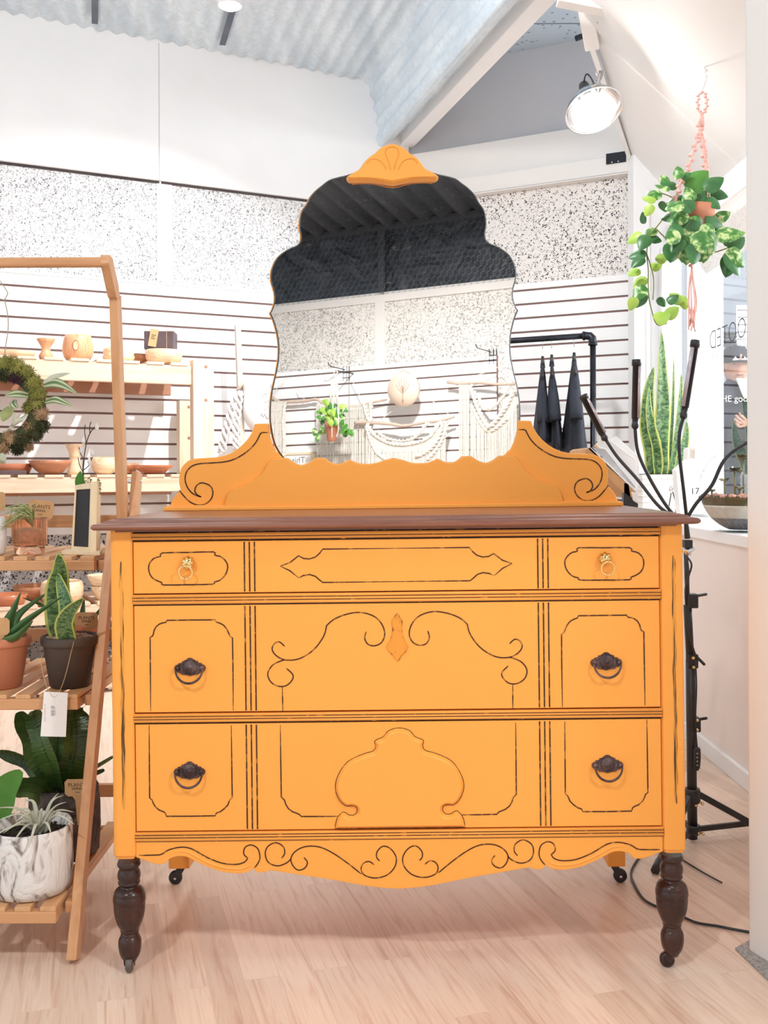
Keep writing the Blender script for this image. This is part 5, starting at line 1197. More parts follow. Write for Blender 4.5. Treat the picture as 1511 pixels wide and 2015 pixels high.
# bottom tier
Z1 = SHZ[0]
rt, ob_ = plant_root('air_plant_pot', 62, 1790, 1.985, Z1, 'silvery air plant in a round white birch-bark pot on the bottom tier')
m, t, b = nt('white_birch_bark'); b.inputs['Roughness'].default_value = .8; v = coords(t, (1, 1, .45)); n = N(t, 'ShaderNodeTexNoise', Scale=26, Detail=10, Distortion=2.2); t.links.new(v, n.inputs['Vector'])
t.links.new(ramp(t, n.outputs[0], [(.34, (.20, .17, .15)), (.42, (.56, .53, .51)), (.50, (.78, .77, .76)), (1., (.84, .83, .82))]), b.inputs['Base Color']); bp = N(t, 'ShaderNodeBump', Strength=.9, Distance=.008); t.links.new(n.outputs[0], bp.inputs['Height']); t.links.new(bp.outputs[0], b.inputs['Normal']); M['birch'] = m
mb = MB(); wb = lambda a, z: 1 + .012 * sin(5 * a + z * 30) + .008 * sin(11 * a - z * 60)
mb.lathe([(.060, 0), (.072, .004), (.0775, .02), (.080, .06), (.0795, .10), (.0785, .128), (.0765, .131), (.072, .129), (.071, .11), (.06, .10)], seg=60, wob=wb); mb.build('pot', [M['birch']], rt)
top_fill('gravel', M['soil'], rt, .070, .110, 60, 8, .005)
mb = MB(); rr = random.Random(9); bc = Vector((.02, 0, .112))
for tx, ty, Y in ((-12, 1590, 1.95), (22, 1600, 2.0), (50, 1575, 1.98), (80, 1598, 1.97), (125, 1565, 2.0), (130, 1578, 1.95), (145, 1598, 1.98), (146, 1622, 1.95), (115, 1560, 2.02), (-10, 1618, 1.93), (-20, 1650, 1.9), (20, 1665, 1.9), (55, 1670, 1.89), (5, 1640, 1.88), (30, 1618, 1.9), (-5, 1605, 2.05), (100, 1640, 1.92), (70, 1612, 2.05)):
    tp = W(tx, ty, Y) - ob_; md = bc.lerp(tp, .45) + Vector((0, 0, .018 + rr.random() * .012)); ps = smooth([tuple(bc + Vector((rr.uniform(-.008, .008), rr.uniform(-.008, .008), 0))), tuple(md), tuple(tp)], 6); n = len(ps)
    mb.tube(ps, [.0064 * (1 - (q / (n - 1)) ** 1.2) + .0004 for q in range(n)], 6, 0, flat=.5)
mb.build('air_plant', [M['air']], rt)
mb = MB(); lb = [tuple(W(x, y, 2.04) - ob_) for x, y in ((5, 1612), (50, 1622), (46, 1665), (0, 1660))]; mb.add(lb + [(x, y + .001, z) for x, y, z in lb], [(0, 3, 2, 1), (4, 5, 6, 7), (0, 1, 5, 4), (1, 2, 6, 5), (2, 3, 7, 6), (3, 0, 4, 7)]); 
vs, fs = text_mesh('UNA', .011, .0001); c = W(34, 1622, 2.038) - ob_; mb.add([(c.x + x, c.y - .002, c.z + y) for x, y, z in vs], fs, 1); mb.build('plant_label', [M['kraft'], M['ink']], rt)
# bird's nest fern
rt, of_ = plant_root('potted_fern', 127, 1700, 2.17, Z1, "broad-leaved dark green bird's nest fern in a dark bark-textured pot on the bottom tier")
m, t, b = nt('dark_bark_pot'); b.inputs['Roughness'].default_value = .75; v = coords(t, (1, 1, .8)); n = N(t, 'ShaderNodeTexNoise', Scale=26, Detail=8, Distortion=2); t.links.new(v, n.inputs['Vector'])
t.links.new(ramp(t, n.outputs[0], [(.3, (.025, .017, .015)), (.55, (.10, .075, .065)), (.8, (.20, .16, .145))]), b.inputs['Base Color']); bp = N(t, 'ShaderNodeBump', Strength=1., Distance=.01); t.links.new(n.outputs[0], bp.inputs['Height']); t.links.new(bp.outputs[0], b.inputs['Normal'])
mb = MB(); wb = lambda a, z: 1 + .03 * sin(3 * a + z * 20) + .02 * sin(9 * a + z * 50)
mb.lathe([(.062, 0), (.070, .01), (.0745, .06), (.073, .11), (.072, .150), (.066, .152), (.063, .14), (.05, .13)], seg=48, wob=wb); mb.build('pot', [m], rt); top_fill('soil', M['soil'], rt, .064, .138, 40, 2, .006)
def lf(px, py, Y): return tuple(W(px, py, Y) - of_)
wavy = lambda w0, ph: (lambda f: w0 * (sin(pi * min(1, f * .82 + .12)) ** .7) * (1 + .16 * sin(f * 16 + ph)) + .0006)
FN = (([(112, 1570, 2.17), (95, 1530, 2.15), (75, 1480, 2.14), (55, 1440, 2.13), (38, 1400, 2.08)], .026, (1, .3, .2)), ([(118, 1570, 2.17), (105, 1520, 2.10), (85, 1470, 2.08), (70, 1420, 2.10), (66, 1398, 2.12)], .024, (1, -.3, .1)),
      ([(120, 1570, 2.17), (115, 1520, 2.14), (112, 1470, 2.14), (118, 1430, 2.15), (120, 1405, 2.17)], .029, (1, .1, 0)), ([(124, 1570, 2.17), (135, 1530, 2.15), (148, 1480, 2.14), (150, 1435, 2.15), (146, 1400, 2.17), (160, 1392, 2.2)], .029, (1, .4, 0)),
      ([(126, 1575, 2.17), (140, 1530, 2.2), (158, 1490, 2.22), (155, 1440, 2.24)], .026, (1, -.3, 0)), ([(112, 1575, 2.17), (85, 1530, 2.2), (50, 1500, 2.22), (-5, 1480, 2.22)], .017, (.4, 0, 1)), ([(112, 1580, 2.16), (80, 1545, 2.12), (45, 1540, 2.1), (22, 1545, 2.08)], .014, (.3, 0, 1)),
      ([(112, 1582, 2.16), (75, 1562, 2.1), (40, 1556, 2.08), (15, 1562, 2.06)], .013, (.3, 0, 1)), ([(130, 1570, 2.2), (160, 1540, 2.25), (175, 1520, 2.3), (222, 1490, 2.35)], .010, (.4, 0, 1)), ([(128, 1575, 2.14), (158, 1555, 2.2), (175, 1530, 2.24), (205, 1515, 2.25)], .007, (.4, 0, 1)), ([(110, 1570, 2.2), (90, 1520, 2.25), (98, 1460, 2.28), (90, 1415, 2.28)], .024, (1, .2, 0)))
for i, (pts, w0, sd_) in enumerate(FN):
    mb = MB(); blade(mb, [lf(*p) for p in pts], wavy(w0, i * 1.3), sd_, .28, nu=4, sub=5); mb.build('leaf', [M['fern']], rt)
plants_tag(rt, lf(153, 1567, 2.10), .056, .036, (0, -.04, -.1))
rt, ol = plant_root('potted_green_plant', -40, 1600, 2.08, Z1, 'small pot with one broad fresh green leaf reaching in from the left edge')
p_ = pot('pot', [M['darkpot']], 0, .05, .036, .09); p_.parent = rt; top_fill('soil', M['soil'], rt, .042, .078)
mb = MB(); blade(mb, [tuple(W(-38, 1600, 2.08) - ol), tuple(W(-5, 1590, 2.02) - ol), tuple(W(12, 1550, 2.0) - ol), tuple(W(42, 1517, 1.98) - ol)], lambda f: .030 * sin(pi * min(1, f * .85 + .12)) ** .8 + .0005, (.7, 0, -.7), .15, sub=5); mb.build('leaf', [M['leafg']], rt)
# wreath hanging from the stand's top bar
wc = W(6, 800, 2.178); rt = empty('moss_wreath', tuple(wc + Vector((0, 0, -.105))), 0, 'moss wreath with lichen, dried flowers and air plants hanging from the bamboo bar', 'wreath'); Z0 = Vector((0, 0, .105)); kw = 2.178 / FPX
mb = MB(); mb.tube([(Z0.x + 68 * kw * cos(a), 0, Z0.z + 68 * kw * sin(a)) for a in [2 * pi * q / 40 for q in range(40)]], .018, 10, 0, True); mb.build('wreath_ring', [M['mossd']], rt)
def wp(px, py, dy=0): q = W(px, py, 2.178 + dy) - wc + Z0; return (q.x, dy, q.z)
cl = [('moss_clump', 'moss', (12, 716), 17), ('moss_clump', 'moss', (32, 722), 18), ('moss_clump', 'moss', (52, 734), 17), ('dark_moss_clump', 'mossd', (10, 738), 14), ('purple_flower', 'purple', (30, 742), 12), ('purple_flower', 'purple', (46, 746), 12), ('moss_clump', 'moss', (66, 752), 17), ('moss_clump', 'moss', (74, 775), 18), ('moss_clump', 'moss', (70, 795), 17), ('moss_clump', 'moss', (58, 802), 14), ('lichen_clump', 'lichen', (80, 815), 15), ('dark_moss_clump', 'mossd', (84, 838), 13), ('lichen_clump', 'lichen', (58, 838), 12), ('dark_moss_clump', 'mossd', (70, 855), 15), ('dark_moss_clump', 'mossd', (46, 868), 16), ('lichen_clump', 'lichen', (20, 862), 17), ('lichen_clump', 'lichen', (5, 880), 16), ('dark_moss_clump', 'mossd', (34, 884), 12), ('moss_clump', 'moss', (-20, 722), 17), ('moss_clump', 'moss', (-45, 745), 18), ('dark_moss_clump', 'mossd', (-58, 780), 17), ('moss_clump', 'moss', (-60, 820), 17), ('lichen_clump', 'lichen', (-45, 850), 17), ('dark_moss_clump', 'mossd', (-22, 872), 17), ('lichen_clump', 'lichen', (46, 860), 8), ('lichen_clump', 'lichen', (56, 880), 7)]
for i, (nm, mt_, q, r_) in enumerate(cl):
    mb = MB(); p = wp(q[0], q[1], -.008); blob(mb, p, r_ * kw * .72, 0, (1, 1, 1), i, 12, .3); spikes(mb, p, r_ * kw * 1.0, 900, .0062, .0007, 0, seed=i); mb.build(nm, [M[mt_]], rt)
def wl(pts, w0, sd_, mat='stripe'):
    mb = MB(); blade(mb, [wp(*p) for p in pts], lambda f: w0 * sin(pi * min(1, f * .8 + .2)) + .0003, sd_, .35, sub=4); mb.build('leaf', [M[mat]], rt)
wl([(85, 757, -.02), (105, 752, -.04), (125, 758, -.045), (152, 775, -.05)], .0105, (.1, .3, 1)); wl([(85, 752, -.02), (100, 742, -.03), (120, 737, -.04), (138, 734, -.05)], .006, (0, .3, 1), 'air')
wl([(88, 790, -.02), (105, 785, -.04), (122, 790, -.045), (142, 800, -.05)], .008, (.1, .3, 1)); wl([(55, 778, -.02), (38, 775, -.04), (22, 776, -.045), (8, 780, -.05)], .008, (.1, .3, 1)); wl([(28, 786, -.02), (25, 792, -.04), (30, 800, -.045), (34, 803, -.05)], .007, (1, .3, .1))
for i, (e, s_) in enumerate((((10, 850), .006), ((20, 845), .007), ((30, 810), .005), ((40, 815), .006))): wl([(50, 815, -.02), (38, 825, -.03), (25, 838, -.03), (e[0], e[1], -.03)], s_, (1, .3, .6), 'air')
wl([(20, 800, -.02), (10, 815, -.03), (5, 830, -.03)], .012, (1, .3, .2), 'airg'); wl([(-5, 910, -.02), (3, 905, -.03), (4, 890, -.02)], .010, (1, .3, 0), 'air')
mb = MB(); mb.tube(smooth([wp(-25, 535), wp(-5, 548), wp(6, 562), wp(14, 575), wp(13, 582), wp(8, 590)], 4) + smooth([wp(8, 590), wp(13, 610), wp(16, 635), wp(14, 660), wp(10, 685), wp(9, 708)], 4), .0011, 6); mb.tube(smooth([wp(-20, 592), wp(-5, 588), wp(8, 590)], 3), .0011, 6)
mb.tube([wp(-25, 535), wp(-25, 524), wp(-25, 516, .014)], .0011, 5)
mb.build('hanging_cord', [pbr('grey_cord', (.40, .36, .30), (.34, .30, .25), 30, .8)], rt)

# ---- pale pole with braids and a white cushion, by the slat wall
OE = .22
def le(px, py, off=OE): t_, z = LW.px(px, py, off); return (t_, z)
tb, zb = le(468, 890); rt = lroot(LW, 'wooden_display_pole', tb, OE, 0, 'pale weathered wooden pole standing against the slat wall with white braids tied on', 'pole')
def lp(px, py, off=OE): t_, z = LW.px(px, py, off); return (t_ - tb, -(off - OE), z)
top = lp(467, 640); mb = MB(); mb.bar((lp(478, 900)[0] + .03, 0, 0.0), top, .026, .026, up=(0, 1, 0)); mb.build('pole', [wood('pale_grey_wood', (.66, .58, .52), (.56, .48, .42), 'z', .8, 6)], rt, bevel=.002)
def braid(name, pts, r_, mat, parent, tw=.11):
    ps = [Vector(p) for p in smooth(pts, 10)]; mb = MB(); n = len(ps); acc = 0; A = [[], [], []]
    for i, p in enumerate(ps):
        if i: acc += (p - ps[i - 1]).length
        for k in range(3):
            a = 2 * pi * acc / tw + 2 * pi * k / 3; A[k].append(p + Vector((cos(a) * r_ * .95, sin(a) * r_ * .7, 0)))
    for L in A: mb.tube(L, r_ * .50, 8)
    return mb.build(name, [mat], parent)
braid('braid', [lp(470, 770, .25), lp(458, 800, .25), lp(450, 830, .25), lp(441, 860, .25), lp(436, 890, .25)], .016, M['cottonw'], rt); braid('braid', [lp(471, 775, .26), lp(467, 810, .26), lp(463, 850, .26), lp(466, 885, .26)], .015, M['cottonw'], rt)
mb = MB(); mb.tube([lp(466, 768, .25), lp(479, 755, .25)], .006, 8); mb.build('branch_stub', [M['drift']], rt)
rt = lroot(LW, 'cushion', le(505, 800)[0], .26, le(505, 855)[1], 'white cotton cushion with faint grey script, behind the left edge of the mirror', 'cushion')
tb2 = le(505, 800)[0]; z0 = le(505, 855)[1]; k = 4.75 / FPX
mb = MB(); ol_ = [(-30, 108), (-33, 80), (-34, 45), (-28, 22), (-12, 4), (10, 0), (40, 6), (52, 40), (50, 80), (44, 108), (10, 112)]; ol_ = [(a * k, b_ * k) for a, b_ in smooth(ol_, 3, True)]
n = len(ol_); cxm = sum(p[0] for p in ol_) / n; czm = sum(p[1] for p in ol_) / n; vs = []; rings = [(1, 0), (.97, -.018), (.85, -.035), (.6, -.048), (.3, -.053)]
for s_ in (1, -1):
    for f, y in rings[(0 if s_ == 1 else 1):]: vs += [(cxm + (x - cxm) * f, s_ * y, czm + (z - czm) * f) for x, z in ol_]
fs = []; order = [0, 1, 2, 3, 4]
for a in range(4): fs += [(a * n + i, a * n + (i + 1) % n, (a + 1) * n + (i + 1) % n, (a + 1) * n + i) for i in range(n)]
fs.append(tuple(4 * n + i for i in range(n)))
bk_ = [0, 5, 6, 7, 8]
for a in range(4): fs += [(bk_[a] * n + (i + 1) % n, bk_[a] * n + i, bk_[a + 1] * n + i, bk_[a + 1] * n + (i + 1) % n) for i in range(n)]
fs.append(tuple(8 * n + i for i in reversed(range(n)))); mb.add(vs, fs, 0, True); mb.build('cushion_body', [M['cottonw']], rt)
mb = MB()
for L in ([(-2, 72), (2, 80), (6, 78), (2, 66), (6, 62), (10, 68), (12, 62), (16, 68), (18, 62), (24, 70)], [(2, 46), (8, 52), (14, 56), (12, 48), (18, 52), (22, 48)], [(-6, 34), (-4, 40), (0, 34), (3, 40), (6, 33), (12, 30)]): mb.tube([(a * k, -.054, b_ * k) for a, b_ in smooth(L, 4)], .0016, 5)
blade(mb, [(14 * k, -.054, 104 * k), (20 * k, -.054, 90 * k), (27 * k, -.054, 80 * k)], lambda f: .006 * sin(pi * f) + .0005, (1, 0, .5), .1)
mb.build('printed_script', [pbr('grey_print', (.42, .42, .45), (.36, .36, .4), 9, .9)], rt)
# ================================================================== RIGHT SIDE
# pipe clothes rack in front of the right slat wall
RO = .50
rk0 = RW.px(1166, 700, RO)[0]; rkz = RW.px(1150, 661, RO)[1]
rt = lroot(RW, 'pipe_clothes_rack', rk0, RO, 0, 'black iron pipe clothes rack in front of the right slat wall', 'clothes rack')
def rp(px, py, off=RO): t_, z = RW.px(px, py, off); return (t_ - rk0, -(off - RO), z)
PR = .0135; XL = -1.15
MB().tube([(XL + .03, 0, rkz), (-.03, 0, rkz)], PR, 14).build('top_pipe', [M['blackmetal']], rt)
for x in (0, XL): MB().tube([(x, 0, .0), (x, 0, rkz - .03)], PR, 14).build('upright_pipe', [M['blackmetal']], rt)
for x, s_ in ((0, -1), (XL, 1)):
    mb = MB(); mb.tube([(x + s_ * .045, 0, rkz), (x + s_ * .03, 0, rkz), (x + s_ * .012, 0, rkz - .003), (x + s_ * .003, 0, rkz - .012), (x, 0, rkz - .03), (x, 0, rkz - .045)], [.018, .018, .0185, .0185, .018, .018], 14); mb.tube([(x + s_ * .045, 0, rkz), (x + s_ * .036, 0, rkz)], .021, 14); mb.tube([(x, 0, rkz - .045), (x, 0, rkz - .036)], .021, 14); mb.build('elbow_joint', [M['blackmetal']], rt)
    mb = MB(); mb.bar((x, -.2, .014), (x, .2, .014), .028, .028); mb.build('foot', [M['blackmetal']], rt, bevel=.01)
def shirt(px, pyt, thw, label, tilt, yb_px):
    x0, _, z = rp(px, pyt); r = lroot(RW, 'hanging_shirt', rk0 + x0, RO, 0, label, 'shirt', 'black shirts on the pipe rack'); r.rotation_euler.z += R(17)
    zt = rp(px, pyt + 25)[2]; zb = rp(px, yb_px)[2]
    mb = MB(); vs = []; seg = 28; H = zt - zb; nr_ = 14
    for i in range(nr_ + 1):
        f = i / nr_; zz = zt - H * f; hw = .05 + .17 * min(1, f * 4.5) if f < .25 else .20 + .02 * f; th_ = thw * (.16 + .84 * f ** .8)
        for k in range(seg):
            a = 2 * pi * k / seg; c_, s_ = cos(a), sin(a)
            fold = 1 + .16 * sin(3 * a + px) * f + .12 * sin(7 * a + px * 2 + f * 2) * f
            zz2 = zz - (.22 * (hw - .05) * (abs(s_) ** 1.3) if f < .5 else .03 * abs(s_)) * (1 - f)
            vs.append((th_ * c_ * fold + tilt * f, hw * (abs(s_) ** .9) * (1 if s_ > 0 else -1) * fold, zz2))
    fs = [(i * seg + k, (i + 1) * seg + k, (i + 1) * seg + (k + 1) % seg, i * seg + (k + 1) % seg) for i in range(nr_) for k in range(seg)] + [tuple(range(seg)), tuple(nr_ * seg + k for k in reversed(range(seg)))]
    mb.add(vs, fs, 0, True); mb.build('shirt_body', [M['navycloth']], r)
    for s_ in (-1, 1):
        mb = MB(); P = [(tilt * .1, s_ * .14, zt - .07), (tilt * .3, s_ * .18, zt - .16), (tilt * .5 + .004, s_ * .20, zt - .27)]; mb.tube(smooth(P, 3), [.012, .016, .02, .024, .026, .027, .028], 12, 0, flat=1.4); mb.build('sleeve', [M['navycloth']], r)
    mb = MB(); mb.tube(smooth([(0, .0, rkz + PR + .004), (.0, .018, rkz + PR - .002), (.0, .022, rkz - .02), (.0, .004, rkz - .05), (0, 0, zt + .03)], 4), .0016, 6); mb.build('hanger_hook', [M['chrome']], r)
    mb = MB(); mb.tube([(0, 0, zt + .045), (0, 0, zt - .01)], [.006, .012], 8); mb.tube([(0, -.18, zt - .07), (0, 0, zt - .005), (0, .18, zt - .07)], .007, 8); mb.build('hanger', [M['black']], r)
    return r
shirt(1067, 695, .043, 'black shirt hanging at the left of three on the pipe rack', .0, 872)
shirt(1085, 692, .034, 'narrow black shirt hanging in the middle of three on the pipe rack', .02, 884)
shirt(1129, 688, .058, 'black shirt hanging nearest the upright of the pipe rack', .0, 902)

# counter plants
CZ = .752
def wroot(name, px, py, Y, z, label, cat): p = W(px, py, Y); return empty(name, (p.x, Y, z), 0, label, cat), Vector((p.x, Y, z))
rt, o1 = wroot('snake_plant', 1301, 1020, 4.12, CZ, 'tall snake plant in a white ribbed square planter on the window counter', 'potted plant')
k = 4.12 / FPX; mb = MB(); hw = 46 * k; H = 86 * k
mb.box((-hw, -.07, 0), (hw, .07, H)); 
for i in range(7): mb.box((-hw - .003, -.073, .018 + i * .024), (hw + .003, .073, .024 + i * .024))
mb.build('planter', [pbr('white_ribbed_planter', (.84, .83, .81), (.80, .79, .77), 5, .6)], rt, bevel=.002)
MB().box((-hw + .01, -.06, H - .004), (hw - .01, .06, H + .003)).build('soil', [M['soil']], rt)
for pts, w0, sd_ in (([(1300, 940, 4.1), (1298, 880, 4.1), (1303, 800, 4.1), (1302, 730, 4.1), (1301, 652, 4.12)], .036, (1, .2, 0)), ([(1288, 940, 4.08), (1285, 890, 4.06), (1274, 835, 4.05), (1276, 770, 4.05), (1286, 722, 4.06)], .036, (1, -.4, 0)), ([(1293, 940, 4.07), (1290, 880, 4.06), (1280, 840, 4.04), (1275, 800, 4.03), (1277, 763, 4.03)], .022, (1, .3, 0)), ([(1312, 935, 4.14), (1316, 880, 4.15), (1322, 800, 4.17), (1325, 700, 4.18)], .016, (1, .9, 0)), ([(1318, 935, 4.14), (1330, 860, 4.15), (1338, 780, 4.16), (1340, 735, 4.16)], .014, (1, .3, 0)), ([(1325, 938, 4.16), (1338, 900, 4.17), (1348, 860, 4.18), (1350, 828, 4.18)], .024, (1, .3, 0))):
    mb = MB(); blade(mb, [W(*p) - o1 for p in pts], wlance(w0), sd_, .28, sub=5); mb.build('leaf', [M['snake']], rt, solid=.002)
rt, o2 = wroot('wire_ornament_stakes', 1325, 1020, 3.95, CZ, 'three thin black wire stakes with glass tips leaning before the planter', 'stakes')
for a, b_ in (((1313, 1012), (1320, 970)), ((1336, 1012), (1323, 968)), ((1328, 1012), (1333, 970))):
    mb = MB(); q0 = W(a[0], a[1], 3.93) - o2; q0.z = max(q0.z, .001); q1 = W(b_[0], b_[1], 3.93) - o2; mb.tube([q0, q1], .0022, 6); mb.build('wire_stake', [M['black']], rt)
    mb = MB(); mb.lathe([(0, 0), (.009, .006), (.011, .014), (.007, .022), (0, .024)], tuple(q1), 10); mb.build('glass_tip', [M['chrome']], rt)
rt, o2 = wroot('paper_bag', 1362, 1020, 3.85, CZ, 'tall white folded paper bag leaning on the counter beside the planter', 'bag')
c = [W(1338, 1012, 3.8) - o2, W(1392, 1012, 3.8) - o2, W(1378, 905, 3.86) - o2, W(1370, 878, 3.88) - o2, W(1353, 882, 3.88) - o2, W(1352, 905, 3.86) - o2, W(1330, 925, 3.82) - o2]
for v in c: v.z = max(v.z, 0)
n = len(c); mb = MB(); mb.add(c + [v + Vector((0, .06, 0)) for v in c], [tuple(reversed(range(n))), tuple(range(n, 2 * n))] + [(i, (i + 1) % n, (i + 1) % n + n, i + n) for i in range(n)]); mb.build('bag_body', [M['card']], rt, bevel=.003)
mb = MB(); q = W(1362, 892, 3.86) - o2; mb.box((q.x - .012, q.y - .006, q.z - .02), (q.x + .008, q.y - .004, q.z + .02)); mb.build('bag_print', [pbr('grey_brown_print', (.5, .42, .36), (.62, .55, .48), 60, .8)], rt)
mb = MB(); vs, fs = text_mesh('17', .035, .0003); q = W(1366, 967, 3.79) - o2; mb.add([(q.x + x, q.y - .004, q.z + y) for x, y, z in vs], fs); mb.build('bag_number', [M['pencil']], rt)
# terrarium
Yt = 3.17; k = Yt / FPX; rt, o2 = wroot('glass_terrarium', 1462, 1046, Yt, CZ, 'round glass bowl terrarium with sand, moss and succulents on the counter', 'terrarium'); Rb = .136
m, t, b = nt('clear_glass'); t.nodes.remove(b); gl = N(t, 'ShaderNodeBsdfGlossy', Roughness=.02); tr = N(t, 'ShaderNodeBsdfTransparent'); tr.inputs[0].default_value = (.95, .97, .97, 1); fr_ = N(t, 'ShaderNodeFresnel', IOR=1.45); mx = N(t, 'ShaderNodeMixShader'); ge = N(t, 'ShaderNodeNewGeometry'); mm = N(t, 'ShaderNodeMath', operation='MULTIPLY_ADD'); t.links.new(ge.outputs['Backfacing'], mm.inputs[0]); mm.inputs[1].default_value = -1.0; mm.inputs[2].default_value = 1.0; m2_ = N(t, 'ShaderNodeMath', operation='MULTIPLY'); t.links.new(mm.outputs[0], m2_.inputs[0]); t.links.new(fr_.outputs[0], m2_.inputs[1]); t.links.new(m2_.outputs[0], mx.inputs[0]); t.links.new(tr.outputs[0], mx.inputs[1]); t.links.new(gl.outputs[0], mx.inputs[2]); t.links.new(mx.outputs[0], t.nodes['Material Output'].inputs[0]); M['clear'] = m
mb = MB(); P = [(0, .001), (.072, .001)] + [(Rb * sin(a), Rb - Rb * cos(a) * 1.0) for a in [R(d) for d in range(34, 150, 6)]]; P = P + [(P[-1][0] + .006, P[-1][1] + .004)]; mb.lathe(P, seg=48); mb.build('glass_bowl', [M['clear']], rt)
def layer(nm, z0, z1, mat, bumps=0, sz=.006, seed=1):
    mb = MB(); pr = []; 
    for i in range(7):
        z = z0 + (z1 - z0) * i / 6; pr.append((math.sqrt(max(1e-6, Rb ** 2 - (z - Rb) ** 2)) * .97, z))
    pr.append((0, z1)); mb.lathe(pr, seg=40); rr = random.Random(seed)
    for _ in range(bumps): a = rr.uniform(0, 6.28); q = pr[-2][0] * math.sqrt(rr.uniform(.3, 1)); blob(mb, (q * cos(a), q * sin(a), z1), sz * rr.uniform(.6, 1.3), 0, (1, 1, .8), rr.random(), 6, .15)
    return mb.build(nm, [mat], rt)
layer('gravel_layer', .008, .045, pbr('dark_grey_gravel', (.12, .12, .13), (.26, .26, .27), 130, .8, bump=.5)); layer('sand_layer', .045, .085, pbr('pale_sand_layer', (.66, .62, .56), (.56, .52, .46), 60, .9))
layer('moss_layer', .085, .108, pbr('brown_moss', (.10, .09, .03), (.16, .09, .045), 60, .95, bump=.6), 120, .009, 3)
mb = MB(); rr = random.Random(5)
for _ in range(26): a = rr.uniform(2.2, 5.2); q = rr.uniform(.07, .122); blob(mb, (q * cos(a), q * sin(a), .112), rr.uniform(.008, .014), 0, (1, 1, .8), rr.random(), 8, .15)
mb.build('pink_pebbles', [pbr('pink_pebble', (.50, .22, .16), (.66, .36, .28), 30, .6)], rt)
for i, (px, py, s_, mt_) in enumerate(((1425, 945, 1., 'moss'), (1445, 925, 1.2, 'leafg'), (1455, 960, 1., 'moss'), (1462, 900, 1.3, 'leafg'), (1400, 965, .7, 'moss'))):
    mb = MB(); c = W(px, py, Yt - .02) - o2; rr = random.Random(i); mb.tube([(c.x, c.y, .1), tuple(c)], .003, 5)
    for j in range(13): a = j * 2.4; d = Vector((cos(a), sin(a), rr.uniform(-.2, .9))); heart(mb, c, d, (0, 0, 1), .020 * s_, 0, .38)
    mb.build('succulent', [pbr('succulent_green_%d' % i, (.18, .24, .08), (.36, .24, .14), 40, .5)], rt)
# slanted card display on a black stand
Yd = 2.92; rt, o2 = wroot('print_display_stand', 1238, 1005, Yd, 0, 'kraft tray of white prints tilted on a black display stand behind the dresser', 'display stand')
def dq(px, py, Y=Yd): return W(px, py, Y) - o2
def plate(nm, pts, d, mat, bev=.001):
    n = len(pts); A = [Vector(p) for p in pts]; mb = MB(); mb.add(A + [v + Vector((0, d, 0)) for v in A], [tuple(range(n)), tuple(reversed(range(n, 2 * n)))] + [(i, i + n, (i + 1) % n + n, (i + 1) % n) for i in range(n)]); bm = mb.build(nm, [mat], rt, bevel=bev); return bm
plate('tray', [dq(1151, 893), dq(1153, 884), dq(1160, 880), dq(1255, 972), dq(1255, 982), dq(1238, 978), dq(1215, 960), dq(1196, 938)], .26, M['kraft'])
plate('tray_edge', [dq(1156, 883), dq(1161, 880), dq(1254, 966), dq(1254, 972)], .26, M['card'])
plate('tray_back', [dq(1168, 878, Yd + .26), dq(1178, 868, Yd + .26), dq(1186, 866, Yd + .26), dq(1182, 884, Yd + .26)], .01, M['kraft'])
plate('print', [dq(1172, 874, Yd + .05), dq(1187, 857, Yd + .05), dq(1252, 905, Yd + .06), dq(1253, 962, Yd + .05)], .004, M['card'])
plate('print', [dq(1165, 880, Yd + .02), dq(1190, 884, Yd + .02), dq(1250, 958, Yd + .02), dq(1248, 962, Yd + .02)], .004, pbr('grey_photo_print', (.20, .20, .22), (.62, .62, .64), 6, .4))
plate('print', [dq(1200, 866, Yd + .12), dq(1212, 858, Yd + .12), dq(1258, 900, Yd + .12), dq(1256, 960, Yd + .12)], .004, M['card'])
plate('bracket', [dq(1227, 952), dq(1229, 949), dq(1237, 953), dq(1240, 975), dq(1246, 986), dq(1255, 991), dq(1255, 1022), dq(1226, 1022)], .025, M['black'])
plate('stand_back', [dq(1241, 968, Yd - .01), dq(1255, 970, Yd - .01), dq(1255, 990, Yd - .01), dq(1246, 985, Yd - .01)], .004, M['card'])
MB().bar((.005, .012, .0), (.005, .012, dq(1240, 1020).z), .03, .02, up=(0, 1, 0)).build('pole', [M['black']], rt); MB().box((-.12, -.10, 0), (.12, .12, .012)).build('base', [M['black']], rt, bevel=.003)

# LED grow light on a tripod
Yg = 2.55; rt, og = wroot('grow_light', 1356, 1640, Yg, 0, 'black four-head gooseneck grow light on a tripod beside the dresser', 'lamp')
def gq(px, py, Y=Yg): return tuple(W(px, py, Y) - og)
MB().tube([gq(1362, 1650), gq(1358, 1300)], .0125, 12).build('lower_pole', [M['black']], rt)
MB().tube([gq(1358, 1310), gq(1352, 1190)], .0105, 12).build('middle_pole', [M['black']], rt)
MB().tube([gq(1353, 1200), gq(1349, 1085)], .006, 10).build('upper_pole', [M['black']], rt)
mb = MB(); mb.bar(gq(1352, 1062), gq(1352, 1078), .02, .026, up=(0, 1, 0)); mb.tube([gq(1352, 1060), gq(1350, 1035), gq(1346, 1012)], [.008, .0065, .006], 8); mb.build('neck_hub', [M['black']], rt, bevel=.002)
mb = MB(); mb.tube([gq(1340, 1082), gq(1352, 1088), gq(1364, 1078)], .006, 8); mb.tube([gq(1352, 1078), gq(1352, 1092)], .009, 8); mb.build('hub_clamp', [M['chrome']], rt)
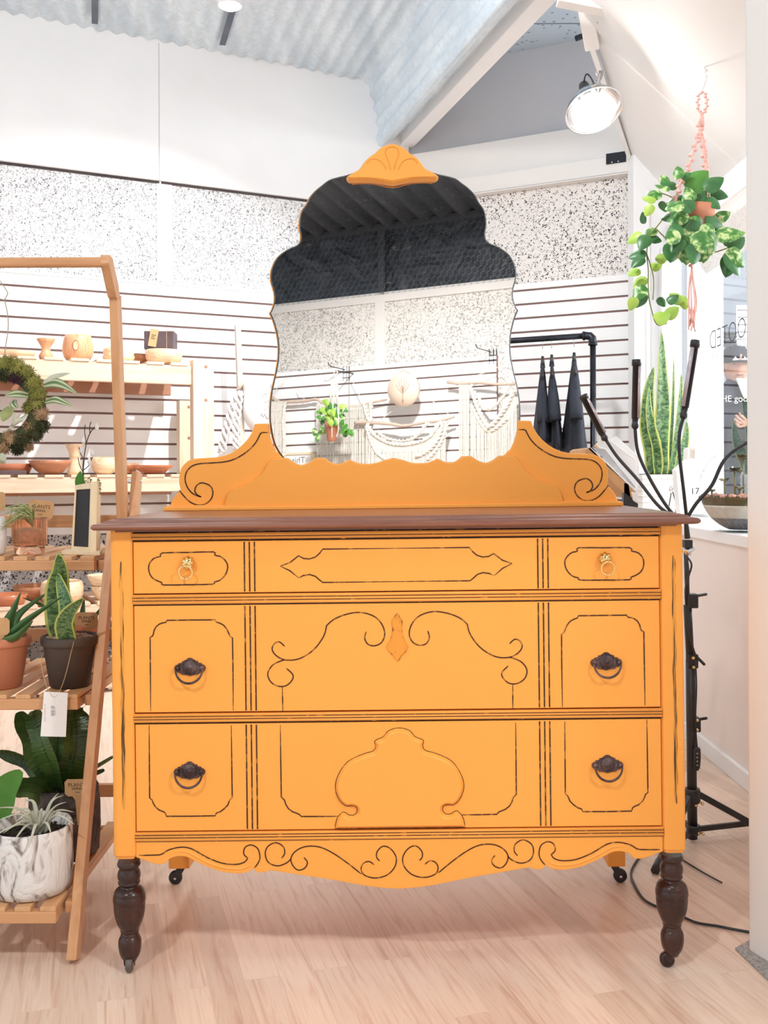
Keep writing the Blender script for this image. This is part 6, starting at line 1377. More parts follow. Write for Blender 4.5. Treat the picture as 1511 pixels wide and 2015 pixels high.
necks = [([(1350, 1030, 2.55), (1300, 1000, 2.58), (1255, 945, 2.62), (1215, 900, 2.66), (1192, 866, 2.68)], ((1190, 864, 2.68), (1146, 778, 2.70)), 'silver-edged lamp head'), ([(1350, 1030, 2.55), (1318, 1005, 2.56), (1280, 945, 2.58), (1255, 890, 2.60), (1249, 842, 2.60)], ((1249, 840, 2.60), (1252, 708, 2.60)), None), ([(1351, 1025, 2.55), (1345, 970, 2.53), (1336, 890, 2.52), (1337, 850, 2.52), (1344, 822, 2.52)], ((1344, 820, 2.52), (1368, 670, 2.52)), None), ([(1351, 1020, 2.55), (1370, 990, 2.54), (1400, 955, 2.53), (1425, 905, 2.52), (1465, 874, 2.52), (1500, 860, 2.52)], ((1500, 860, 2.52), (1590, 835, 2.52)), None)]
for pts, (a, b_), lb in necks:
    MB().tube(smooth([gq(*p) for p in pts], 6), .0046, 8).build('gooseneck', [M['black']], rt)
    A, B = Vector(gq(*a)), Vector(gq(*b_)); d = (B - A)
    mb = MB(); mb.tube([A - d * .03, A, A + d * .02, A + d * .05, A + d * .055, A + d * .12, A + d * .121, A + d * .91, A + d * .911, B, B + d * .005], [.006, .0095, .0095, .0095, .0082, .0082, .0100, .0100, .0125, .0125, .010], 12)
    h = mb.build('lamp_head', [M['black']], rt)
    mb = MB(); s_ = d.cross(Vector((0, 1, 0))).normalized(); off = Vector((0, -.006, 0)) - s_ * .006 * (-1 if a[0] > 1300 else 1); mb.tube([A + d * .13 + off, A + d * .90 + off], .0052, 6); mb.build('light_strip', [pbr('clear_strip_%d' % len(bpy.data.materials), (.45, .42, .45), (.55, .5, .55), 30, .2, .3)], h)
# tripod
hub = Vector(gq(1362, 1565)); low = Vector(gq(1364, 1632))
for nm, foot in (('a', (.632, 2.346)), ('b', (.985, 2.60)), ('c', (.735, 2.83))):
    f = Vector((foot[0], foot[1], .009)) - og; f.z = .009; d = (Vector((f.x, f.y, 0)) - Vector((hub.x, hub.y, 0))).normalized()
    mb = MB(); a = hub + d * .02; mb.bar(a, f, .012, .016, up=(0, 0, 1)); L = mb.build('tripod_leg', [M['black']], rt, bevel=.002)
    mb = MB(); e = f + (a - f).normalized() * .03; mb.tube([f + (a - f).normalized() * -.004, e], .0105, 8); mb.build('rubber_foot', [M['black']], L)
    mb = MB(); mid = a.lerp(f, .78); mb.bar(low + d * .012, mid, .008, .013); mb.build('brace', [M['black']], rt)
mb = MB(); mb.lathe([(.018, -.018), (.02, -.012), (.02, .012), (.018, .018)], tuple(hub), 12); mb.lathe([(.015, -.012), (.018, -.008), (.018, .008), (.015, .012)], tuple(low), 12); mb.build('tripod_collar', [M['black']], rt)
mb = MB()
for px, py in ((1378, 1578), (1366, 1581), (1379, 1637), (1370, 1636), (1360, 1293), (1361, 1311), (1368, 1415), (1368, 1434)): mb.lathe([(0, -.0165), (.004, -.016), (.0045, -.012)], gq(px, py), 10, 0, 'y')
mb.build('rivet', [M['brass']], rt)
for py in (1300, 1425, 1182):
    mb = MB(); c = Vector(gq(1361 if py != 1425 else 1366, py)); mb.box((c.x - .013, c.y - .013, c.z - .018), (c.x + .013, c.y + .013, c.z + .018)); mb.bar(c + Vector((.01, 0, .012)), c + Vector((.03 if py != 1182 else .036, -.01, .018 if py != 1300 else -.01)), .009, .007); mb.build('pole_clamp', [M['black']], rt, bevel=.003)
mb = MB(); mb.tube(smooth([gq(1348, 1092, 2.53), gq(1360, 1110, 2.53), gq(1354, 1135, 2.53), gq(1348, 1160, 2.53), gq(1350, 1200, 2.53), gq(1356, 1250, 2.53), gq(1368, 1290, 2.53)], 5), .0024, 6); mb.tube(smooth([gq(1350, 1090, 2.52), gq(1354, 1120, 2.52), gq(1354, 1170, 2.52), gq(1354, 1200, 2.52)], 4), .002, 6); mb.tube(smooth([gq(1368, 1300, 2.53), gq(1370, 1350, 2.53), gq(1368, 1420, 2.53), gq(1371, 1470, 2.53)], 4), .0017, 6); mb.build('power_cord', [M['black']], rt)
mb = MB(); c = Vector(gq(1371, 1494, 2.53)); mb.tube([c + Vector((0, 0, .030)), c + Vector((0, 0, .024)), c, c + Vector((-.001, 0, -.022)), c + Vector((-.002, 0, -.028))], [.006, .009, .0095, .0085, .005], 10, 0, flat=.6)
for i in range(4): mb.lathe([(0, -.0072), (.0022, -.007), (.0024, -.005)], (c.x - .001, c.y, c.z + .016 - i * .010), 8, 1, 'y')
mb.build('controller', [M['black'], M['pencil']], rt)
def floorpt(px, py, z=.004): r_ = rayd(px, py); k_ = (z - EYE) / r_.z; return (r_.x * k_, k_, z)
mb = MB(); mb.tube(smooth([floorpt(*p) for p in ((1300, 1665), (1265, 1680), (1247, 1702), (1241, 1722), (1250, 1745), (1265, 1768), (1285, 1781), (1310, 1790), (1347, 1806), (1372, 1816), (1410, 1822), (1440, 1828), (1485, 1836))], 5), .0028, 7)
tag(mb.build('floor_cable', [M['black']]), 'thin black power cable curving across the wood floor under the right front leg', 'cable')
mb = MB(); mb.tube(smooth([floorpt(*p) for p in ((1340, 1690), (1355, 1700), (1385, 1718), (1420, 1737))], 4), .0018, 6); tag(mb.build('floor_cable', [M['black']]), 'short thin dark cord on the floor behind the right front leg', 'cable')
# clamp lamp
Yc = 3.72; cc = W(1168, 218, Yc); ax = Vector((.16, -.50, -.85)).normalized()
rt = empty('clamp_lamp', tuple(cc), 0, 'lit round aluminium clamp lamp gripping the edge of the sloping soffit', 'lamp')
def axial(mb, prof_, seg=40, mi=0):
    x_ = ax.cross(Vector((0, 1, 0))).normalized(); y_ = ax.cross(x_); vs = [x_ * r_ * cos(2 * pi * k / seg) + y_ * r_ * sin(2 * pi * k / seg) + ax * a for r_, a in prof_ for k in range(seg)]; n = len(prof_)
    mb.add(vs, [(i * seg + k, i * seg + (k + 1) % seg, (i + 1) * seg + (k + 1) % seg, (i + 1) * seg + k) for i in range(n - 1) for k in range(seg)], mi, True); return mb
mb = MB(); axial(mb, [(.026, -.085), (.045, -.078), (.078, -.052), (.098, -.022), (.104, 0), (.109, .002), (.104, .001)]); mb.build('reflector', [M['chrome']], rt, solid=.0015)
mb = MB(); axial(mb, [(.0, -.15), (.018, -.148), (.021, -.13), (.021, -.105), (.017, -.103)]); mb.build('socket', [M['black']], rt)
mb = MB(); axial(mb, [(.018, -.105), (.027, -.100), (.027, -.085), (.022, -.083)]); mb.build('collar', [M['chrome']], rt)
m, t, b = nt('lit_bulb'); b.inputs['Emission Color'].default_value = (1, .98, .95, 1); b.inputs['Emission Strength'].default_value = 22; M['bulb'] = m
mb = MB(); axial(mb, [(.018, -.08), (.033, -.062), (.05, -.040), (.062, -.018), (.062, -.010), (.045, -.002), (0, .002)]); mb.build('bulb', [M['bulb']], rt)
pl_ = bpy.data.lights.new('clamp_lamp_light', 'POINT'); pl_.energy = 3.5; pl_.shadow_soft_size = .03; pl_.color = (1, .985, .965); po = bpy.data.objects.new('clamp_lamp_light', pl_); C.objects.link(po); po.parent = rt; po.location = ax * .045
e1 = W(1185, 185, Yc + .06) - cc; e2 = W(1181, 142, Yc + .1) - cc; nk = ax * -.095
mb = MB(); mb.tube(smooth([tuple(nk + Vector((.02, 0, 0))), tuple(W(1172, 172, Yc) - cc), tuple(e2)], 4), .004, 6); mb.tube(smooth([tuple(e2), tuple(W(1175, 152, Yc + .05) - cc), tuple(W(1172, 140, Yc + .05) - cc)], 3), .003, 6); mb.bar(W(1184, 188, Yc + .03) - cc, W(1197, 182, Yc + .1) - cc, .006, .004); mb.bar(W(1178, 158, Yc + .05) - cc, W(1184, 140, Yc + .12) - cc, .02, .006); mb.build('clamp', [M['chrome']], rt)
mb = MB(); mb.tube(smooth([tuple(ax * -.148), tuple(W(1152, 147, Yc) - cc), tuple(W(1160, 150, Yc) - cc), tuple(W(1168, 165, Yc - .02) - cc), tuple(W(1176, 185, Yc) - cc), tuple(W(1182, 172, Yc + .12) - cc)], 5), .003, 6); mb.build('cord', [M['black']], rt)
# ---- pothos in a pink macrame hanger
Yh = 3.30; hk = soffit_hit(1386, 122)
if True: Yh = 3.28
hp = W(1385, 124, Yh)
rt = empty('hanging_pothos', tuple(W(1362, 512, Yh)), 0, 'marbled pothos in a terracotta pot held by a pink macrame hanger by the window', 'hanging plant'); oh = W(1362, 512, Yh)
def hq(px, py, Y=Yh): return W(px, py, Y) - oh
mb = MB(); h0 = hk - oh; mb.tube([tuple(h0 + Vector((0, 0, .02))), tuple(h0 + Vector((0, 0, -.012))), tuple(hq(1389, 140))], .003, 8); mb.tube(smooth([tuple(hq(1389, 152)), tuple(hq(1387, 141)), tuple(hq(1391, 137)), tuple(hq(1392, 148)), tuple(hq(1388, 160)), tuple(hq(1384, 172)), tuple(hq(1381, 182))], 4), .0013, 6)
mb.lathe([(.0, 0), (.012, -.002), (.012, -.005), (0, -.006)], tuple(h0), 12); mb.build('ceiling_hook', [M['chrome']], rt)
M['pink'] = pbr('pink_cotton_cord', (.86, .52, .46), (.78, .42, .37), 50, .9, bump=.3)
def knots(mb, pts, r_, step=.013):
    ps = [Vector(p) for p in smooth([tuple(p) for p in pts], 8)]; acc = 0; last = -1; k = 0
    mb.tube(ps, r_ * .5, 6)
    for i in range(1, len(ps)):
        acc += (ps[i] - ps[i - 1]).length
        if acc - last > step: last = acc; blob(mb, ps[i] + Vector((r_ * .45 * (1 if k % 2 else -1), 0, 0)), r_, 0, (1.15, .8, .75), k, 8, .1); k += 1
mb = MB(); ring = [hq(1381 + 9 * cos(a), 202 + 21 * sin(a)) for a in [2 * pi * q / 14 for q in range(15)]]; knots(mb, ring, .0055, .0095); mb.build('hanger_loop', [M['pink']], rt)
mb = MB()
for dx in (-4, 0, 4): mb.tube([hq(1380, 222), hq(1379 + dx, 240), hq(1377 + dx * 1.4, 250)], .004, 6)
knots(mb, [hq(1377, 246), hq(1376, 255), hq(1378, 265)], .010, .012)
knots(mb, [hq(1374, 268), hq(1366, 290), hq(1360, 310), hq(1354, 330), hq(1346, 345), hq(1338, 362, 3.25), hq(1326, 402, 3.24)], .0085, .0135); knots(mb, [hq(1379, 268), hq(1383, 290), hq(1385, 310), hq(1387, 335), hq(1390, 360, 3.3), hq(1396, 402, 3.32)], .0085, .0135)
mb.tube(smooth([tuple(hq(1380, 262)), tuple(hq(1388, 300, 3.33)), tuple(hq(1392, 350, 3.36)), tuple(hq(1372, 402, 3.36))], 4), .004, 6)
mb.tube([hq(1326, 402, 3.24), hq(1322, 440, 3.26), hq(1335, 490, 3.27), hq(1358, 514)], .005, 6); mb.tube([hq(1396, 402, 3.32), hq(1404, 420, 3.3), hq(1392, 470), hq(1362, 514)], .005, 6); mb.build('hanger_cords', [M['pink']], rt)
mb = MB(); knots(mb, [hq(1360, 508), hq(1361, 524)], .008, .01)
for i in range(13):
    a = i * .9; mb.tube(smooth([tuple(hq(1361, 524)), tuple(hq(1360 + 5 * cos(a), 560, Yh + .008 * sin(a))), tuple(hq(1362 + 8 * cos(a), 600, Yh + .012 * sin(a))), tuple(hq(1361 + (4 + i % 4) * cos(a * 1.3), 628 + (i * 7) % 26, Yh + .01 * sin(a)))], 3), .0024, 5)
mb.build('tassel', [M['pink']], rt)
pp = MB(); kk = Yh / FPX; pp.lathe([(27 * kk, 5 * kk), (28 * kk, 6 * kk), (38 * kk, 78 * kk), (42 * kk, 79 * kk), (43 * kk, 104 * kk), (40 * kk, 105 * kk), (38 * kk, 95 * kk), (30 * kk, 92 * kk), (0, 92 * kk)], (0, 0, 0), 32); pp.build('pot', [M['terra']], rt)
LV = [  # x, y, length px, image angle (deg, 0 right, 90 up), kind
 (1352, 372, 52, 40, 'l2'), (1385, 372, 40, 35, 'd'), (1388, 385, 34, 220, 'd'), (1398, 378, 32, -15, 'd'), (1395, 388, 30, -50, 'd'), (1342, 385, 30, 195, 'd'), (1356, 378, 28, 250, 'p'), (1336, 352, 26, 100, 'p'), (1340, 350, 20, 30, 'd'),
 (1318, 372, 28, 150, 'p'), (1300, 378, 30, 200, 'p'), (1290, 392, 26, 170, 'l'), (1282, 402, 24, 240, 'l'), (1300, 396, 22, 300, 'd'), (1312, 364, 22, 120, 'p'), (1330, 362, 24, 200, 'd'), (1338, 420, 36, 190, 'd'), (1352, 415, 34, 230, 'p'), (1362, 410, 30, 170, 'd'), (1368, 425, 30, 250, 'p'), (1345, 432, 34, 205, 'p'), (1372, 440, 34, 270, 'p'),
 (1388, 425, 40, -20, 'd'), (1408, 432, 30, 30, 'p'), (1404, 440, 24, -60, 'd'), (1378, 448, 56, 262, 'p'), (1366, 450, 60, 290, 'p'), (1360, 462, 46, 235, 'p'), (1350, 458, 30, 215, 'p'), (1392, 452, 48, 280, 'p'), (1398, 450, 64, -5, 'p'), (1408, 460, 52, 12, 'p'), (1385, 478, 36, 265, 'l'), (1372, 470, 42, 275, 'd'), (1352, 480, 36, 245, 'p'), (1330, 470, 42, 265, 'p'), (1322, 478, 40, 262, 'd'),
 (1430, 486, 44, 35, 'd'), (1434, 488, 44, -50, 'p'), (1440, 500, 44, 250, 'd'), (1436, 492, 50, 290, 'd'), (1332, 408, 30, 160, 'p'), (1376, 398, 28, 60, 'd'), (1364, 396, 30, 120, 'p'), (1346, 398, 34, 225, 'd'), (1384, 410, 30, -70, 'd'),
 (1350, 440, 44, 240, 'p'), (1362, 432, 40, 265, 'd'), (1340, 445, 36, 215, 'd'), (1372, 455, 44, 285, 'p'), (1345, 400, 34, 190, 'p'), (1356, 470, 46, 255, 'p'), (1380, 462, 50, 275, 'p'), (1334, 455, 34, 230, 'p'), (1368, 480, 40, 262, 'd'), (1352, 420, 36, 205, 'p'), (1366, 398, 34, 200, 'd'), (1344, 470, 34, 225, 'd'), (1374, 425, 34, 250, 'd'), (1386, 440, 40, 290, 'p')]
LV2 = [(1290, 450, 26, 210, 'p'), (1274, 462, 34, 235, 'd'), (1262, 460, 30, 200, 'l'), (1268, 440, 22, 100, 'd'), (1278, 466, 24, -20, 'd'), (1270, 495, 32, 190, 'd'), (1265, 505, 30, 215, 'd'), (1258, 530, 26, 200, 'l'), (1280, 528, 26, 30, 'l'), (1270, 545, 30, 215, 'l'), (1264, 560, 34, 245, 'p'), (1268, 575, 36, 235, 'd'), (1250, 585, 26, 250, 'l'), (1292, 515, 26, 40, 'l'), (1296, 585, 22, -60, 'd'), (1312, 595, 24, 35, 'd'), (1350, 585, 30, 200, 'l'), (1342, 592, 28, 150, 'l'), (1288, 630, 34, 25, 'l'), (1310, 625, 30, 40, 'l'), (1340, 605, 20, 40, 'l')]
rr = random.Random(12); mats = {'p': 'pothos', 'd': 'pothosd', 'l': 'pothosl', 'l2': 'leafg'}
for i, (x, y, L, an, kd) in enumerate(LV + LV2):
    mb = MB(); a = R(an); dY = (rr.uniform(-.09, .03) if i < len(LV) - 14 else rr.uniform(-.13, -.08)) if i < len(LV) else rr.uniform(-.04, .04); d = Vector((cos(a), rr.uniform(-.5, .2), sin(a))); heart(mb, hq(x, y, Yh + dY), d, (rr.uniform(-.5, .5), -1, rr.uniform(.1, .8)), L * kk * 1.05, 0, .40, rr.uniform(.05, .4)); mb.build('leaf', [M[mats[kd]]], rt)
mb = MB()
for L in ([(1360, 410), (1340, 412), (1320, 418), (1305, 430), (1290, 448), (1275, 462)], [(1278, 462), (1274, 480), (1272, 500), (1275, 530), (1275, 560), (1277, 590), (1283, 615), (1288, 632), (1296, 640), (1312, 636)], [(1290, 450), (1305, 465), (1315, 475), (1330, 475)], [(1355, 400), (1335, 395), (1315, 385), (1300, 380)], [(1385, 470), (1400, 495), (1420, 492), (1435, 486)], [(1366, 412), (1362, 395), (1350, 380)], [(1370, 412), (1390, 400), (1395, 382)], [(1272, 500), (1285, 545), (1284, 590)], [(1375, 412), (1380, 430), (1378, 450)]): mb.tube(smooth([tuple(hq(*p)) for p in L], 4), .0022, 5)
mb.build('vines', [M['stem']], rt)
# ---- shop lettering on the glass (reads correctly from outside)
GX = WX + .003
def gl_text(s_, px0, px1, py, hpx, name, mat):
    a = onX(px0, py, GX); b_ = onX(px1, py, GX); wid = abs(b_.y - a.y); vs, fs = text_mesh(s_, 1.0, .0, .022)
    x0, x1 = min(v[0] for v in vs), max(v[0] for v in vs); y0, y1 = min(v[1] for v in vs), max(v[1] for v in vs)
    yc = (a.y + b_.y) / 2; zc = (a.z + b_.z) / 2; hh = hpx * yc / FPX
    mb = MB(); mb.add([(0, ((x - x0) / (x1 - x0) - .5) * wid, ((y - y0) / (y1 - y0) - .5) * hh) for x, y, z in vs], [f[::-1] for f in fs]); o = mb.build(name, [mat]); o.location = (GX, yc, zc); return o
M['letter'] = pbr('dark_window_lettering', (.05, .05, .06), (.06, .06, .07), 5, .6)
tag(gl_text('ROOTED', 1480, 1396, 655, 38, 'window_lettering', M['letter']), 'thin dark shop name lettering on the window glass, seen from behind', 'lettering')
tag(gl_text('BOTANICAL', 1474, 1398, 687, 10, 'window_lettering', M['pencil']), 'small grey line of lettering below the shop name on the window glass', 'lettering')
# ---- person outside the window
PY = 6.3; pc = W(1446, 800, PY)
pr_ = empty('person', (pc.x, PY, 0), 0, 'person in a dark cap and dark printed jacket outside the window, hand raised', 'person')
skin = pbr('skin', (.62, .36, .27), (.56, .31, .23), 6, .55)
def skinmesh(name, nodes, edges, mat, parent, sub=2):
    me = bpy.data.meshes.new(name); me.from_pydata([n_[:3] for n_ in nodes], edges, []); o = bpy.data.objects.new(name, me); C.objects.link(o); o.parent = parent
    me.materials.append(mat); md = o.modifiers.new('sk', 'SKIN'); md.use_smooth_shade = True
    for i, n_ in enumerate(nodes):
        sv_ = me.skin_vertices[0].data[i] if me.skin_vertices else None
        if sv_: sv_.radius = (n_[3], n_[4] if len(n_) > 4 else n_[3])
    if me.skin_vertices: me.skin_vertices[0].data[0].use_root = True
    s_ = o.modifiers.new('su', 'SUBSURF'); s_.levels = sub; s_.render_levels = sub; return o
H0 = EYE + (931 - 690) * PY / FPX      # top of head
n_ = [(0, 0, .95, .15, .11), (0, 0, 1.15, .14, .10), (0, 0, 1.33, .17, .11), (0, 0, 1.44, .10, .08), (0, -.01, 1.50, .055, .055), (0, -.01, 1.55, .052, .055),
      (.17, 0, 1.41, .065), (.27, -.03, 1.17, .045), (.10, -.20, 1.15, .036), (.02, -.24, 1.19, .026),
      (-.17, 0, 1.41, .065), (-.25, -.02, 1.17, .045), (-.22, -.12, .97, .034), (-.21, -.15, .90, .024),
      (.09, 0, .88, .10), (.10, 0, .48, .065), (.10, .02, .10, .045), (.10, -.10, .04, .04), (-.09, 0, .88, .10), (-.10, 0, .48, .065), (-.10, .02, .10, .045), (-.10, -.10, .04, .04)]
e_ = [(0, 1), (1, 2), (2, 3), (3, 4), (4, 5), (3, 6), (6, 7), (7, 8), (8, 9), (3, 10), (10, 11), (11, 12), (12, 13), (0, 14), (14, 15), (15, 16), (16, 17), (0, 18), (18, 19), (19, 20), (20, 21)]
body = skinmesh('body', n_, e_, pbr('dark_jacket', (.035, .042, .06), (.05, .06, .08), 6, .8), pr_)
hz = H0 - .115; mb = MB(); prf = [(0, -.118), (.035, -.112), (.052, -.09), (.064, -.05), (.072, -.0), (.076, .04), (.070, .08), (.045, .108), (0, .118)]
vs = []; seg = 28
for r_, z in prf:
    for k in range(seg):
        a = 2 * pi * k / seg; x, y = r_ * cos(a), r_ * 1.18 * sin(a)
        if y < 0 and abs(x) < .018 and -.035 < z < .02: y -= .018 * (1 - abs(x) / .018)
        if y < 0 and .01 < abs(x) < .05 and 0 < z < .05: y += .006
        vs.append((x, y - .01, hz + z))
mb.add(vs, [(i * seg + k, i * seg + (k + 1) % seg, (i + 1) * seg + (k + 1) % seg, (i + 1) * seg + k) for i in range(len(prf) - 1) for k in range(seg)], 0, True)
for s_ in (-1, 1): blob(mb, (s_ * .074, 0, hz - .005), .02, 0, (.4, .7, 1.3), 2, 10, .05); blob(mb, (s_ * .028, -.082, hz + .012), .009, 1, (1.2, .5, .6), 3, 10, 0)
mb.tube([(-.022, -.083, hz - .052), (0, -.088, hz - .055), (.022, -.083, hz - .052)], .004, 6, 2)
head = mb.build('head', [skin, M['ink'], pbr('lips', (.45, .18, .15), (.4, .16, .13), 5, .5)], pr_)
mb = MB(); mb.lathe([(.082, .025), (.086, .05), (.082, .09), (.058, .125), (0, .14)], (0, -.01, hz), 28); mb.build('cap', [pbr('dark_cap', (.045, .05, .065), (.06, .065, .08), 8, .8)], pr_)
mb = MB(); brim = [(-.075, -.05), (-.06, -.13), (-.03, -.165), (.03, -.165), (.06, -.13), (.075, -.05)]; mb.slab(brim, hz + .022, hz + .03); mb.build('cap_brim', [pbr('dark_cap_brim', (.035, .04, .05), (.05, .05, .06), 8, .7)], pr_)
mb = MB(); mb.add([(-.05, -.094, hz + .035), (.05, -.094, hz + .035), (.0, -.080, hz + .095)], [(0, 1, 2)]); mb.build('cap_patch', [M['cottonw']], pr_, solid=.004)
mb = MB(); g_ = pbr('green_bag_strap', (.08, .20, .09), (.05, .13, .06), 12, .8)
mb.add([(.045, -.115, 1.47), (.11, -.10, 1.45), (.24, -.10, 1.0), (.09, -.135, 1.0)], [(0, 1, 2, 3)]); mb.build('green_lapel', [g_], pr_, solid=.01)
mb = MB(); mb.add([(-.03, -.10, 1.52), (.035, -.10, 1.52), (.05, -.128, 1.40), (.005, -.128, 1.40)], [(0, 1, 2, 3)]); mb.build('white_scarf', [M['cottonw']], pr_, solid=.012)
mb = MB(); vs, fs = text_mesh('THE good', .055, .001); mb.add([(x - .055, -.135 - z, y + 1.39) for x, y, z in vs], fs); mb.build('shirt_print', [M['cottonw']], pr_)
# raised hand: palm and five fingers
hb = Vector((.02, -.24, 1.19)); hn = [(hb.x + .02, hb.y, hb.z - .0, .022), (hb.x - .01, hb.y - .01, hb.z + .02, .028, .016), (hb.x - .04, hb.y - .015, hb.z + .045, .030, .014)]; he = [(0, 1), (1, 2)]
for i, (dx, dz, l) in enumerate(((-.055, .075, 1.), (-.072, .060, 1.08), (-.082, .042, 1.0), (-.082, .022, .82))):
    b0 = len(hn); hn += [(hb.x + dx, hb.y - .015, hb.z + dz, .0095), (hb.x + dx - .022 * l, hb.y - .02, hb.z + dz + .016 * l, .0088), (hb.x + dx - .030 * l, hb.y - .005, hb.z + dz + .034 * l, .0078)]; he += [(2, b0), (b0, b0 + 1), (b0 + 1, b0 + 2)]
b0 = len(hn); hn += [(hb.x - .0, hb.y - .03, hb.z + .052, .0105), (hb.x - .018, hb.y - .035, hb.z + .080, .009)]; he += [(1, b0), (b0, b0 + 1)]
skinmesh('hand', hn, he, skin, pr_, 2)
b2 = Vector((-.21, -.15, .90)); hn = [(b2.x, b2.y, b2.z, .022), (b2.x, b2.y - .01, b2.z - .05, .03, .016)]; he = [(0, 1)]
for i in range(4): b0 = len(hn); x = b2.x - .024 + i * .016; hn += [(x, b2.y - .015, b2.z - .095, .009), (x, b2.y - .03, b2.z - .13 - (.008 if i in (1, 2) else 0), .008)]; he += [(1, b0), (b0, b0 + 1)]
b0 = len(hn); hn += [(b2.x + .035, b2.y - .02, b2.z - .06, .010), (b2.x + .04, b2.y - .035, b2.z - .09, .009)]; he += [(1, b0), (b0, b0 + 1)]; skinmesh('hand', hn, he, skin, pr_, 2)

# ================================================================== WALL DECOR SEEN IN THE MIRROR
BO = .05
def broot(name, px, py, off, z, label, cat, group=None):
    t_, zz = MR(px, py, off); return empty(name, BW.P(t_, off, zz if z is None else z), BW.ang, label, cat, group), t_, off
def bq(t0_, off0, px, py, off=None, z0=0.0): off = off0 if off is None else off; t_, z = MR(px, py, off); return Vector((t_ - t0_, off - off0, z - z0))
def macrame(name, label, branch, bend, cords, swags, off=BO, hang=None, knots_=None):
    zc = MR(branch[0][0], branch[0][1], off)[1]; rt, t0_, o0 = broot(name, branch[0][0], branch[0][1], off, zc, label, 'macrame wall hanging', 'macrame wall hangings seen in the mirror')
    q = lambda x, y, d=0: bq(t0_, o0, x, y, off + d, zc)
    mb = MB(); ps = smooth([tuple(q(*p)) for p in branch], 5); n = len(ps); mb.tube(ps, [.011 * (1 - .35 * i / n) * (1 + .12 * sin(i * 1.7)) for i in range(n)], 8); mb.build('driftwood_branch', [M['drift']], rt)
    mb = MB()
    for L in (hang or []): mb.tube([q(*p) for p in L], .0022, 5)
    if hang: mb.build('hanging_string', [M['cotton']], rt)
    mb = MB()
    for x0, y0, x1, y1, dx in cords:
        mb.tube(smooth([tuple(q(x0, y0, .012)), tuple(q(x0 + dx * .3, (y0 + y1) / 2, .014)), tuple(q(x1, y1, .012))], 3), .0036, 5, cap=False)
    mb.build('fringe', [M['cotton']], rt)
    mb = MB()
    for L, r_ in swags:
        ps = [Vector(p) for p in smooth([tuple(q(x, y, .018)) for x, y in L], 8)]; acc = 0
        A = [[], []]
        for i, p in enumerate(ps):
            if i: acc += (p - ps[i - 1]).length
            for k in range(2): a = 2 * pi * acc / .05 + pi * k; A[k].append(p + Vector((cos(a) * r_ * .7, sin(a) * r_ * .5, sin(a) * r_ * .5)))
        for B in A: mb.tube(B, r_ * .62, 6)
    mb.build('knotted_swag', [M['cotton']], rt); return rt
rr = random.Random(2)
# left macrame
cds = [(x, 790 + rr.uniform(-2, 2), x + rr.uniform(-1, 1), 930, rr.uniform(-2, 2)) for x in [531 + i * 2.4 for i in range(13)]] + [(x, 795, x + rr.uniform(-1, 1), 932, rr.uniform(-3, 3)) for x in [622 + i * 3.1 for i in range(36)]]
macrame('macrame_hanging', 'long driftwood macrame with straight fringe at the left of the mirror reflection', [(532, 775), (545, 790), (570, 791), (600, 789), (622, 786), (640, 796), (690, 799), (740, 790), (760, 786)], 0, cds, [([(715, 793), (722, 820), (730, 838), (720, 855)], .012), ([(728, 793), (730, 815), (728, 840)], .012), ([(560, 792), (556, 830), (558, 870), (556, 905)], .010)], hang=[[(560, 745), (535, 775)], [(585, 765), (600, 789)], [(690, 745), (712, 790)]])
cds = []
for i in range(64):
    x = 720 + i * 2.45; f = (x - 790) / 72; yb = 905 - 34 * f * f if False else 930; yt = 848 + 26 * (1 - min(1, f * f)); cds.append((x, yt, x + rr.uniform(-1, 1), yb, rr.uniform(-2, 2)))
macrame('macrame_hanging', 'driftwood macrame with curved knotted swags below the round plaque in the mirror', [(697, 832), (730, 832), (765, 834), (795, 838), (830, 832), (865, 828), (893, 820)], 0, cds, [([(722, 834), (735, 855), (765, 872), (800, 875), (840, 862), (865, 830)], .012), ([(740, 848), (760, 862), (790, 868), (815, 860), (840, 832)], .010), ([(720, 838), (728, 865), (740, 890), (760, 905)], .011), ([(872, 830), (862, 862), (845, 885), (820, 900)], .013), ([(880, 828), (872, 860), (858, 885), (840, 905)], .010)], off=.09, hang=[[(795, 790), (740, 832)], [(845, 785), (890, 822)]])
cds = [(x, 757, x + rr.uniform(-1, 1), 930, rr.uniform(-2, 2)) for x in [903 + i * 2.6 for i in range(8)]]
for i in range(36):
    x = 925 + i * 2.55; f = abs((x - 962) / 40); cds.append((x, 838 - min(58, 46 * f), x + rr.uniform(-1, 1), 932, rr.uniform(-2, 2)))
macrame('macrame_hanging', 'driftwood macrame with a deep V of braids at the right of the mirror reflection', [(879, 751), (905, 755), (940, 753), (975, 756), (1012, 756)], 0, cds, [([(925, 758), (935, 790), (948, 820), (962, 843)], .014), ([(1010, 770), (995, 800), (978, 825), (962, 843)], .014), ([(932, 770), (950, 795), (962, 805), (985, 785), (1000, 760)], .009), ([(928, 800), (942, 828), (958, 850)], .010), ([(996, 825), (980, 840), (965, 850)], .010)], off=.07, hang=[[(980, 722), (905, 752)], [(980, 722), (1020, 760)]])
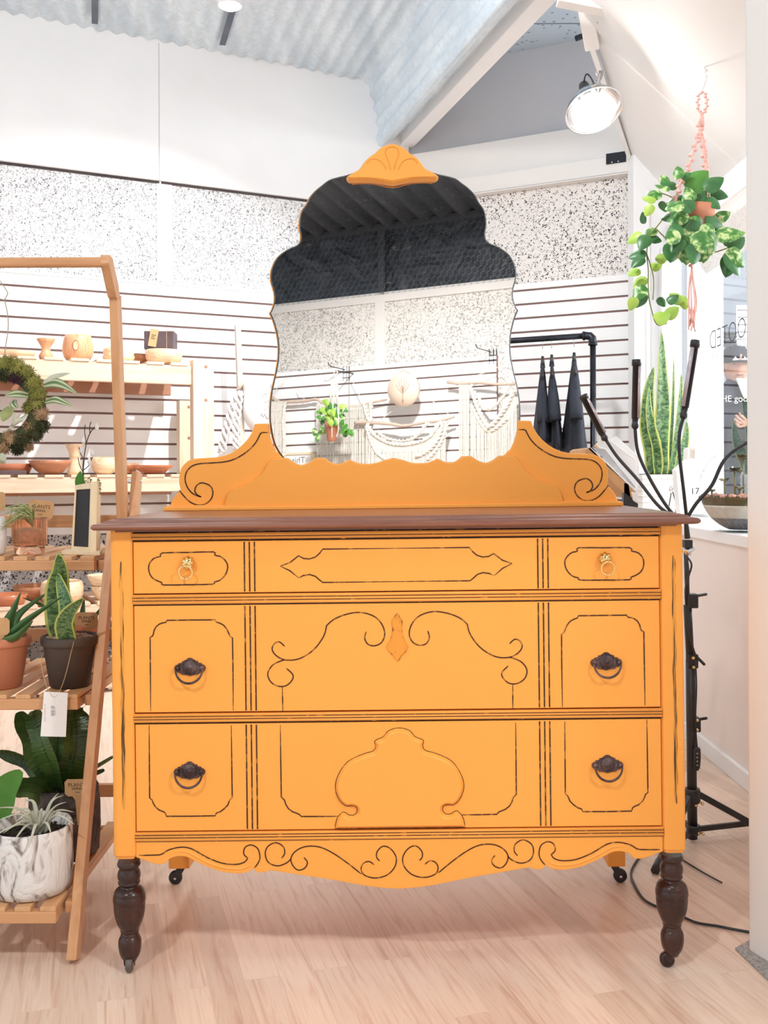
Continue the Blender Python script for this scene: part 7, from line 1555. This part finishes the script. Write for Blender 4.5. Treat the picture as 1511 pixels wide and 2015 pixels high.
# round wooden plaque
rt, t0_, o0 = broot('wooden_plaque', 794, 801, .13, None, 'round wood slice plaque with an engraved plant hanging on the slat wall in the mirror', 'plaque')
zc = MR(794, 801, .13)[1]; cpl = bq(t0_, o0, 794, 767, .13, zc); Rp = 32 * 6.0 / FPX
mb = MB(); mb.lathe([(Rp, -.01), (Rp, .02), (0, .02)], (cpl.x, 0, cpl.z), 40, 0, 'y'); mb.lathe([(0, -.01), (Rp, -.01)], (cpl.x, 0, cpl.z), 40, 0, 'y'); mb.build('wood_slice', [pbr('pale_peach_wood', (.82, .66, .54), (.78, .60, .47), 6, .7)], rt, weld=True)
mb = MB()
for L in ([(0, -26), (0, 0), (0, 8)], [(0, -5), (-6, 6), (-8, 16)], [(0, -5), (6, 6), (8, 16)], [(0, -2), (-3, 10), (-3, 20)], [(0, -2), (3, 10), (3, 22)], [(0, -8), (-10, 2), (-13, 10)], [(0, -8), (10, 2), (13, 10)], [(-2, -20), (0, -26), (2, -20)]): mb.tube([(cpl.x + a * .0031, .0205, cpl.z + b_ * .0031) for a, b_ in L], .0022, 5)
mb.build('engraved_plant', [pbr('burnt_engraving', (.46, .32, .24), (.40, .27, .2), 9, .8)], rt)
mb = MB(); mb.tube([(cpl.x - .05, .0, cpl.z + Rp * .86), (cpl.x - .02, -.03, cpl.z + Rp + .025), (cpl.x + .05, 0, cpl.z + Rp * .86)], .0025, 5); mb.build('hanging_string', [M['twine']], rt)
mb = MB(); mb.bar((cpl.x - .02, -.125, cpl.z + Rp + .02), (cpl.x - .02, -.02, cpl.z + Rp + .02), .006, .006); mb.build('wall_peg', [M['chrome']], rt)
# wire hooks on the slat wall
for px, py, lb in ((678, 738, 'left'), (966, 705, 'right')):
    rt, t0_, o0 = broot('slatwall_hook', px, py + 12, .012, None, 'dark wire grid hook on the slat wall, %s one in the mirror reflection' % lb, 'hook')
    mb = MB()
    for dx in (-.012, .012, .03): mb.tube([(dx, .0, 0), (dx, .0, .09)], .003, 5)
    for dz in (.02, .05): mb.tube([(-.014, .002, dz), (.032, .002, dz)], .003, 5)
    mb.tube(smooth([(.0, 0, .07), (-.03, .08, .075), (-.045, .12, .08), (-.05, .13, .10)], 3), .003, 5); mb.build('wire_frame', [M['blackmetal']], rt)
# small hanging pot in the mirror
hz0 = MR(652, 868, .22)[1]; rt, t0_, o0 = broot('hanging_potted_plant', 652, 868, .22, hz0, 'leafy plant in a terracotta pot in a white macrame hanger, seen in the mirror', 'hanging plant')
q = lambda x, y, d=0: bq(t0_, o0, x, y, .22 + d, hz0)
k = .0030; mb = MB(); mb.lathe([(8 * k, 0), (9 * k, .003), (12.5 * k, 27 * k), (14 * k, 28 * k), (14 * k, 38 * k), (12.5 * k, 38 * k), (11 * k, 34 * k), (0, 34 * k)], tuple(q(652, 868)), 24); mb.build('pot', [M['terra']], rt)
rr = random.Random(3)
for i in range(58):
    mb = MB(); x, y = 650 + rr.gauss(0, 13), 812 + rr.gauss(0, 9)
    if i > 40: x, y = 672 + rr.uniform(-6, 18), 842 + rr.uniform(-12, 14)
    if i > 50: x, y = 625 + rr.uniform(-8, 8), 850 + rr.uniform(-5, 6)
    a = rr.uniform(0, 6.28); heart(mb, q(x, y, rr.uniform(-.02, .07)), (cos(a), rr.uniform(-.2, .5), sin(a)), (rr.uniform(-.4, .4), 1, .4), rr.uniform(.032, .05), 0, .40); mb.build('leaf', [M[rr.choice(['leafg', 'pothos', 'pothosl'])]], rt)
mb = MB(); mb.tube(smooth([tuple(q(655, 740)), tuple(q(658, 728)), tuple(q(663, 733)), tuple(q(655, 745))], 4), .003, 5)
for dx, dd in ((-13, .0), (13, .0), (0, .04), (0, -.04)): mb.tube(smooth([tuple(q(657, 745)), tuple(q(655 + dx * .4, 775, dd * .4)), tuple(q(652 + dx, 832, dd)), tuple(q(652 + dx * .8, 855, dd * .8)), tuple(q(652, 872))], 4), .0035, 5)
for dx in (-5, 0, 5):
    mb.tube([q(657 + dx, 750), q(656 + dx * 1.4, 800)], .006, 5)
mb.build('macrame_hanger', [M['cotton']], rt)
mb = MB(); a = q(658, 729); mb.bar(a, (a.x + .02, -.21, a.z + .01), .006, .006); mb.build('wall_arm', [M['blackmetal']], rt)
# framed word sign
rt, t0_, o0 = broot('framed_sign', 590, 925, .05, None, 'small framed white sign with script lettering low in the mirror reflection', 'sign')
zc = MR(590, 925, .05)[1]; a = bq(t0_, o0, 558, 892, .05, zc); b_ = bq(t0_, o0, 616, 925, .05, zc); x0, x1 = sorted((a.x, b_.x)); z0, z1 = sorted((a.z, b_.z))
mb = MB(); mb.box((x0, -.03, z0), (x1, .012, z0 + .012)); mb.box((x0, -.03, z1 - .012), (x1, .012, z1)); mb.box((x0, -.03, z0), (x0 + .012, .012, z1)); mb.box((x1 - .012, -.03, z0), (x1, .012, z1)); mb.build('frame', [M['palewood']], rt)
mb = MB(); mb.box((x0 + .01, -.03, z0 + .01), (x1 - .01, .004, z1 - .01)); vs, fs = text_mesh('This', .055, .0005); mb.add([((x0 + x1) / 2 - x, .006, z1 - .048 + y) for x, y, z in vs], [f[::-1] for f in fs], 1); mb.build('sign_face', [M['card'], M['pencil']], rt)
